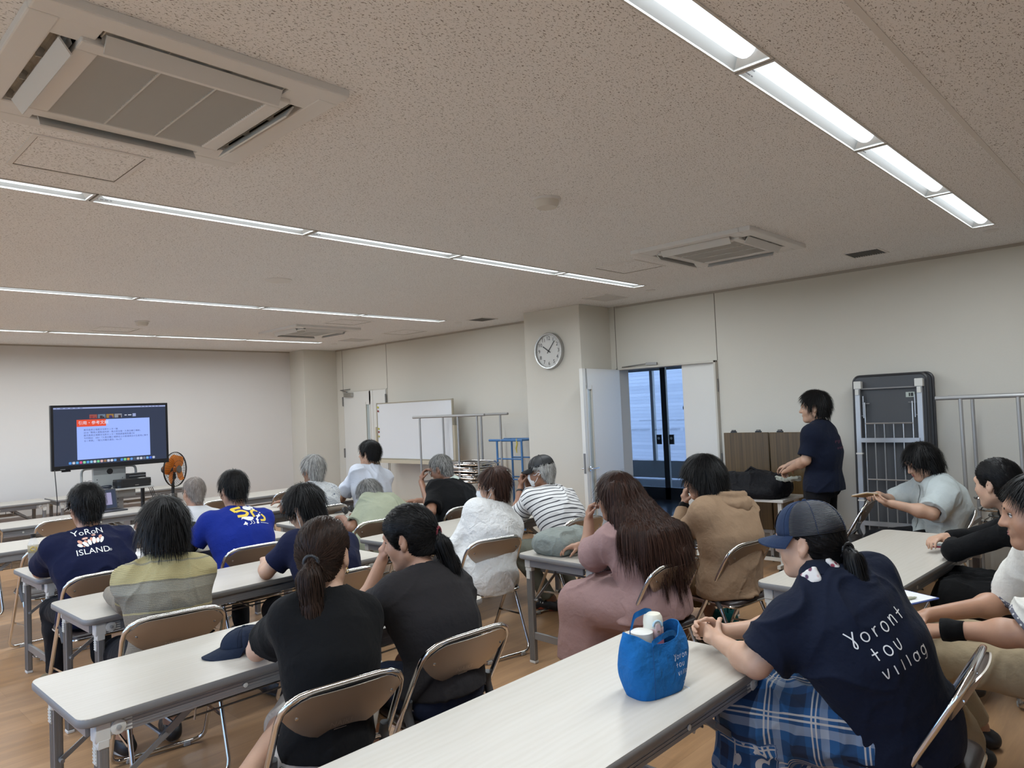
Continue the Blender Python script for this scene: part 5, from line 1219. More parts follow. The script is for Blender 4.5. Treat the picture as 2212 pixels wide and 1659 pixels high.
for k in range(3): b.tube([(3.34+.02*k, 9.42, .86), (3.40+.03*k, 9.42, .70-.03*k), (3.33+.03*k, 9.44, .45), (3.36+.03*k, 9.45, .02)], .004, 6)
tag(b.obj('hanging_cables', DARKP, None, True), 'loop of thin cables hanging off the right end of the cart shelf', 'cable')
t = empty('tripod_stand', (3.42, 9.86, 0), 0, 'black tripod stand behind the right side of the cart', 'tripod')
B().tube([(0, 0, .28), (0, 0, .98)], .024, 10).obj('pole', DARKP, t, True); B().box((0, 0, .5), (.07, .07, .09), None, .01).obj('collar', DARKP, t)
for k in range(3):
    a = .6+k*2.094; B().bar((.02*math.cos(a), .02*math.sin(a), .5), (.33*math.cos(a), .33*math.sin(a), .01), .025, .025).obj('leg', DARKP, t); B().bar((.02*math.cos(a), .02*math.sin(a), .28), (.18*math.cos(a), .18*math.sin(a), .24), .018, .012).obj('stay', DARKP, t)
# orange floor fan
t = empty('floor_fan', (3.77, 9.70, 0), D2(32), 'tall floor fan with orange blades to the right of the television', 'fan'); ORG = M('orange_blade', (.72, .20, .02), .3); ORG.b.inputs['Transmission Weight'].default_value = .15; ORG = ORG.m
FZ, FR = 1.035, .222; B().lathe([(.19, 0), (.19, .02), (.05, .05), (.024, .08)], 28).obj('base', DARKP, t, True); B().tube([(0, .04, .06), (0, .04, FZ-.08)], .02, 10).obj('pole', DARKP, t, True); B().lathe([(.05, -.02), (.068, .03), (.066, .1), (.04, .15), (.001, .155)], 20, (0, .03, FZ), Rx(-PI/2)).obj('motor', DARKP, t, True); B().box((0, .04, FZ-.09), (.06, .07, .08), None, .015).obj('neck', DARKP, t)
b = B()
for yo, bul in ((0.0, -.055), (.02, .075)):
    for k in range(40):
        a = 2*PI*k/40; b.tube([(q*math.cos(a), yo+bul*(1-(q/FR)**2)-.01, FZ+q*math.sin(a)) for q in np.linspace(.045, FR, 6)], .0013, 4)
    for q in (FR*.5, FR): b.tube([(q*math.cos(a), yo+bul*(1-(q/FR)**2)-.01, FZ+q*math.sin(a)) for a in np.linspace(0, 2*PI, 40, endpoint=False)], .0022, 5, True)
b.tube([(FR*math.cos(a), 0, FZ+FR*math.sin(a)) for a in np.linspace(0, 2*PI, 44, endpoint=False)], .006, 6, True); b.obj('guard', plain('fan_wire', (.02, .02, .022), .35, .5), t, True)
B().lathe([(.05, 0), (.046, .006), (.036, .008), (.034, .004), (.001, .005)], 24, (0, -.058, FZ), Rx(PI/2)).obj('centre_cap', plain('fan_cap', (.10, .09, .08), .4), t, True)
for k in range(4):
    R = Ry(k*PI/2+.35); rows = []
    for q in np.linspace(.035, FR*.86, 9):
        f = (q-.035)/(FR*.86-.035); hw = .03+.075*math.sin(PI*min(1, .12+f*.80))**.8; rows.append([np.array((0, 0, FZ))+R@V3(u*hw+.02*f, .004-.03*u+.01, q) for u in np.linspace(-1, 1, 9)])
    B().grid(rows).obj('blade', ORG, t, 'all')
B().lathe([(.038, -.02), (.036, .02), (.001, .026)], 20, (0, .01, FZ), Rx(PI/2)).obj('hub', ORG, t, True)
# ---------------------------------------------------------------- things on the tables
TZ = .7005
t = empty('laptop', (2.66, 8.72, TZ), D2(8), 'open dark laptop with the slide on its screen, on the far table', 'laptop'); LG = plain('laptop_grey', (.07, .072, .08), .4, .5)
B().prism(rrect(.33, .23, .012, 3), 0, .014).obj('base', LG, t); B().box((0, .03, .0145), (.28, .10, .002)).obj('keyboard', DARKP, t)
lid = empty('lid', (0, .115, .012)); lid.parent = t; lid.rotation_euler = (D2(-12), 0, 0)
B().prism(rrect(.33, .225, .01, 3), 0, .008, lambda x, y, z: (x, z, y+.1125)).obj('lid_shell', LG, lid); B().box((0, -.001, .1125), (.31, .002, .2)).obj('lid_screen', SC['navy'], lid); B().box((.01, -.003, .115), (.2, .001, .135)).obj('lid_slide', emit('lid_slide', (.36, .34, .55), .8), lid)
# bottle of dark tea
t = empty('tea_bottle', tuple(atz(73, 1221, TZ)), 0, 'clear plastic bottle half full of dark tea, black cap, at the left table corner', 'bottle')
prof = [(.028, 0), (.033, .006), (.033, .03), (.0305, .045), (.033, .06), (.033, .135), (.031, .15), (.022, .175), (.013, .19), (.013, .205)]
PET = M('clear_plastic', (.9, .9, .88), .05); PET.b.inputs['Alpha'].default_value = .25; B().lathe(prof, 28).obj('bottle_wall', PET.m, t, True); B().lathe([(r-.002, z+.001) for r, z in prof[:5]]+[(.031, .098), (.001, .098)], 24).obj('tea', plain('dark_tea', (.008, .004, .003), .1), t, True); B().lathe([(.015, .19), (.016, .215), (.001, .216)], 20).obj('cap', DARKP, t, True); B().lathe([(.0336, .09), (.0336, .14)], 28, cap=False).obj('label', M('label_foil', (.35, .27, .08), .3, 0, Alpha=.45).m, t)
b = B().tube([(-.012+.012*math.cos(a), -.0345, .118+.012*math.sin(a)) for a in np.linspace(.6, 5.2, 12)], .003, 5).tube([(.008, -.034, .128), (.012, -.033, .108)], .003, 5); b.obj('label_mark', plain('label_gold', (.5, .36, .05), .4), t)
PAPER = plain('paper', (.72, .72, .72), .7)
def paper(loc, w, d, rz, label, name='paper_sheet', th=.0015, lines=0, z=TZ):
    t = empty(name, (loc[0], loc[1], z), rz, label, 'paper'); B().box((0, 0, th/2), (w, d, th)).obj('sheet', PAPER, t)
    if lines:
        b = B(); r_ = np.random.default_rng(int(abs(loc[0])*100))
        for k in range(lines):
            L = w*.75*(.5+.5*r_.random()); b.box((-w*.4+L/2, d*.4-k*d*.8/lines, th+.0003), (L, .0022, .0005))
        b.obj('handwriting', plain('pencil', (.25, .25, .27), .7), t)
paper((1.40, 5.52), .17, .22, -.35, 'white note sheet with handwriting beside the tea bottle', lines=8)
tag(B().tube([(1.34, 5.66, TZ+.006), (1.44, 5.70, TZ+.006), (1.47, 5.71, TZ+.006)], [.005, .006, .003], 8).obj('pen', plain('navy_pen', (.012, .015, .04), .3), None, True), 'dark blue pen lying beside the note sheet', 'pen')
paper((1.98, 5.62), .26, .21, .3, 'blank white sheet right of the man in the YORON ISLAND shirt'); paper((3.70, 5.62), .30, .21, -.1, 'white papers in front of the man in the pale green shirt', th=.006); paper((4.62, 5.62), .21, .28, .2, 'white sheet under the elbow of the man in the black polo'); paper((2.72, 8.5), .2, .28, .1, 'white sheet on the laptop table') if False else None
tag(B().tube([(3.63, 5.70, TZ+.011), (3.74, 5.685, TZ+.011)], .005, 8).obj('marker_pen', plain('pale_marker', (.65, .7, .62), .4), None, True), 'pale marker pen with green end lying on the papers', 'pen')
t = empty('coffee_bottle', tuple(atz(418, 1166, TZ)), 0, 'small black coffee bottle with a yellow diamond on its label', 'bottle'); B().lathe([(.026, 0), (.030, .004), (.030, .085), (.024, .105), (.018, .118), (.018, .124)], 26).obj('bottle_wall', DARKP, t, True); B().lathe([(.0195, .118), (.0195, .142), (.001, .143)], 22).obj('cap', plain('dark_grey_cap', (.035, .04, .038), .4), t, True); B().lathe([(.0304, .012), (.0304, .030)], 26, cap=False).obj('lower_band', plain('beige_label', (.45, .36, .2), .4), t)
th_ = math.atan2(-1, -.44)
cy = lambda a, z, r=.0308: (r*math.cos(a), r*math.sin(a), z)
B().add([cy(th_-.5, .066), cy(th_, .086), cy(th_+.5, .066), cy(th_, .046), cy(th_, .066, .0315)], [(0, 4, 1), (1, 4, 2), (2, 4, 3), (3, 4, 0)]).obj('diamond', plain('label_yellow', (.62, .42, .02), .4), t)
V, F_ = text_mesh('BLACK', .0125); B().add([cy(th_-1*0+x/.031, .037+y, .0312) for x, y, _ in V], F_).obj('label_text', FOOTW, t)
t = empty('headphones', (3.86, 5.90, TZ), .5, 'black headphones on the table left of the man in pale sage', 'headphones')
for x in (-.06, .06): B().lathe([(.034, 0), (.038, .012), (.03, .03), (.001, .033)], 18, (x, 0, .036), Rx(.9)).obj('earcup', DARKP, t, True)
B().tube([(-.06, .01, .04), (-.075, .05, .03), (-.05, .10, .02), (.05, .10, .02), (.075, .05, .03), (.06, .01, .04)], .006, 8).obj('headband', DARKP, t, True); B().tube([(-.06, -.02, .01), (-.14, .0, .004), (-.2, .04, .004), (-.17, .08, .004), (-.24, .05, .004)], .003, 6).obj('cable', DARKP, t, True)
# dark cap lying on the table
NAVYC = cloth('cap_navy', (.012, .018, .035), .8); 
def cap_parts(t, s=1.0, matf=NAVYC, matb=NAVYC, meshy=None, a0=.0, sc=(.083, .103, .105), zc=0.0, brimc=None):
    """baseball cap, opening at z = 0, brim towards +y"""
    rows = []; n = 40
    for k in range(11):
        f = k/10*PI/2; rows.append([(sc[0]*s*math.cos(a)*math.cos(f)**.75, sc[1]*s*math.sin(a)*math.cos(f)**.75-.0*f, sc[2]*s*math.sin(f)+.0) for a in np.linspace(0, 2*PI, n+1)])
    front, back = B(), B()
    G = np.array(rows)
    fi = [j for j in range(n) if math.sin(2*PI*(j+.5)/n) > .25]
    for bld, js in ((front, fi), (back, [j for j in range(n) if j not in fi])):
        for j in js:
            for k in range(10): bld.add([G[k, j], G[k, j+1], G[k+1, j+1], G[k+1, j]], [(0, 1, 2, 3)])
    for bld, nm, mm in ((front, 'front_panel', matf), (back, 'rear_panels', meshy or matb)):
        bm = bmesh.new(); [bm.verts.new(v) for v in bld.v]; bm.verts.ensure_lookup_table(); [bm.faces.new([bm.verts[i] for i in f]) for f in bld.f]; bmesh.ops.remove_doubles(bm, verts=bm.verts[:], dist=1e-5)
        bmesh.ops.solidify(bm, geom=bm.faces[:], thickness=.003); bm.verts.index_update(); b2 = B().add([v.co for v in bm.verts], [[v.index for v in f.verts] for f in bm.faces]); bm.free(); b2.obj(nm, mm, t, 'all')
    top, bot = [], []
    for r in np.linspace(0, 1, 6):
        row = []
        for a in np.linspace(.22, PI-.22, 17):
            x = sc[0]*s*1.0*math.cos(a); y = sc[1]*s*math.sin(a); ext = .072*s*math.sin(a)**.55*r; row.append((x*(1+.06*r), y+ext, .004+.0-.028*s*(x/(sc[0]*s))**2*r*.9-.012*s*r))
        top.append(row); bot.append([(x, y, z-.005) for x, y, z in row])
    b = B().grid(top).grid([r_[::-1] for r_ in bot]); b.grid([top[-1], bot[-1]]); b.grid([[q[0] for q in top], [q[0] for q in bot]]); b.grid([[q[-1] for q in top], [q[-1] for q in bot]]); b.obj('brim', brimc or matf, t, 'all')
    B().lathe([(.008*s, 0), (.006*s, .005), (.001, .006)], 12, (0, 0, sc[2]*s)).obj('button', matf, t, True)
    b = B()
    for k in range(6):
        a = k*PI/3+PI/2; b.tube([(sc[0]*s*1.004*math.cos(a)*math.cos(f)**.75, sc[1]*s*1.004*math.sin(a)*math.cos(f)**.75, sc[2]*s*math.sin(f)*1.004) for f in np.linspace(.02, PI/2-.05, 9)], .0012, 4)
    b.obj('seam', matb, t)
t = empty('cap', (1.37, 2.86, TZ), D2(100), 'dark navy baseball cap lying on the table beside the elbow of the woman in black', 'cap'); t.rotation_euler = (D2(-4), D2(4), D2(78)); t.location.z = TZ+.027
cap_parts(t, 1.0, NAVYC, NAVYC, None, sc=(.080, .098, .066))
b = B().tube([(.055*math.sin(a), -.0985-.006, .004+.026*(1-abs(a)/1.2)) for a in np.linspace(-1.0, 1.0, 9)], .006, 6); b.obj('strap', plain('strap_dark', (.03, .035, .05), .5), t, True); B().add(*disc(0, 0, .03, .02)).obj('x', NAVYC, t) if False else None
# blue tote bag with a flask
BAGB = cloth('tote_blue', (.012, .125, .36), .8, 700, .9); tote = empty('tote_bag', (2.0, 1.33, TZ), D2(-12), 'bright blue canvas tote bag with white hand drawn lettering on the nearest table', 'bag')
rows = []; nb_ = 48
for k, f in enumerate(np.linspace(0, 1, 15)):
    row = []; hw = .098+.052*math.sin(PI*min(1, .08+f*.72))+.004; hd = .062+.030*math.sin(PI*min(1, .1+f*.62))-.02*f**2
    for a in np.linspace(0, 2*PI, nb_, endpoint=False):
        e = 3.2-.9*f; c, s = math.cos(a), math.sin(a); x = hw*math.copysign(abs(c)**(2/e), c); y = hd*math.copysign(abs(s)**(2/e), s)
        zt = .215+.045*abs(c)**2*1-.012*(1-abs(c)); z = zt*f
        dn = .006*math.sin(3*a+5*f)*f+.004*math.sin(7*a-9*f)*f; row.append((x*(1+dn*8), y*(1+dn*10), z))
    rows.append(row+row[:1])
inner = [[(x*.965, y*.95, max(z, .01)) for x, y, z in r_] for r_ in rows]
b = B().grid(rows).grid([r_[::-1] for r_ in inner]).grid([inner[-1], rows[-1]]); b.add(rows[0][:-1], [tuple(range(nb_))[::-1]]); bag = b.obj('bag_body', BAGB, tote, 'all')
b = B(); 
for x in (-.085, ): b.tube([rows[k][int(nb_*.70)] for k in range(15)], .0016, 5)
b.obj('seam', plain('tote_seam', (.006, .07, .22), .8), tote)
for sy, lift in ((-1, .0), (1, .035)):
    P_ = [(-.07, sy*.048, .19), (-.068, sy*.05, .225), (-.045, sy*(.045-.02*(sy < 0)), .262+lift), (0, sy*(.03-.03*(sy < 0)), .278+lift), (.045, sy*(.045-.02*(sy < 0)), .262+lift), (.068, sy*.05, .225), (.07, sy*.048, .19)] if sy > 0 else [(-.06, -.056, .18), (-.062, -.062, .215), (-.03, -.075, .235), (.02, -.07, .242), (.055, -.066, .235), (.07, -.058, .215), (.068, -.054, .18)]
    q = fillet(P_, .01, 3)[2:-2]; b = B(); L_ = [np.array(v_) for v_ in q]; rr = []
    for i, v_ in enumerate(L_): rr.append([v_+np.array((0, sy*.002, -.011)), v_+np.array((0, sy*.002, .011))])
    b.grid(rr).grid([[c+np.array((0, -sy*.004, 0)) for c in r_[::-1]] for r_ in rr]); b.obj('handle', BAGB, tote, 'all')
tb = BVHTree.FromPolygons(b.v, b.f) if False else BVHTree.FromPolygons([tuple(v_) for r_ in rows for v_ in r_], [(i*(nb_+1)+j, i*(nb_+1)+j+1, (i+1)*(nb_+1)+j+1, (i+1)*(nb_+1)+j) for i in range(14) for j in range(nb_)])
tote.scale = (.84, .84, .80)
# hand drawn letters: Yoron tou vill... as pen strokes
def ell_pts(cx, cy, rx, ry, n=13): return [(cx+rx*math.sin(a), cy+ry*math.cos(a)) for a in np.linspace(0, 2*PI, n)]
LET = {'Y': [[(0, 1.15), (.32, .55), (.42, .05), (.30, -.22), (.16, -.05), (.30, .35), (.62, 1.1)]], 'o': [ell_pts(.32, .38, .30, .38)], 'r': [[(.05, .78), (.1, .4), (.12, 0)], [(.1, .4), (.22, .72), (.42, .78)]], 'n': [[(.05, .78), (.08, .4), (.1, 0)], [(.08, .4), (.25, .75), (.45, .72), (.52, .35), (.55, 0)]],
       't': [[(.25, 1.0), (.27, .5), (.27, 0)], [(0, .55), (.28, .56), (.55, .6)]], 'u': [[(.02, .8), (.04, .3), (.22, 0), (.45, .18), (.52, .8)]], 'v': [[(0, .75), (.25, 0), (.5, .8)], ], 'i': [[(.1, .8), (.12, .4), (.14, 0)]], 'l': [[(.1, 1.0), (.12, .5), (.13, 0)]], 'L': [[(.05, 1.0), (.14, .6), (.12, .2), (.0, -.05)]], 'a': [ell_pts(.28, .36, .26, .36), [(.56, .75), (.55, .3), (.6, 0)]], 'g': [ell_pts(.28, .36, .26, .36), [(.56, .75), (.55, 0), (.4, -.4), (.1, -.35)]]}
LW = {'Y': .85, 'o': .95, 'r': .72, 'n': .9, 't': .9, 'u': .88, 'v': .85, 'i': .62, 'l': .55, 'L': .55, 'a': .9, 'g': .9}
def letters(lines, size, lead, wd, sp=0):
    out = []
    for k, (ln_, dx, dy) in enumerate(lines):
        x = dx
        for ch in ln_:
            for s_ in LET[ch]: out.append(stroke([((x+a)*size, (dy-lead*k+b_)*size) for a, b_ in s_], wd))
            x += LW[ch]+sp
    return out
b = B()
for V, F_ in letters((('Yoron', 0, 0), ('tou', .5, 0), ('villag', .9, 0)), .019, 1.7, .0019)+[stroke(q, .0022) for q in ([(.068, -.085), (.070, -.12), (.066, -.155), (.055, -.165)], [(.055, -.1), (.072, -.097)], [(.070, -.12), (.084, -.128), (.086, -.14)])]:
    pts = []
    for x, y in V:
        hit = tb.ray_cast(Vector((x+.03, -.4, y+.135)), Vector((0, 1, 0))); pts.append((x+.03, (hit[0].y if hit[0] else -.07)-.002, y+.135))
    b.add(pts, F_)
b.obj('hand_lettering', plain('white_ink', (.75, .77, .80), .6), tote)
t = empty('flask', (2.025, 1.34, TZ+.008), D2(-30), 'pink and cream drinking flask standing in the blue tote bag', 'flask')
PINK = plain('pink_metal', (.55, .20, .26), .35, .2); PPINK = plain('pale_pink', (.66, .47, .45), .4); CRM = plain('cream_plastic', (.72, .69, .58), .4)
t.scale = (.86, .86, .77); B().lathe([(.034, 0), (.038, .006), (.038, .205), (.036, .21)], 32).obj('bottle_wall', PINK, t, True); B().lathe([(.0365, .208), (.0385, .212), (.0385, .242), (.037, .246)], 32).obj('collar_ring', PPINK, t, True); B().lathe([(.037, .246), (.0375, .265), (.035, .288), (.029, .300), (.016, .304), (.001, .304)], 32).obj('lid', CRM, t, True)
B().tube([(-.018*math.cos(a)*1, -.037, .258+.022*math.sin(a)) for a in np.linspace(0, PI, 9)], .004, 6).obj('latch_loop', plain('pale_blue', (.42, .58, .66), .4), t, True); B().prism(rrect(.018, .042, .006, 3), 0, .008, lambda x, y, z: (x, -.035-z, .246+y)).obj('latch', PPINK, t); B().lathe([(.005, 0), (.005, .003), (.001, .003)], 12, (0, -.043, .236), Rx(PI/2)).obj('latch_button', STEEL, t)
t = empty('lunch_box', (1.965, 1.345, TZ+.008), D2(-12), 'white lidded container inside the blue tote bag', 'box'); B().lathe([(.030, 0), (.034, .01), (.036, .165), (.036, .186), (.030, .19), (.001, .19)], 28).obj('container', FOOTW, t, True)
# grey green bag with papers on the second right table
GB = cloth('bag_grey_green', (.22, .245, .225), .75, 400, 1.0); t = empty('shopping_bag', (3.62, 3.02, TZ), D2(4), 'grey green cloth bag lying on its side, stuffed with papers and a rope handle', 'bag')
F = Field((-.25, -.2, -.02), (.28, .2, .24), .007)
for k in range(6):
    x = -.17+.062*k; F.ell((x, .0, .07), (.085, .115-.004*k, .072-.004*k), None, .05)
F.cone((-.15, -.08, .05), (.12, -.09, .045), .055, .045, .05); F.cone((-.15, .08, .06), (.12, .08, .06), .06, .05, .05)
F.cut((0, 0, .002), (0, 0, -1)); F.cut((.175, 0, .0), (1, 0, -.25)); F.ell((.23, 0, .062), (.12, .10, .048), None, .01, 's')
P, Q = F.surf(); N = vnormals(P, Q); P = folds(P, N, .008, 9, 5); P[:, 2] = np.maximum(P[:, 2], .001); mesh_obj('bag_body', P, Q, GB, t)
b = B().box((.16, -.03, .055), (.12, .06, .05), Rz(.2)); b.obj('box_in_bag', PAPER, t); B().box((.15, .03, .06), (.14, .07, .04), Rz(-.1)).obj('blue_pouch', plain('blue_pouch', (.02, .04, .22), .5), t); B().box((.16, -.02, .02), (.13, .1, .02)).obj('purple_pouch', plain('purple_pouch', (.09, .03, .10), .5), t)
q = B()
for k in range(5): q.lathe([(.007, 0), (.007, .001), (.004, .001)], 10, (.125+.02*k, -.063, .055+.008*(k % 2)), Rx(PI/2))
q.obj('box_print', INK, t)
B().tube([(.16, -.06, .075), (.19, -.07, .04), (.2, -.05, .012), (.27, -.07, .012), (.32, -.02, .012), (.26, .03, .012), (.2, .02, .02)], .010, 8).obj('rope_handle', M('rope_grey', (.36, .35, .32), .8).m, t, True)
q = B()
for k in range(12): q.tube([(-.02+.012*k, .01*math.sin(k*2), .128), (.0+.012*k, .03*math.sin(k*1.3), .128)], .0025, 5)
q.obj('bag_print', plain('teal_print', (.03, .12, .12), .7), t)
t = empty('sun_hat', (4.66, 2.92, TZ), 0, 'flat white sun hat lying on the table beside the beige jacket', 'hat'); HATW = cloth('white_straw', (.62, .63, .62), .8, 300); b = B().lathe([(.001, .055), (.05, .054), (.072, .045), (.08, .015), (.085, .008), (.16, .004), (.165, .002), (.16, .001), (.08, .002)], 36, cap=False); b.obj('hat_body', HATW, t, True); B().tube([(.16*math.cos(a), .16*math.sin(a), .006+.003*math.sin(20*a)) for a in np.linspace(0, 2*PI, 60, endpoint=False)], .006, 6, True).obj('frill', HATW, t, True)
# clipboard corner with phone and pens
t = empty('clipboard', (3.52, 1.06, TZ), 0, 'blue clipboard with white paper over the near table corner', 'clipboard'); t.rotation_euler = (0, 0, D2(-22)); BL = plain('clip_blue', (.025, .06, .24), .4)
B().prism(rrect(.235, .33, .012, 3), 0, .004, lambda x, y, z: (y, x, z)).obj('board', BL, t); B().box((0.005, 0, .0048), (.30, .215, .0014)).obj('sheet', PAPER, t); B().box((-.15, 0, .008), (.03, .11, .008), None, .002).obj('clip', STEEL, t)
t = empty('phone', (3.53, 1.095, TZ+.0058), D2(-22), 'black phone in a dark blue case lying on the clipboard', 'phone'); B().prism(rrect(.155, .076, .012, 4), 0, .009).obj('case', plain('navy_case', (.015, .03, .13), .35), t); B().prism(rrect(.15, .071, .01, 4), .009, .0102).obj('screen', plain('phone_glass', (.005, .005, .006), .08), t); B().prism(rrect(.022, .03, .006, 3, -.06, 0), .0102, .0106).obj('camera', DARKP, t)
for k, c in enumerate(((.55, .52, .40), (.62, .55, .52), (.42, .44, .34))):
    t = empty('pen', (3.485+.006*k, 1.02-.013*k, TZ+.0118), D2(-18-3*k), ('olive white pen nearest the phone on the clipboard', 'pink white pen in the middle on the clipboard', 'greenish pen nearest the clipboard edge')[k], 'pen', 'pens on the clipboard'); B().tube([(-.07, 0, 0), (.055, 0, 0), (.068, 0, 0)], [.0052, .0052, .0015], 8).obj('barrel', plain(f'pen_{k}', c, .35), t, True); B().box((-.045, 0, .0065), (.04, .003, .002)).obj('pocket_clip', STEEL, t)
t = empty('red_phone', tuple(atz(2034, 1181, TZ)), .3, 'dark red phone lying on the table by the elbow of the woman in black dress', 'phone'); B().prism(rrect(.075, .15, .012, 4), 0, .010).obj('case', plain('red_case', (.20, .02, .035), .35), t); B().prism(rrect(.07, .145, .01, 4), .010, .011).obj('screen', plain('phone_glass', (.005, .005, .006), .08), t)
# teal bag under the beige person's chair
TEAL = cloth('teal_cloth', (.0, .075, .075), .75); t = empty('teal_bag', (4.42, 2.36, 0), .3, 'teal cloth bag standing on the floor under the chair of the beige jacket', 'bag'); F = Field((-.2, -.15, -.01), (.2, .15, .34), .009); F.ell((0, 0, .12), (.13, .085, .16), None, .02); F.cone((-.09, 0, .05), (.09, 0, .05), .07, .07, .04); F.cut((0, 0, .003), (0, 0, -1)); F.cut((0, 0, .235), (.1, 0, 1))
P, Q = F.surf(); N = vnormals(P, Q); P = folds(P, N, .010, 9, 8); P[:, 2] = np.maximum(P[:, 2], .002); mesh_obj('bag_body', P, Q, TEAL, t)
for y in (-.03, .03): B().tube([(-.06, y, .22), (-.04, y, .29), (.04, y, .30), (.06, y, .22)], .007, 6).obj('handle', TEAL, t, True)
# long black bag on the side table, with the pale thing on top
BLKC = cloth('black_nylon', (.008, .008, .010), .6, 600, 1.0); t = empty('equipment_bag', (6.52, 3.28, .704), 0, 'long black nylon equipment bag lying on the white side table', 'bag')
F = Field((-.3, -.62, -.02), (.3, .66, .34), .011); F.chain([(0, -.42, .10), (0, -.2, .115), (0, .15, .10), (0, .45, .07)], [.115, .12, .105, .075], .06, 'u', 1.25, (1, 0, 0)); F.cut((0, 0, .0), (0, 0, -1)); F.cone((-.16, -.05, .04), (-.14, -.4, .05), .08, .085, .04)
P, Q = F.surf(); N = vnormals(P, Q); P = folds(P, N, .016, 8, 3); P[:, 2] = np.maximum(P[:, 2], 0); mesh_obj('bag_body', P, Q, BLKC, t)
b = B().tube([(-.14, .12, .13), (-.15, .10, .10), (-.16, .16, .06)], .006, 6); b.lathe([(.016, -.004), (.018, 0), (.016, .004), (.012, .004), (.012, -.004), (.016, -.004)], 14, (-.135, .115, .15), Ry(PI/2), False); b.obj('buckle', STEEL, t, True); B().bar((-.22, .12, .03), (-.23, .11, -.22), .03, .004).obj('strap', BLKC, t); B().tube([(-.02, -.1, .22), (-.02, -.16, .27), (-.02, -.24, .23)], .012, 6).obj('grip', BLKC, t, True)
t = empty('pale_gloves', tuple(atx(1698, 1038, 6.43)), 0, 'pale crumpled gloves lying on top of the black bag', 'gloves'); F = Field((-.12, -.14, -.06), (.12, .14, .08), .006)
for k in range(7):
    a = k*2.4; F.cone((0, .05*math.cos(a), .01), (.03*math.sin(k*1.7), -.02+.10*math.cos(a*1.3), .02+.015*math.sin(a)), .016, .011, .012)
P, Q = F.surf(); N = vnormals(P, Q); mesh_obj('glove_pair', folds(P, N, .006, 20, 4), Q, cloth('pale_glove', (.45, .47, .40), .8), t)
# ---------------------------------------------------------------- the people
def A(e, w, **k): return dict(e=e, w=w, **k)
def fold(x, ye, sp=.21, z=.748, wx=.07, wy=.27, k='L', **q):
    s = -1 if k == 'L' else 1
    return dict(e=(x+s*sp, ye+.05, z), w=(x+s*wx, ye+wy, z+.004), d=(-s*.8, .45, 0), n=(0, 0, -1), curl=.25, **q)
def skirt(p, mat, hemz=.18, r=.10, drop=.13, amp=.010, seed=4, name='skirt', spread=1.0, fs=5):
    kl, kr = p.kn['L'], p.kn['R']; mk = (kl+kr)/2; pts = [p.pel, kl, kr]; lo = np.min(pts, 0)-.24; hi = np.max(pts, 0)+.24; lo[2] = max(hemz-.02, .01)
    F = Field(lo, hi, max(p.h, .008)); F.ell(p.pel-p.ax*.02, (p.tr[0][0]+.018, p.tr[0][1]+.02, .12), np.stack([p.u, p.fw, p.ax], 1), .04); F.cone(p.pel, p.pel+p.ax*.09, p.tr[0][1], p.tr[0][1], .03, 'u', p.tr[0][0]/p.tr[0][1], p.u)
    for k in 'LR': F.cone(p.hip[k], p.kn[k], r+.01, r-.008, .07)
    F.cone(p.pel+V3(0, .08, -.02), mk+V3(0, -.03, 0), r, r-.01, .08, 'u', 1.5, (1, 0, 0))
    if hemz < .45:
        for k in 'LR': F.cone(p.kn[k], p.kn[k]+V3(.0, .0, -.34)*spread, r-.008, drop, .06)
        F.cone(mk, mk+V3(0, -.02, -.34), r-.02, drop-.01, .08, 'u', 1.6, (1, 0, 0)); F.cone(p.pel+V3(0, .15, -.05), mk+V3(0, -.02, -.2), .08, .1, .08, 'u', 1.5, (1, 0, 0))
    F.cut((0, 0, hemz), (0, 0, -1), 0); F.cut(p.pel+V3(0, 0, .10), (0, 0, 1), 0)
    P, Q = F.surf(); P = relax(P, Q, 1, .4); N = vnormals(P, Q); P = folds(P, N, amp, fs, seed, (1.6, 1, .5)); P[:, 2] = np.maximum(P[:, 2], hemz-.003)
    al = np.zeros(len(P)); ac = np.zeros(len(P)); best = np.full(len(P), 9.)
    for k, sd in (('L', -1), ('R', 1)):
        a_, b_ = p.hip[k], p.kn[k]; ax = unit(b_-a_); L = np.linalg.norm(b_-a_); sdv = unit(np.cross(ax, (0, 0, 1))); up = np.cross(sdv, ax); s_ = (P-a_)@ax; t_ = np.clip(s_, -.3, L); dv = P-a_-t_[:, None]*ax; d = np.linalg.norm(dv, axis=1)
        drop = np.clip(b_[2]-.05-P[:, 2], 0, 1)*(s_ > L*.75); x_ = np.arctan2(dv@sdv, dv@up)*.11; m_ = d < best; best = np.where(m_, d, best)
        al = np.where(m_, np.where(drop > 0, L+.08+drop, t_), al); ac = np.where(m_, np.where(drop > 0, (P-b_)@sdv, x_)+sd*.2, ac)
    return mesh_obj(name, P, Q, mat, p.o, {'along': al, 'across': ac})
def watch(p, k, t=.84): 
    o = band(p, k, t, t+.055, DARKP, .032, 'watch_strap'); a, b = p.el[k], p.wr[k]; c = a+(b-a)*(t+.03); n_ = unit(np.cross(b-a, (0, 0, 1))); n_ = n_ if n_@np.array([-.6, -1, .3]) > 0 else -n_
    B().lathe([(.019, 0), (.019, .010), (.016, .012), (.001, .012)], 16, c+n_*.028, np.array(Vector(n_).to_track_quat('Z', 'Y').to_matrix())).obj('watch_case', DARKP, o, True)
def head_empty(p, name, off, tilt):
    e = bpy.data.objects.new(name, None); COL.objects.link(e); e.parent = p.o; R = p.R@Rx(D2(tilt)); c = p.C+p.R@np.array(off)
    e.matrix_local = Matrix.Translation(Vector(c))@Matrix(R.tolist()).to_4x4(); e.empty_display_size = .05; return e
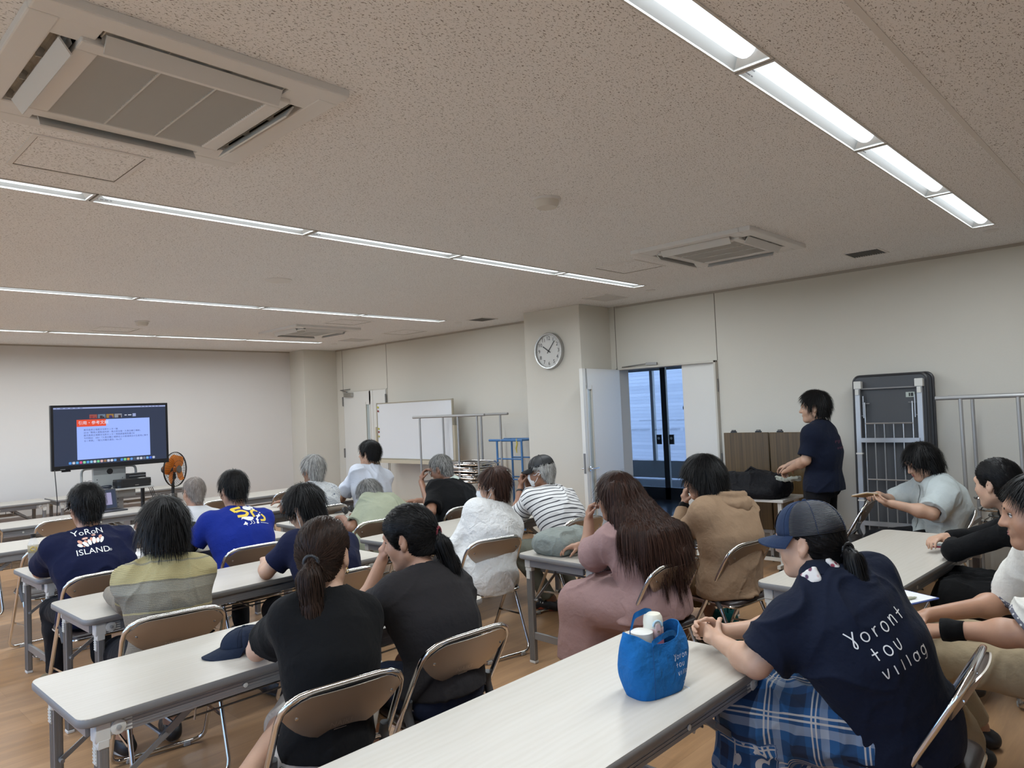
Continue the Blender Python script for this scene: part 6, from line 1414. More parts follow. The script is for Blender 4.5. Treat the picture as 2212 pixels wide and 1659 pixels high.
def banded(name, stops, rough=.9, rib=None):
    m = M(name, stops[0][1], rough); a = m.n('Attribute'); a.attribute_name = 'along'
    c = m.ramp(m.math('ADD', a.outputs['Fac'], m.math('MULTIPLY_ADD', m.noise(7, 2, .5, m.coord()), .02, .14)), stops, True); n2 = m.noise(420, 2, .5, m.coord())
    m.col(m.mix(n2, c, m.mix(.35, c, (.9, .85, .6)))); m.bump(m.math('ADD', n2, m.math('SINE', m.math('MULTIPLY', a.outputs['Fac'], 900))), .3, .002); return m.m
NAVY = cloth('navy_jersey', (.0075, .010, .034)); NAVY2 = cloth('navy_pique', (.0065, .0095, .022), .8, 800); BLACKC = cloth('black_jersey', (.0055, .0055, .006)); CHAR = cloth('charcoal_jersey', (.021, .019, .020)); BLUEC = cloth('royal_blue_jersey', (.0085, .022, .20)); WHITEC = cloth('white_cotton', (.62, .63, .65)); SAGE = cloth('sage_cotton', (.31, .33, .24), .9); PINKC = cloth('dusty_pink_linen', (.335, .215, .205)); BEIGEC = cloth('beige_cotton', (.30, .20, .125)); MINT = cloth('pale_mint_towel', (.50, .56, .50), .95, 250)
DKP = cloth('dark_trousers', (.010, .010, .012)); OLIVE = cloth('olive_shorts', (.075, .082, .045)); GREYG = cloth('grey_green_chino', (.15, .155, .125)); CREAMP = cloth('cream_trousers', (.46, .41, .35)); DENIM = cloth('dark_denim', (.016, .022, .045), .85, 900); JEANL = cloth('pale_jeans', (.16, .20, .27), .85, 900); KHAKI = cloth('khaki_chino', (.33, .26, .165)); BROWNK = cloth('brown_cropped_cotton', (.16, .105, .055)); BLKSH = plain('black_shoe', (.012, .012, .013), .45); WSOLE = plain('white_sole', (.6, .6, .58), .5); WHITEK = plain('print_white', (.74, .74, .72), .7); CORAL = plain('print_coral', (.56, .27, .19), .7); YEL = plain('print_yellow', (.72, .52, .06), .7)
def print_on(p, C, bits, name, mat, off=.0028, parent=None, U=None, Vv=None, D=None, P=None, Q=None):
    b = B()
    for V, F_ in bits: b.add(project(p, C, p.u if U is None else U, p.ax if Vv is None else Vv, p.fw if D is None else D, V, off, P, Q), F_)
    return b.obj(name, mat, parent or p.shirt)
def txt(s, size, cx=0, cy=0, cut=.011, al='CENTER'):
    V, F_ = text_mesh(s, size, al, cut); return [(x+cx, y+cy) for x, y, _ in V], F_
# 1 man in the navy YORON ISLAND shirt
p = person('man in a navy T-shirt reading YORON ISLAND seated beside the tea bottle', SEATS['yoron'][:2], 0, at(185, 1045, 5.08), hyaw=4, hpitch=14, w=1.1, armL=fold(1.42, 5.24, .20), armR=fold(1.42, 5.27, .24, k='R'), h=.009, hs=1.06)
shirt(p, NAVY, seed=11, sleeve=.72, sr=(.072, .086)); collar(p, NAVY, .064, .028, .006); hair(p, H_BLK, t=.02, n=2200, seed=1, nape=-.088, ln=.032, face=(.05, .030, .85)); trousers(p, DKP); shoes(p, cloth('khaki_canvas', (.22, .17, .10)), BLKSH)
C = p.loc(at(199, 1166, 4.86)); z = lambda x, y: ((x-1660)*2.5e-4, -(y-1050)*2.8e-4)
print_on(p, C, [txt('Y', .056, -.064, .066), txt('o', .052, -.034, .064), txt('R', .056, -.002, .066), txt('o', .052, .030, .064), txt('N', .056, .064, .066), txt('ISLAND', .053, .004, -.066), txt('®', .022, .096, -.072)], 'lettering', WHITEK)
print_on(p, C, [disc(*z(x, y), rx*2.6e-4, ry*2.6e-4, D2(a)) for x, y, rx, ry, a in ((1445, 1040, 62, 38, -60), (1560, 1045, 40, 30, -50), (1680, 1010, 55, 30, 75), (1780, 1060, 60, 20, 85), (1888, 970, 55, 35, 60), (1500, 1150, 30, 14, -40), (1560, 968, 62, 30, 8), (1757, 910, 44, 24, 3))], 'coral_print', CORAL, .0024)
print_on(p, C, [disc(*z(x, y), rx*2.6e-4, ry*2.6e-4, D2(a)) for x, y, rx, ry, a in ((1430, 1118, 58, 36, -38), (1545, 1108, 80, 38, -52), (1632, 1075, 76, 36, -80), (1730, 1043, 92, 38, 80), (1815, 1048, 66, 34, 80), (1903, 1045, 84, 34, 62), (1540, 975, 22, 10, 0), (1590, 960, 16, 9, 0), (1770, 912, 18, 9, 0))], 'pale_print', WHITEK, .0032)
# 2 woman in the striped sweater
p = person('woman in a yellow grey and plum banded sweater with short black hair', SEATS['sweater'][:2], -4, at(352, 1077, 3.68), hyaw=-2, hpitch=8, fem=True, w=.98, armL=dict(fold(1.36, 3.95), e=(1.245, 3.83, .775)), armR=dict(fold(1.36, 3.95, k='R'), e=(1.535, 3.84, .775)), h=.008, hs=1.06)
SW = banded('banded_knit', [(0, (.26, .205, .062)), (.13, (.10, .085, .05)), (.14, (.26, .205, .062)), (.215, (.015, .009, .014)), (.225, (.105, .098, .092)), (.268, (.03, .019, .025)), (.345, (.26, .20, .07)), (.352, (.065, .036, .034)), (.60, (.07, .04, .038))])
shirt(p, SW, .018, sleeve=1.9, seed=21, hem=.50, long_r=(.064, .058, .04)); hair(p, H_BLK, 'bob', t=.026, side=.105, n=2600, seed=2, ln=.06, wav=.2); trousers(p, DKP, to=.9); shoes(p, BLKSH, WSOLE)
b = B()
for k in range(30):
    a = PI+PI*(k+.5)/30; c = p.pel+V3(math.cos(a)*.21, math.sin(a)*.155, -.035)
    for j in range(2): b.tube([c+V3(.013*math.sin(a)*math.cos(q)*-1, .013*math.cos(a)*math.cos(q), .018*math.sin(q)-.034*j) for q in np.linspace(0, 2*PI, 9)[:-1]], .0035, 5, True)
b.obj('crochet_hem', cloth('cream_crochet', (.50, .44, .32)), p.o, 'all')
# 3 old man with thin hair
p = person('old man with thin grey hair and glasses in a white shirt, seen from behind', SEATS['bald'][:2], -3, at(418, 1030, 6.3), hyaw=6, hpitch=12, armL=fold(2.55, 6.71, .24), armR=fold(2.55, 6.71, .24, k='R'), skin=SK_M, h=.010)
shirt(p, WHITEC, seed=31); collar(p, WHITEC, .062, .034, .005); hair(p, H_BALD, t=.006, n=1500, seed=3, ln=.03, nape=-.085, face=(.03, .034, .85)); trousers(p, DKP); shoes(p, BLKSH); spectacles(p)
# 4 man in the blue 50 shirt
p = person('man in a royal blue T-shirt with a yellow 50 on the back', SEATS['blue'][:2], 0, at(502, 1016, 5.15), hyaw=6, hpitch=16, w=1.12, c7=None, armL=A((2.10, 5.20, .75), (2.30, 5.50, .755), d=(.8, .5, 0), n=(0, 0, -1)), armR=fold(2.42, 5.27, .27, k='R'), h=.009, hs=1.04, syaw=-6, sroll=-6) if False else person('man in a royal blue T-shirt with a yellow 50 on the back', SEATS['blue'][:2], 0, at(502, 1016, 5.15), hyaw=6, hpitch=16, w=1.12, armL=A((2.10, 5.20, .75), (2.30, 5.50, .755), d=(.8, .5, 0), n=(0, 0, -1)), armR=fold(2.42, 5.27, .27, k='R'), h=.009, hs=1.04, syaw=-6, sroll=-6)
shirt(p, BLUEC, seed=41, sleeve=.75, sr=(.072, .082)); neckband(p, BLUEC); hair(p, H_BLK, t=.017, n=2000, seed=4, nape=-.075, ln=.04, face=(.05, .030, .85)); trousers(p, DKP); shoes(p, BLKSH)
for k in 'LR': band(p, k, -.12, .93, BLACKC, (.047, .032), 'arm_sleeve')
C = p.loc(at(552, 1099, 4.86)); z = lambda x, y: ((x-1150)*3.8e-4, -(y-690)*3.9e-4); zz = lambda L: [z(*q) for q in L]
print_on(p, C, [stroke(zz(q), w_*.84) for q, w_ in (([(1020, 500), (850, 527)], .026), ([(850, 515), (897, 620)], .024), ([(893, 612), (1000, 588), (1092, 640), (1050, 712), (900, 722)], .025), ([(1340, 592), (1245, 578), (1183, 640), (1212, 745)], .023), ([(1395, 660), (1440, 735), (1412, 800), (1325, 812)], .021))], 'number_print', YEL)
print_on(p, C, [disc(*z(1150, 515), .033, .024), disc(*z(1258, 475), .019, .014), disc(*z(1283, 532), .013, .007), disc(*z(1375, 625), .005, .006)]+[outline(zz(q)) for q in ([(950, 805), (962, 752), (1010, 742), (1100, 742), (1188, 752), (1180, 790), (1130, 826), (1075, 826), (1015, 792), (972, 776)], [(1008, 838), (1046, 886), (1020, 916), (955, 910), (985, 880)], [(1330, 650), (1357, 672), (1350, 715), (1300, 742), (1268, 782), (1292, 808), (1266, 832), (1277, 880), (1240, 898), (1220, 880), (1242, 830), (1224, 790), (1256, 768), (1272, 735), (1245, 712), (1300, 700)])]+[stroke(zz(q), .004) for q in ([(1112, 826), (1120, 885), (1075, 915)], [(1150, 822), (1182, 878), (1146, 900)], [(1015, 915), (1020, 935)])]+[stroke(zz([(1312+26*k, 866), (1330+26*k, 866)]), .005) for k in range(7)], 'bird_print', WHITEK)
# 5 boy with the earphone
p = person('boy in a navy T-shirt bending his head, with white earphone and glasses', SEATS['navy'][:2], 0, at(655, 1050, 3.95), hyaw=24, hpitch=30, armL=A((2.03, 3.95, .75), (2.14, 4.18, .76), d=(.5, .8, .1), n=(0, 0, -1)), armR=fold(2.34, 3.95, .24, k='R'), h=.008, hs=1.05, neck=(.04, -.10, -.145), skin=SK_L)
shirt(p, NAVY, seed=51, sleeve=.72); neckband(p, NAVY); hair(p, H_BLK, t=.026, n=2600, seed=5, nape=-.09, ln=.06, wav=.25, face=(.05, .026, .85)); trousers(p, DKP); shoes(p, BLKSH); spectacles(p)
g = lambda x, y, z: p.C+p.R@(np.array([x, y, z])*p.hs); B().tube([g(-.084, .0, -.012), g(-.088, .005, -.05), g(-.07, .03, -.12), g(-.03, .06, -.2), g(-.02, .12, -.3)], .0022, 6).obj('earphone_cord', WHITEK, p.o, 'all')
t = empty('smartphone', (3.30, 5.60, TZ+.004), 0, 'white smartphone propped upright on the table left of the man in pale sage', 'phone'); t.rotation_euler = (D2(-14), 0, D2(-30)); B().prism(rrect(.075, .15, .012, 4), 0, .009, lambda x, y, z: (x, z, y+.075)).obj('case', WHITEK, t); B().prism(rrect(.07, .145, .01, 4), -.001, 0, lambda x, y, z: (x, z, y+.075)).obj('screen', MATS['phone_glass'], t); B().lathe([(.012, .009), (.012, .012), (.001, .012)], 12, (.018, 0, .125), Rx(-PI/2)).obj('lens', DARKP, t); t = empty('pouch', (3.335, 5.665, TZ), -.5, 'small purple pouch behind the propped white smartphone', 'pouch'); B().box((0, 0, .04), (.13, .05, .08), None, .018).obj('pouch_body', MATS['purple_pouch'], t)
# 6 man in the patterned shirt
p = person('man with silver hair in a white shirt with dark blue leaf pattern', SEATS['aloha'][:2], -2, at(674, 984, 6.45), hyaw=16, hpitch=4, w=1.0, armL=A((3.57, 6.55, .74), (3.72, 6.80, .75), d=(.6, .7, 0), n=(0, 0, -1)), armR=fold(3.82, 6.83, .24, k='R'), h=.010, skin=SK_D, hs=1.06)
m = M('leaf_pattern_cotton', (.6, .6, .6), .85); vv = m.n('TexVoronoi'); vv.inputs['Scale'].default_value = 22; n1 = m.noise(9, 2, .5, m.coord()); mx = m.n('MixRGB'); mx.inputs[0].default_value = .22; m.l(m.coord(), mx.inputs[1]); nz = m.n('TexNoise'); nz.inputs['Scale'].default_value = 16; nz.inputs['Detail'].default_value = 3; m.l(m.coord(), nz.inputs['Vector']); m.l(nz.outputs[1], mx.inputs[2]); m.l(mx.outputs[0], vv.inputs['Vector'])
w2 = m.n('TexWave'); w2.wave_type = 'RINGS'; w2.inputs['Scale'].default_value = 14; w2.inputs['Distortion'].default_value = 12; w2.inputs['Detail'].default_value = 2; m.l(m.coord(), w2.inputs['Vector']); k_ = m.math('MULTIPLY', m.ramp(w2.outputs[1], [(.44, (0, 0, 0)), (.52, (1, 1, 1)), (.72, (1, 1, 1)), (.8, (0, 0, 0))]), m.ramp(m.noise(12, 3, .6, m.coord()), [(.44, (0, 0, 0)), (.5, (1, 1, 1))]))
m.col(m.mix(k_, (.60, .62, .63), (.035, .06, .115))); ALOHA = m.m
shirt(p, ALOHA, .024, seed=61, sleeve=.8, sr=(.07, .085)); collar(p, ALOHA, .062, .026, .010); hair(p, H_WHT, t=.024, n=2200, seed=6, nape=-.10, ln=.06, face=(.045, .02, .85)); trousers(p, DKP); shoes(p, BLKSH)
# 7 young man in white
p = person('young man with neat black hair in a white short sleeved shirt, sitting upright', SEATS['white'][:2], 0, at(796, 953, 6.5), hyaw=26, hpitch=2, armL=A((4.34, 6.72, .75), (4.50, 6.98, .76), d=(.5, .6, .3), n=(.8, -.3, 0), curl=.6), armR=A((4.74, 6.85, .75), (4.60, 7.02, .76), d=(-.5, .6, .3), n=(-.8, -.3, 0), curl=.6), h=.010, skin=SK_L, hs=1.04, bulge=.02)
shirt(p, cloth('pale_blue_white', (.56, .59, .66)), .022, seed=71, sleeve=.78, sr=(.07, .082)); collar(p, MATS['pale_blue_white'], .060, .034, .005); hair(p, H_BLK, t=.026, n=1800, seed=7, nape=-.06, ln=.045, face=(.055, .026, .85)); trousers(p, DKP); shoes(p, BLKSH); watch(p, 'L')
# 8 man with head bent
p = person('grey haired man in a pale sage shirt bending his head low over the table', SEATS['olive'][:2], -6, at(797, 1038, 5.40), hyaw=18, hpitch=44, armL=A((3.47, 5.24, .68), (3.55, 5.5, .74), d=(.2, .9, 0), n=(0, 0, -1)), armR=A((3.98, 5.40, .73), (3.84, 5.6, .745), d=(-.6, .7, 0), n=(0, 0, -1)), h=.009, neck=(.12, -.14, -.06), skin=SK_D, w=.98, syaw=-10, bulge=.02)
shirt(p, SAGE, .022, seed=81, sleeve=.85, sr=(.07, .08), amp=.009); collar(p, SAGE, .062, .030, .006); hair(p, H_GRY, t=.022, n=2200, seed=8, nape=-.08, ln=.05, wav=.5, face=(.04, .024, .85)); trousers(p, OLIVE, to=.1, flare=.01); shoes(p, BLKSH); B().tube([p.c7+p.fw*-.03+p.u*.02+p.ax*.03, p.c7-p.fw*.05+p.u*.05+p.ax*.025], .004, 6).obj('cord', DARKP, p.o)
# 9 man in the black polo
p = person('grey haired man in a black polo with a pale towel round his neck', SEATS['black'][:2], 0, at(950, 983, 5.22), hyaw=26, hpitch=22, armL=A(atz(932, 1106, .75), (4.33, 5.36, .98), d=(.25, -.05, .9), n=(.6, -.5, .2), curl=.5), armR=fold(4.50, 5.46, .24, k='R'), h=.009, neck=(.05, -.10, -.15), skin=SK_D, w=1.08)
p.sh['L'] = p.sh['L']; shirt(p, BLACKC, .02, seed=91, sleeve=.8, sr=(.068, .078)); hair(p, H_GRY, t=.016, n=1800, seed=9, nape=-.075, ln=.035, face=(.04, .030, .85)); trousers(p, DKP); shoes(p, BLKSH); collar(p, MINT, .066, .040, .022, 'neck_towel', thick=.012); spectacles(p)
# 10 woman in the white blouse
p = person('woman in a loose white blouse and face mask with pinned up chestnut hair', SEATS['blouse'][:2], -8, at(1062, 1012, 3.68), hyaw=44, hpitch=8, fem=True, w=1.0, armL=A((3.30, 3.74, .70), (3.48, 3.98, .58), d=(.4, .8, -.1), n=(0, 0, -1)), armR=A((3.78, 3.80, .68), (3.62, 4.0, .58), d=(-.4, .8, -.1), n=(0, 0, -1)), h=.008, skin=SK_L, hs=1.03)
BL2 = cloth('sheer_white_cotton', (.66, .66, .65), .8, 260, 1.4); shirt(p, BL2, .034, sleeve=1.88, seed=101, hem=.40, long_r=(.072, .068, .05), amp=.0065, fold_sc=5, extra=lambda F: F.ell(p.pel+V3(0, -.03, -.06), (.235, .185, .16), None, .05)); collar(p, BL2, .062, .034, .012)
tie = p.C+p.R@V3(0, -.07, .10); hair(p, H_RED, t=.016, n=2000, seed=10, nape=-.075, ln=.06, face=(.045, .026, .85), wav=.2, tail=[p.C+p.R@V3(.02, -.085, .03), p.C+p.R@V3(.02, -.08, .085), p.C+p.R@V3(.01, -.06, .13)], lock=[.055, .045, .012]); mask(p, cloth('mask_white', (.66, .67, .68), .8, 900)); trousers(p, DKP); shoes(p, BLKSH); B().tube([p.C+p.R@V3(.055, -.11, .09), p.C+p.R@V3(.02, -.13, .095), p.C+p.R@V3(-.01, -.125, .1)], .004, 6).obj('hair_pin', plain('pearl', (.6, .58, .52), .25), p.o)
# 11 man in the striped polo
p = person('man in a white polo with thin dark stripes, black mesh cap and face mask', SEATS['striped'][:2], -4, at(1167, 986, 3.93), hyaw=24, hpitch=8, w=1.12, armL=A((4.24, 4.06, .752), (4.38, 4.12, .985), d=(.1, -.02, 1), n=(.6, -.6, 0), curl=.95), armR=A((4.66, 4.10, .755), (4.47, 4.12, .985), d=(-.1, -.02, 1), n=(-.6, -.6, 0), curl=.95), h=.008, skin=SK_D, knees=((4.20, 4.03, .50), (4.58, 4.03, .50)), ankles=((4.40, 3.86, .09), (4.74, 3.90, .09)), neck=(.02, -.06, -.16))
m = M('striped_pique', (.6, .6, .6), .85); a_ = m.n('Attribute'); a_.attribute_name = 'along'; f_ = m.math('FRACT', m.math('MULTIPLY', m.math('ADD', a_.outputs['Fac'], m.math('MULTIPLY', m.noise(6, 2, .5, m.coord()), .012)), 27.0)); m.col(m.mix(m.ramp(f_, [(0, (0, 0, 0)), (.72, (0, 0, 0)), (.74, (1, 1, 1)), (.96, (1, 1, 1)), (.98, (0, 0, 0))]), (.66, .655, .65), (.035, .035, .045))); m.bump(m.noise(500, 2, .5, m.coord()), .2, .001); STR = m.m
shirt(p, STR, .02, seed=111, sleeve=.85, sr=(.07, .082), amp=.008); collar(p, WHITEC, .062, .034, .006); mask(p, MATS['mask_white']); hair(p, H_WHT, t=.012, n=1400, seed=11, nape=-.085, ln=.03, face=(.02, .034, .85)); trousers(p, GREYG, .018); shoes(p, BLKSH, plain('orange_sole', (.30, .05, .02), .5), name='sneaker'); watch(p, 'L', .80)
MESHB = M('black_mesh', (.014, .014, .015), .55); MESHB.b.inputs['Alpha'].default_value = .88; MESHB = MESHB.m; BLKC2 = cloth('black_twill', (.010, .010, .011), .7)
cp = head_empty(p, 'cap', (0, -.012, .045), -4); cap_parts(cp, 1.0, MESHB, BLKC2, MESHB, sc=(.093, .112, .092), brimc=BLKC2)
for k in 'LR':
    a = p.an[k]; V, F_ = text_mesh('N', .055); B().add([a+V3(-.052, .06+x, -.04+y) for x, y, _ in V], [f[::-1] for f in F_]).obj('shoe_letter', WHITEK, p.o)
# 12 woman in black
p = person('woman in a black T-shirt with a brown ponytail, looking to her right', SEATS['btee'][:2], -8, at(697, 1117, 2.36), hyaw=-44, hpitch=8, fem=True, w=.86, armL=A((1.32, 2.66, .752), (1.47, 2.87, .76), d=(.5, .8, .05), n=(0, 0, -1)), armR=fold(1.62, 2.62, .20, k='R'), h=.0065, skin=SK_L, hs=1.06, neck=(-.005, -.05, -.15), knees=((1.46, 2.62, .50), (1.76, 2.60, .50)), ankles=((1.10, 2.34, .45), (1.72, 2.45, .09)))
shirt(p, BLACKC, .02, seed=121, sleeve=.64, sr=(.064, .074), hem=.515, amp=.009); neckband(p, BLACKC, .068); tb_ = p.C+p.R@V3(.0, -.115, -.02)
w0 = unit(V3(-.45, -.55, 0)); hair(p, H_BRN, 'pony', t=.012, n=3600, seed=12, nape=-.07, ln=.07, face=(.05, .024, .85), wav=.06, tail=[tb_, tb_+w0*.035+V3(0, 0, -.05), tb_+w0*.05+V3(.01, 0, -.15), tb_+w0*.035+V3(.03, 0, -.25)], lock=[.020, .040, .034, .010]); B().tube([tb_+w0*.012+V3(.024*math.cos(q)*.8, .024*math.cos(q)*-.6, .024*math.sin(q)) for q in np.linspace(0, 2*PI, 14, endpoint=False)], .008, 8, True).obj('hair_tie', BLKSH, p.o, 'all')
trousers(p, CREAMP, .016, to=.35); shoes(p, BLKSH, BLKSH, name='sandal'); b = B()
e_ = p.C+p.R@V3(.088, -.004, -.05); b.tube([e_+p.R@V3(.002, .010*math.cos(q), -.010+.012*math.sin(q)) for q in np.linspace(0, 2*PI, 12, endpoint=False)], .0018, 6, True); b.obj('earring', plain('gold', (.6, .42, .16), .2, 1), p.o, 'all')
# 13 girl in charcoal
p = person('girl in a charcoal T-shirt with a black ponytail and red hair tie', SEATS['gtee'][:2], -3, at(880, 1092, 2.48), hyaw=30, hpitch=16, fem=True, w=.97, armL=A((1.80, 2.70, .752), (1.97, 2.74, .97), d=(.2, -.1, .9), n=(.7, -.5, .1), curl=.55), armR=A((2.24, 2.76, .752), (2.08, 2.76, .96), d=(-.2, -.1, .9), n=(-.8, -.3, .1), curl=.55), h=.0065, skin=SK_M, hs=1.06, neck=(.02, -.08, -.15))
shirt(p, CHAR, .022, seed=131, sleeve=.72, sr=(.068, .080), hem=.53, amp=.009); neckband(p, CHAR, .068); tb_ = p.C+p.R@V3(.015, -.118, -.015); w0 = unit(V3(.35, -.6, 0))
hair(p, H_BLK, 'pony', t=.017, n=3600, seed=13, nape=-.07, ln=.07, face=(.068, .03, .88), wav=.05, tail=[tb_, tb_+w0*.03+V3(0, 0, -.05), tb_+w0*.05+V3(.02, 0, -.13), tb_+w0*.05+V3(.03, 0, -.22)], lock=[.018, .030, .030, .010]); B().tube([tb_+w0*.012+V3(.022*math.cos(q)*.85, .022*math.cos(q)*.5, .022*math.sin(q)) for q in np.linspace(0, 2*PI, 14, endpoint=False)], .008, 8, True).obj('hair_tie', plain('red_tie', (.16, .012, .022), .7), p.o, 'all')
trousers(p, DENIM, .02, to=-.35, waist=.07); shoes(p, BLKSH)
# 14 woman in pink
p = person('woman in a dusty pink dress with very long brown hair and glasses', SEATS['pink'][:2], -4, at(1328, 1020, 2.44), hyaw=14, hpitch=10, fem=True, w=1.28, depth=1.25, armL=A((3.30, 2.60, .755), (3.36, 2.63, .96), d=(.15, -.15, 1), n=(.3, -.8, 0), curl=.8), armR=A((3.72, 2.66, .755), (3.52, 2.84, .76), d=(-.7, .5, 0), n=(0, 0, -1)), h=.008, skin=SK_M, hs=1.06, neck=(.04, -.07, -.16), armr=1.15, knees=((3.26, 2.64, .50), (3.62, 2.64, .50)), ankles=((3.44, 2.66, .09), (3.70, 2.6, .09)))
shirt(p, PINKC, .024, seed=141, sleeve=.85, sr=(.078, .090), amp=.011, hem=.47); skirt(p, PINKC, .20, .125, .15, .014, 6, 'dress_skirt'); trousers(p, JEANL, .014, to=.97); shoes(p, BLKSH); spectacles(p)
bk = lambda y, z, x=0: p.C+V3(x, y, z)
hair(p, H_RED, 'long', t=.018, n=900, seed=14, nape=-.09, ln=.07, face=(.055, .024, .85), side=.10, name='hair_cap'); F = Field(p.C-V3(.36, .42, .66), p.C+V3(.36, .2, .1), .008)
project(p, p.c7, p.u, p.ax, p.fw, [])
def lay(x, z, o=.028):
    q = p.C+V3(x, 0, z); hit = p.bvh.ray_cast(Vector((q[0], q[1]-.8, q[2])), Vector((0, 1, 0))); y = hit[0].y-o if hit[0] is not None else q[1]-.1
    return V3(q[0], min(y, q[1]-.075), q[2])
for x0, x1, zz_ in ((-.06, -.14, -.32), (-.03, -.06, -.38), (0, .03, -.42), (.035, .10, -.40), (.06, .17, -.36), (-.07, -.19, -.24), (.07, .20, -.27)):
    F.chain([p.C+V3(x0, -.055, .03), lay(x0*1.2, -.10), lay(x0+(x1-x0)*.45, -.20), lay(x0+(x1-x0)*.8, zz_*.75), lay(x1, zz_, .012)], [.05, .052, .05, .042, .010], .05)
P, Q = F.surf(); N = vnormals(P, Q); P = P+N*(vnoise(P*np.array([75, 75, 5]), 3)*.005)[:, None]; V, K = ribbons(P, N, lambda q: np.tile(np.array([0, -.12, -1.0]), (len(q), 1))+(q-p.C)*np.array([.5, 0, 0]), 4200, .16, .0035, 15, .004, .05, 5, .05); mesh_obj('long_hair', np.concatenate([P, V]), np.concatenate([Q, K+len(P)]), H_RED, p.o)
# 15 person in the beige jacket
p = person('person with black hair in a beige hooded jacket, one hand at the face', SEATS['beige'][:2], -6, at(1514, 984, 2.30), hyaw=22, hpitch=14, w=1.16, depth=1.15, armL=A((4.03, 2.46, .755), (4.22, 2.50, .955), d=(.05, -.1, 1), n=(.5, -.6, 0), curl=.75), armR=A((4.44, 2.56, .755), (4.30, 2.74, .76), d=(-.7, .5, 0), n=(0, 0, -1)), h=.008, skin=SK_M, hs=1.06, neck=(.06, -.11, -.15), knees=((3.99, 2.55, .50), (4.36, 2.55, .50)), ankles=((4.18, 2.50, .09), (4.42, 2.42, .09)))
shirt(p, BEIGEC, .028, sleeve=1.82, seed=151, hem=.45, long_r=(.074, .066, .042), amp=.011, fold_sc=6); hair(p, H_BLK, 'bob', t=.022, n=3000, seed=15, side=.10, ln=.06, wav=.1); band(p, 'L', .82, .97, BLACKC, .034, 'wristband'); trousers(p, BROWNK, .02, to=.55, flare=.015); shoes(p, BLKSH, name='sneaker')
F = Field(p.c7-.28, p.c7+.24, .007); a = p.c7+p.ax*.045-p.fw*.02
for k, (rr, dz, t_) in enumerate(((.088, -.012, .022), (.098, -.032, .026), (.085, .008, .018))):
    L_ = [a+p.u*rr*1.12*math.sin(q)-p.fw*(rr*math.cos(q)+.01-.0)+p.ax*(dz-.03*math.cos(q)*(k < 2)) for q in np.linspace(-2.3, 2.3, 14)]; F.chain(L_, [t_*(.6+.4*math.cos(q*.5)) for q in np.linspace(-2.3, 2.3, 14)], .008)
F.cone(a-p.fw*.09-p.ax*.05, a-p.fw*.10-p.ax*.085, .045, .02, .03, 'u', 1.6, p.u); P, Q = F.surf(); N = vnormals(P, Q); mesh_obj('hood', folds(P, N, .006, 16, 9), Q, BEIGEC, p.o)
F = Field(p.c7-V3(.4, .3, .6), p.c7+.3, .01)
# 16 the standing woman
p = person('woman with short black hair in a navy polo standing by the wall', (6.12, 2.33), 0, (6.10, 2.345, 1.655), hyaw=20, hpitch=4, fem=True, armL=A((5.90, 2.36, 1.10), (6.09, 2.58, 1.005), d=(.55, .8, -.35), n=(.2, -.3, -1), curl=.55), armR=A((6.36, 2.42, 1.12), (6.33, 2.68, 1.02), d=(.1, .9, -.3), n=(0, -.3, -1), curl=.4), h=.0075, skin=SK_L, pel=(0, -.02, .90), knees=((6.02, 2.36, .48), (6.22, 2.36, .48)), ankles=((6.02, 2.32, .09), (6.22, 2.32, .09)), bulge=.01, neck=(0, -.05, -.165), w=.98)
shirt(p, NAVY2, .024, seed=161, sleeve=.85, sr=(.064, .074), hem=.84, amp=.007); collar(p, NAVY2, .056, .034, .005); hair(p, H_BLK, t=.03, n=2600, seed=16, nape=-.075, ln=.05, face=(.058, .030, .85)); trousers(p, DKP, .02, to=.96, waist=.12); shoes(p, BLKSH)
C = p.sp[3]+p.ax*-.03; print_on(p, C, [stroke([(-.07+.02*k, .01*math.sin(k*2)), (-.062+.02*k, .02)], .006) for k in range(8)]+[stroke([(-.06+.025*k, -.05), (-.05+.025*k, -.035)], .008) for k in range(6)], 'back_print', plain('print_plum', (.12, .03, .06), .7)); print_on(p, p.sp[3]-p.u*.08-p.ax*.02, [stroke([(-.02+.008*k, 0), (-.016+.008*k, .007)], .004) for k in range(6)], 'chest_mark', WHITEK, D=-p.fw)
# 17 the woman in the cap, nearest
H17 = atx(1742, 1086, 2.47)
p = person('woman in a navy cap and hand lettered navy polo leaning on the nearest table', (2.58, .77), -30, H17, hyaw=30, hpitch=6, fem=True, w=1.10, depth=1.08, armL=A((2.27, 1.11, .752), (2.385, 1.30, .762), d=(.45, .9, .1), n=(.9, -.2, -.1), curl=.62, thumb=.5), armR=A((2.70, 1.20, .752), (2.475, 1.33, .768), d=(-.35, .95, .1), n=(-.9, -.2, -.15), curl=.70, thumb=.5), h=.0058, skin=SK_L, hs=1.0, neck=(.0, -.075, -.135), knees=((2.42, 1.20, .52), (2.80, 1.20, .52)), ankles=((2.42, 1.14, .09), (2.82, 1.14, .09)), syaw=-6, armr=1.12, bulge=.05, pel=(-.02, .0, .545))
shirt(p, NAVY2, .022, seed=171, sleeve=.80, sr=(.078, .088), hem=.47, amp=.010, h=.007); collar(p, NAVY2, .060, .040, .008)
F = Field(p.c7-.25, p.c7+.25, .006); a = p.c7+p.fw*.016+p.ax*.02
for k in range(3): F.chain([a+p.u*(.058+.006*k)*math.sin(q)+p.fw*((.066+.008*k)*math.cos(q)+.01)+p.ax*(.03-.014*k-.03*math.cos(q)) for q in np.linspace(-2.6, 2.6, 16)], [.011]*16, .006)
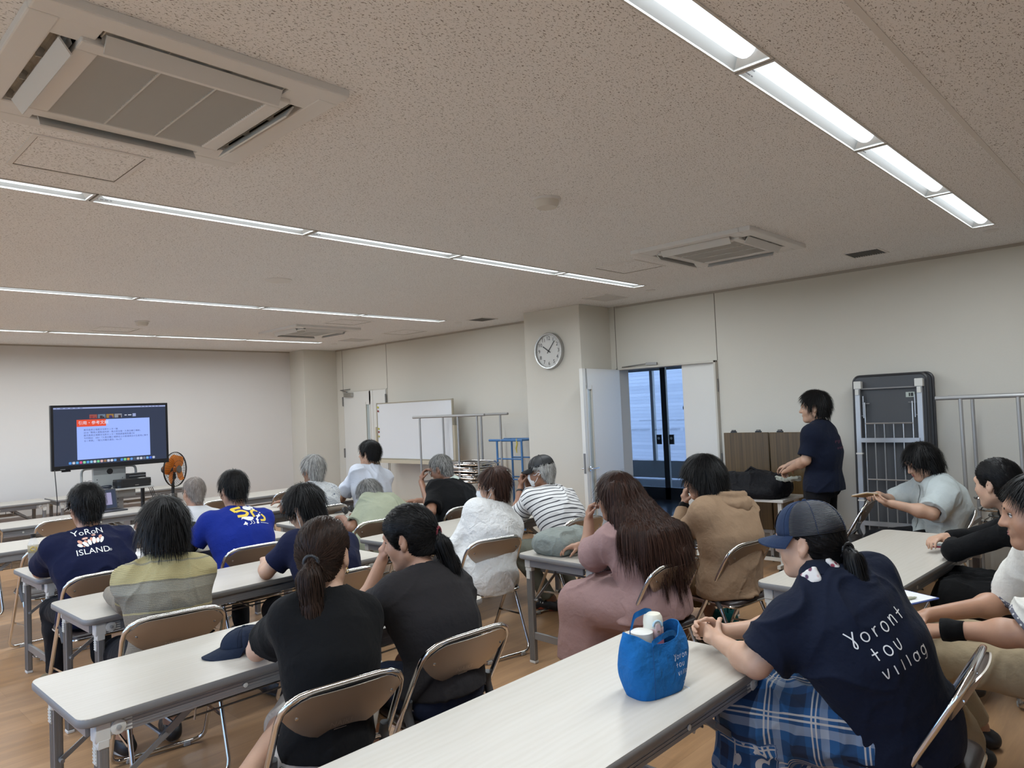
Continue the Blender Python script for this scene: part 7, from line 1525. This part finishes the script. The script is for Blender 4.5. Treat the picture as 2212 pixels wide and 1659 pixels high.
P, Q = F.surf(); m = M('floral_scarf', (.7, .66, .62), .9); vn = m.n('TexVoronoi'); vn.inputs['Scale'].default_value = 45; m.l(m.coord(), vn.inputs['Vector']); m.col(m.mix(m.ramp(vn.outputs[0], [(.25, (1, 1, 1)), (.4, (0, 0, 0))]), (.66, .63, .60), m.ramp(vn.outputs[1], [(.2, (.30, .05, .07)), (.5, (.03, .035, .09)), (.8, (.5, .2, .2))]))); mesh_obj('scarf', P, Q, m.m, p.o)
PL = M('blue_plaid', (.02, .1, .25), .88); xy = PL.n('SeparateXYZ'); PL.l(PL.coord(), xy.inputs[0])
def bandf(sock, sc, lo_, hi_): 
    f = PL.math('FRACT', PL.math('MULTIPLY', sock, sc)); return PL.math('MULTIPLY', PL.math('GREATER_THAN', f, lo_), PL.math('LESS_THAN', f, hi_))
ac_ = PL.n('Attribute'); ac_.attribute_name = 'across'; vx = ac_.outputs['Fac']; at_ = PL.n('Attribute'); at_.attribute_name = 'along'; vz = at_.outputs['Fac']
c = PL.mix(PL.math('ADD', PL.math('MULTIPLY', bandf(vx, 6.5, .1, .42), .5), PL.math('MULTIPLY', bandf(vz, 6.5, .1, .42), .5)), (.012, .075, .20), (.010, .022, .055))
c = PL.mix(PL.math('ADD', PL.math('MULTIPLY', bandf(vx, 6.5, .62, .78), .5), PL.math('MULTIPLY', bandf(vz, 6.5, .62, .78), .42)), c, (.32, .36, .42))
ln_ = PL.math('MAXIMUM', PL.math('MAXIMUM', bandf(vz, 6.5, .84, .875), bandf(vz, 6.5, .93, .965)), PL.math('MAXIMUM', bandf(vx, 6.5, .84, .875), bandf(vx, 6.5, .93, .965))); PL.col(PL.mix(PL.math('MULTIPLY', ln_, .75), c, (.55, .50, .44))); PL.bump(PL.noise(600, 2, .5, PL.coord()), .2, .001)
skirt(p, PL.m, .14, .118, .15, .014, 7, 'plaid_skirt', fs=6); shoes(p, BLKSH)
tb_ = p.C+p.R@V3(0, -.118, -.03); hair(p, H_BLK, 'pony', t=.008, n=3000, seed=17, nape=-.075, ln=.06, face=(.02, .02, .85), wav=.05, tail=[tb_, tb_+V3(0, -.035, -.03), tb_+V3(.0, -.055, -.10), tb_+V3(0, -.05, -.165)], lock=[.016, .026, .022, .010]); B().tube([tb_+V3(.02*math.cos(q), -.008, .02*math.sin(q)) for q in np.linspace(0, 2*PI, 14, endpoint=False)], .006, 8, True).obj('hair_tie', BLKSH, p.o, 'all')
CAPN = cloth('cap_front_navy', (.016, .028, .062), .75, 900); MESHN = M('navy_mesh', (.010, .013, .024), .5); wv = MESHN.n('TexWave'); wv.bands_direction = 'Z'; wv.inputs['Scale'].default_value = 75; MESHN.l(MESHN.coord(), wv.inputs['Vector']); MESHN.bump(wv.outputs[1], .8, .003); MESHN.col(MESHN.mix(wv.outputs[1], (.005, .006, .010), (.016, .02, .034)))
cp = head_empty(p, 'cap', (0, -.012, .026), -3); cap_parts(cp, 1.0, CAPN, CAPN, MESHN.m, sc=(.092, .115, .108), brimc=CAPN)
def capn(x, z, o=.0015):     # a point on the front of the crown
    f = math.asin(min(.99, max(0, z/.108))); a = PI/2-x/.1; return (.0925*math.cos(a)*math.cos(f)**.75*1.01, (.1155+o)*math.sin(a)*math.cos(f)**.75*1.01, z+o)
V, F_ = disc(0, .05, .032, .030, 0, 4, 24); B().add([capn(x, z_) for x, z_ in V], F_).obj('emblem', plain('emblem_navy', (.010, .014, .06), .6), cp); b = B()
for V, F_ in [stroke([(.031*math.sin(q), .05+.029*math.cos(q)) for q in np.linspace(0, 2*PI, 17)], .004), stroke([(-.014, .066), (-.002, .05), (.001, .034)], .005), stroke([(.013, .068), (.004, .056), (-.004, .046), (-.012, .038)], .005)]: b.add([capn(x, z_, .003) for x, z_ in V], F_)
b.obj('emblem_ring', WHITEK, cp)
B().tube([(.06*math.sin(a), -.104*math.cos(a), .012) for a in np.linspace(-.8, .8, 7)], .008, 6).obj('strap', plain('strap_dark', (.03, .035, .05), .5), cp, 'all')
C = p.sp[2]+(p.sp[3]-p.sp[2])*.72-p.u*.10; print_on(p, C, letters((('Yoront', 0, 0), ('tou', .9, 0), ('villag', .9, 0)), .036, 1.6, .0038, .12), 'hand_lettering', WHITEK, .003)
# 18 woman in pale grey
p = person('woman in a pale grey shirt with wavy black bob, looking down at a tan notepad', SEATS['pale'][:2], 34, atx(1986, 958, 5.95), hyaw=14, hpitch=26, fem=True, w=1.2, depth=1.15, armL=A((5.70, 1.42, .76), (5.60, 1.64, .83), d=(.1, .95, .15), n=(.2, 0, 1), curl=.35), armR=A((6.14, 1.80, .76), (5.82, 1.80, .86), d=(-.7, .2, .1), n=(-.3, 0, -1), curl=.55), h=.008, skin=SK_L, hs=1.04, neck=(0, -.10, -.15), armr=1.15)
PALEG = cloth('pale_grey_cotton', (.44, .48, .475)); shirt(p, PALEG, .03, seed=181, sleeve=.90, sr=(.08, .095), hem=.44, amp=.010); collar(p, PALEG, .064, .016, .004); hair(p, H_BLK, 'bob', t=.022, n=2600, seed=18, side=.125, ln=.06, wav=.35, back=.03); trousers(p, DKP, .016); shoes(p, BLKSH)
pk = B().tube([q for q in project(p, p.sp[3]-p.ax*.0, p.u, p.ax, -p.fw, [(0, .10-.035*k) for k in range(11)], .002)], .0022, 5); pk.obj('placket', plain('placket_dark', (.10, .11, .11), .7), p.shirt)
t = empty('notepad', (5.62, 1.83, .875), D2(70), 'tan notepad held by the woman in the pale grey shirt', 'notepad'); t.rotation_euler = (D2(8), D2(14), D2(60)); B().prism(rrect(.16, .11, .008, 3), 0, .008).obj('cover', plain('tan_card', (.40, .27, .14), .6), t); B().prism(rrect(.15, .10, .006, 3), .008, .013).obj('pages', PAPER, t)
# 19 woman in black
p = person('woman in a black dress with smooth black hair tied low with a pearl bow', SEATS['black2'][:2], 10, atx(2150, 990, 4.55), hyaw=-32, hpitch=8, fem=True, w=1.04, armL=A((4.47, 1.02, .755), (4.70, 1.07, .76), d=(.9, .1, 0), n=(0, 0, -1)), armR=A((4.90, .98, .77), (4.72, 1.13, .775), d=(-.9, .3, 0), n=(0, 0, -1)), h=.0075, skin=SK_L, hs=1.04, neck=(.03, -.08, -.15), knees=((4.34, 1.0, .52), (4.66, 1.04, .52)))
shirt(p, BLACKC, .016, sleeve=1.85, seed=191, hem=.46, long_r=(.060, .052, .036)); neckband(p, BLACKC, .066); skirt(p, BLACKC, .22, .10, .13); shoes(p, BLKSH)
tb_ = p.C+p.R@V3(0, -.112, -.055); hair(p, H_BLK, 'pony', t=.014, n=3000, seed=19, nape=-.085, ln=.07, face=(.05, .024, .85), wav=.03, tail=[tb_, tb_+V3(0, -.03, -.05), tb_+V3(0, -.03, -.14)], lock=[.03, .034, .012]); b = B(); q0 = tb_+V3(.0, -.035, .01)
for s in (-1, 1): b.tube([q0, q0+V3(-.02+s*.03, -.012, .022), q0+V3(-.02+s*.045, -.01, -.004), q0], .0035, 6).tube([q0, q0+V3(-.015+s*.025, -.012, .05*s-.01)], .0035, 6)
b.obj('pearl_bow', plain('pearl', (.6, .58, .52), .25), p.o, 'all')
# 20 man at the right edge
p = person('man at the right edge in cream shirt and khaki trousers, with black wrist support', (3.52, .36), 12, atx(2236, 1026, 3.22), hyaw=4, hpitch=8, w=1.12, depth=1.1, armL=A((3.14, .50, .74), (3.13, .74, .715), d=(.1, .9, -.25), n=(.5, 0, -.9), curl=.5), armR=A((3.66, .62, .72), (3.30, .86, .71), d=(-.6, .7, -.1), n=(-.1, -.2, -1), curl=.5), h=.0065, skin=SK_M, hs=1.06, neck=(.06, -.06, -.16), knees=((3.30, .93, .53), (3.68, .98, .53)), ankles=((3.62, .80, .09), (3.84, .82, .09)), armr=1.2, thigh=1.08)
CRS = cloth('cream_shirt', (.64, .62, .57)); shirt(p, CRS, .03, seed=201, sleeve=.86, sr=(.085, .10), hem=.46, amp=.010); collar(p, CRS, .062, .034, .006); m = M('patterned_trim', (.3, .3, .3), .85); vn = m.n('TexVoronoi'); vn.inputs['Scale'].default_value = 90; m.l(m.coord(), vn.inputs['Vector']); m.col(m.mix(m.ramp(vn.outputs[0], [(.3, (0, 0, 0)), (.45, (1, 1, 1))]), (.55, .54, .52), (.10, .10, .13)))
for k in 'LR': band(p, k, .79, .865, m.m, .101, 'sleeve_trim', 'u', 20)
hair(p, H_BLK, t=.018, n=2000, seed=20, nape=-.085, ln=.045, face=(.045, .030, .85)); trousers(p, KHAKI, .02, amp=.010, h=.007); shoes(p, BLKSH, name='loafer'); band(p, 'L', .80, 1.12, BLACKC, (.036, .042), 'wrist_support')
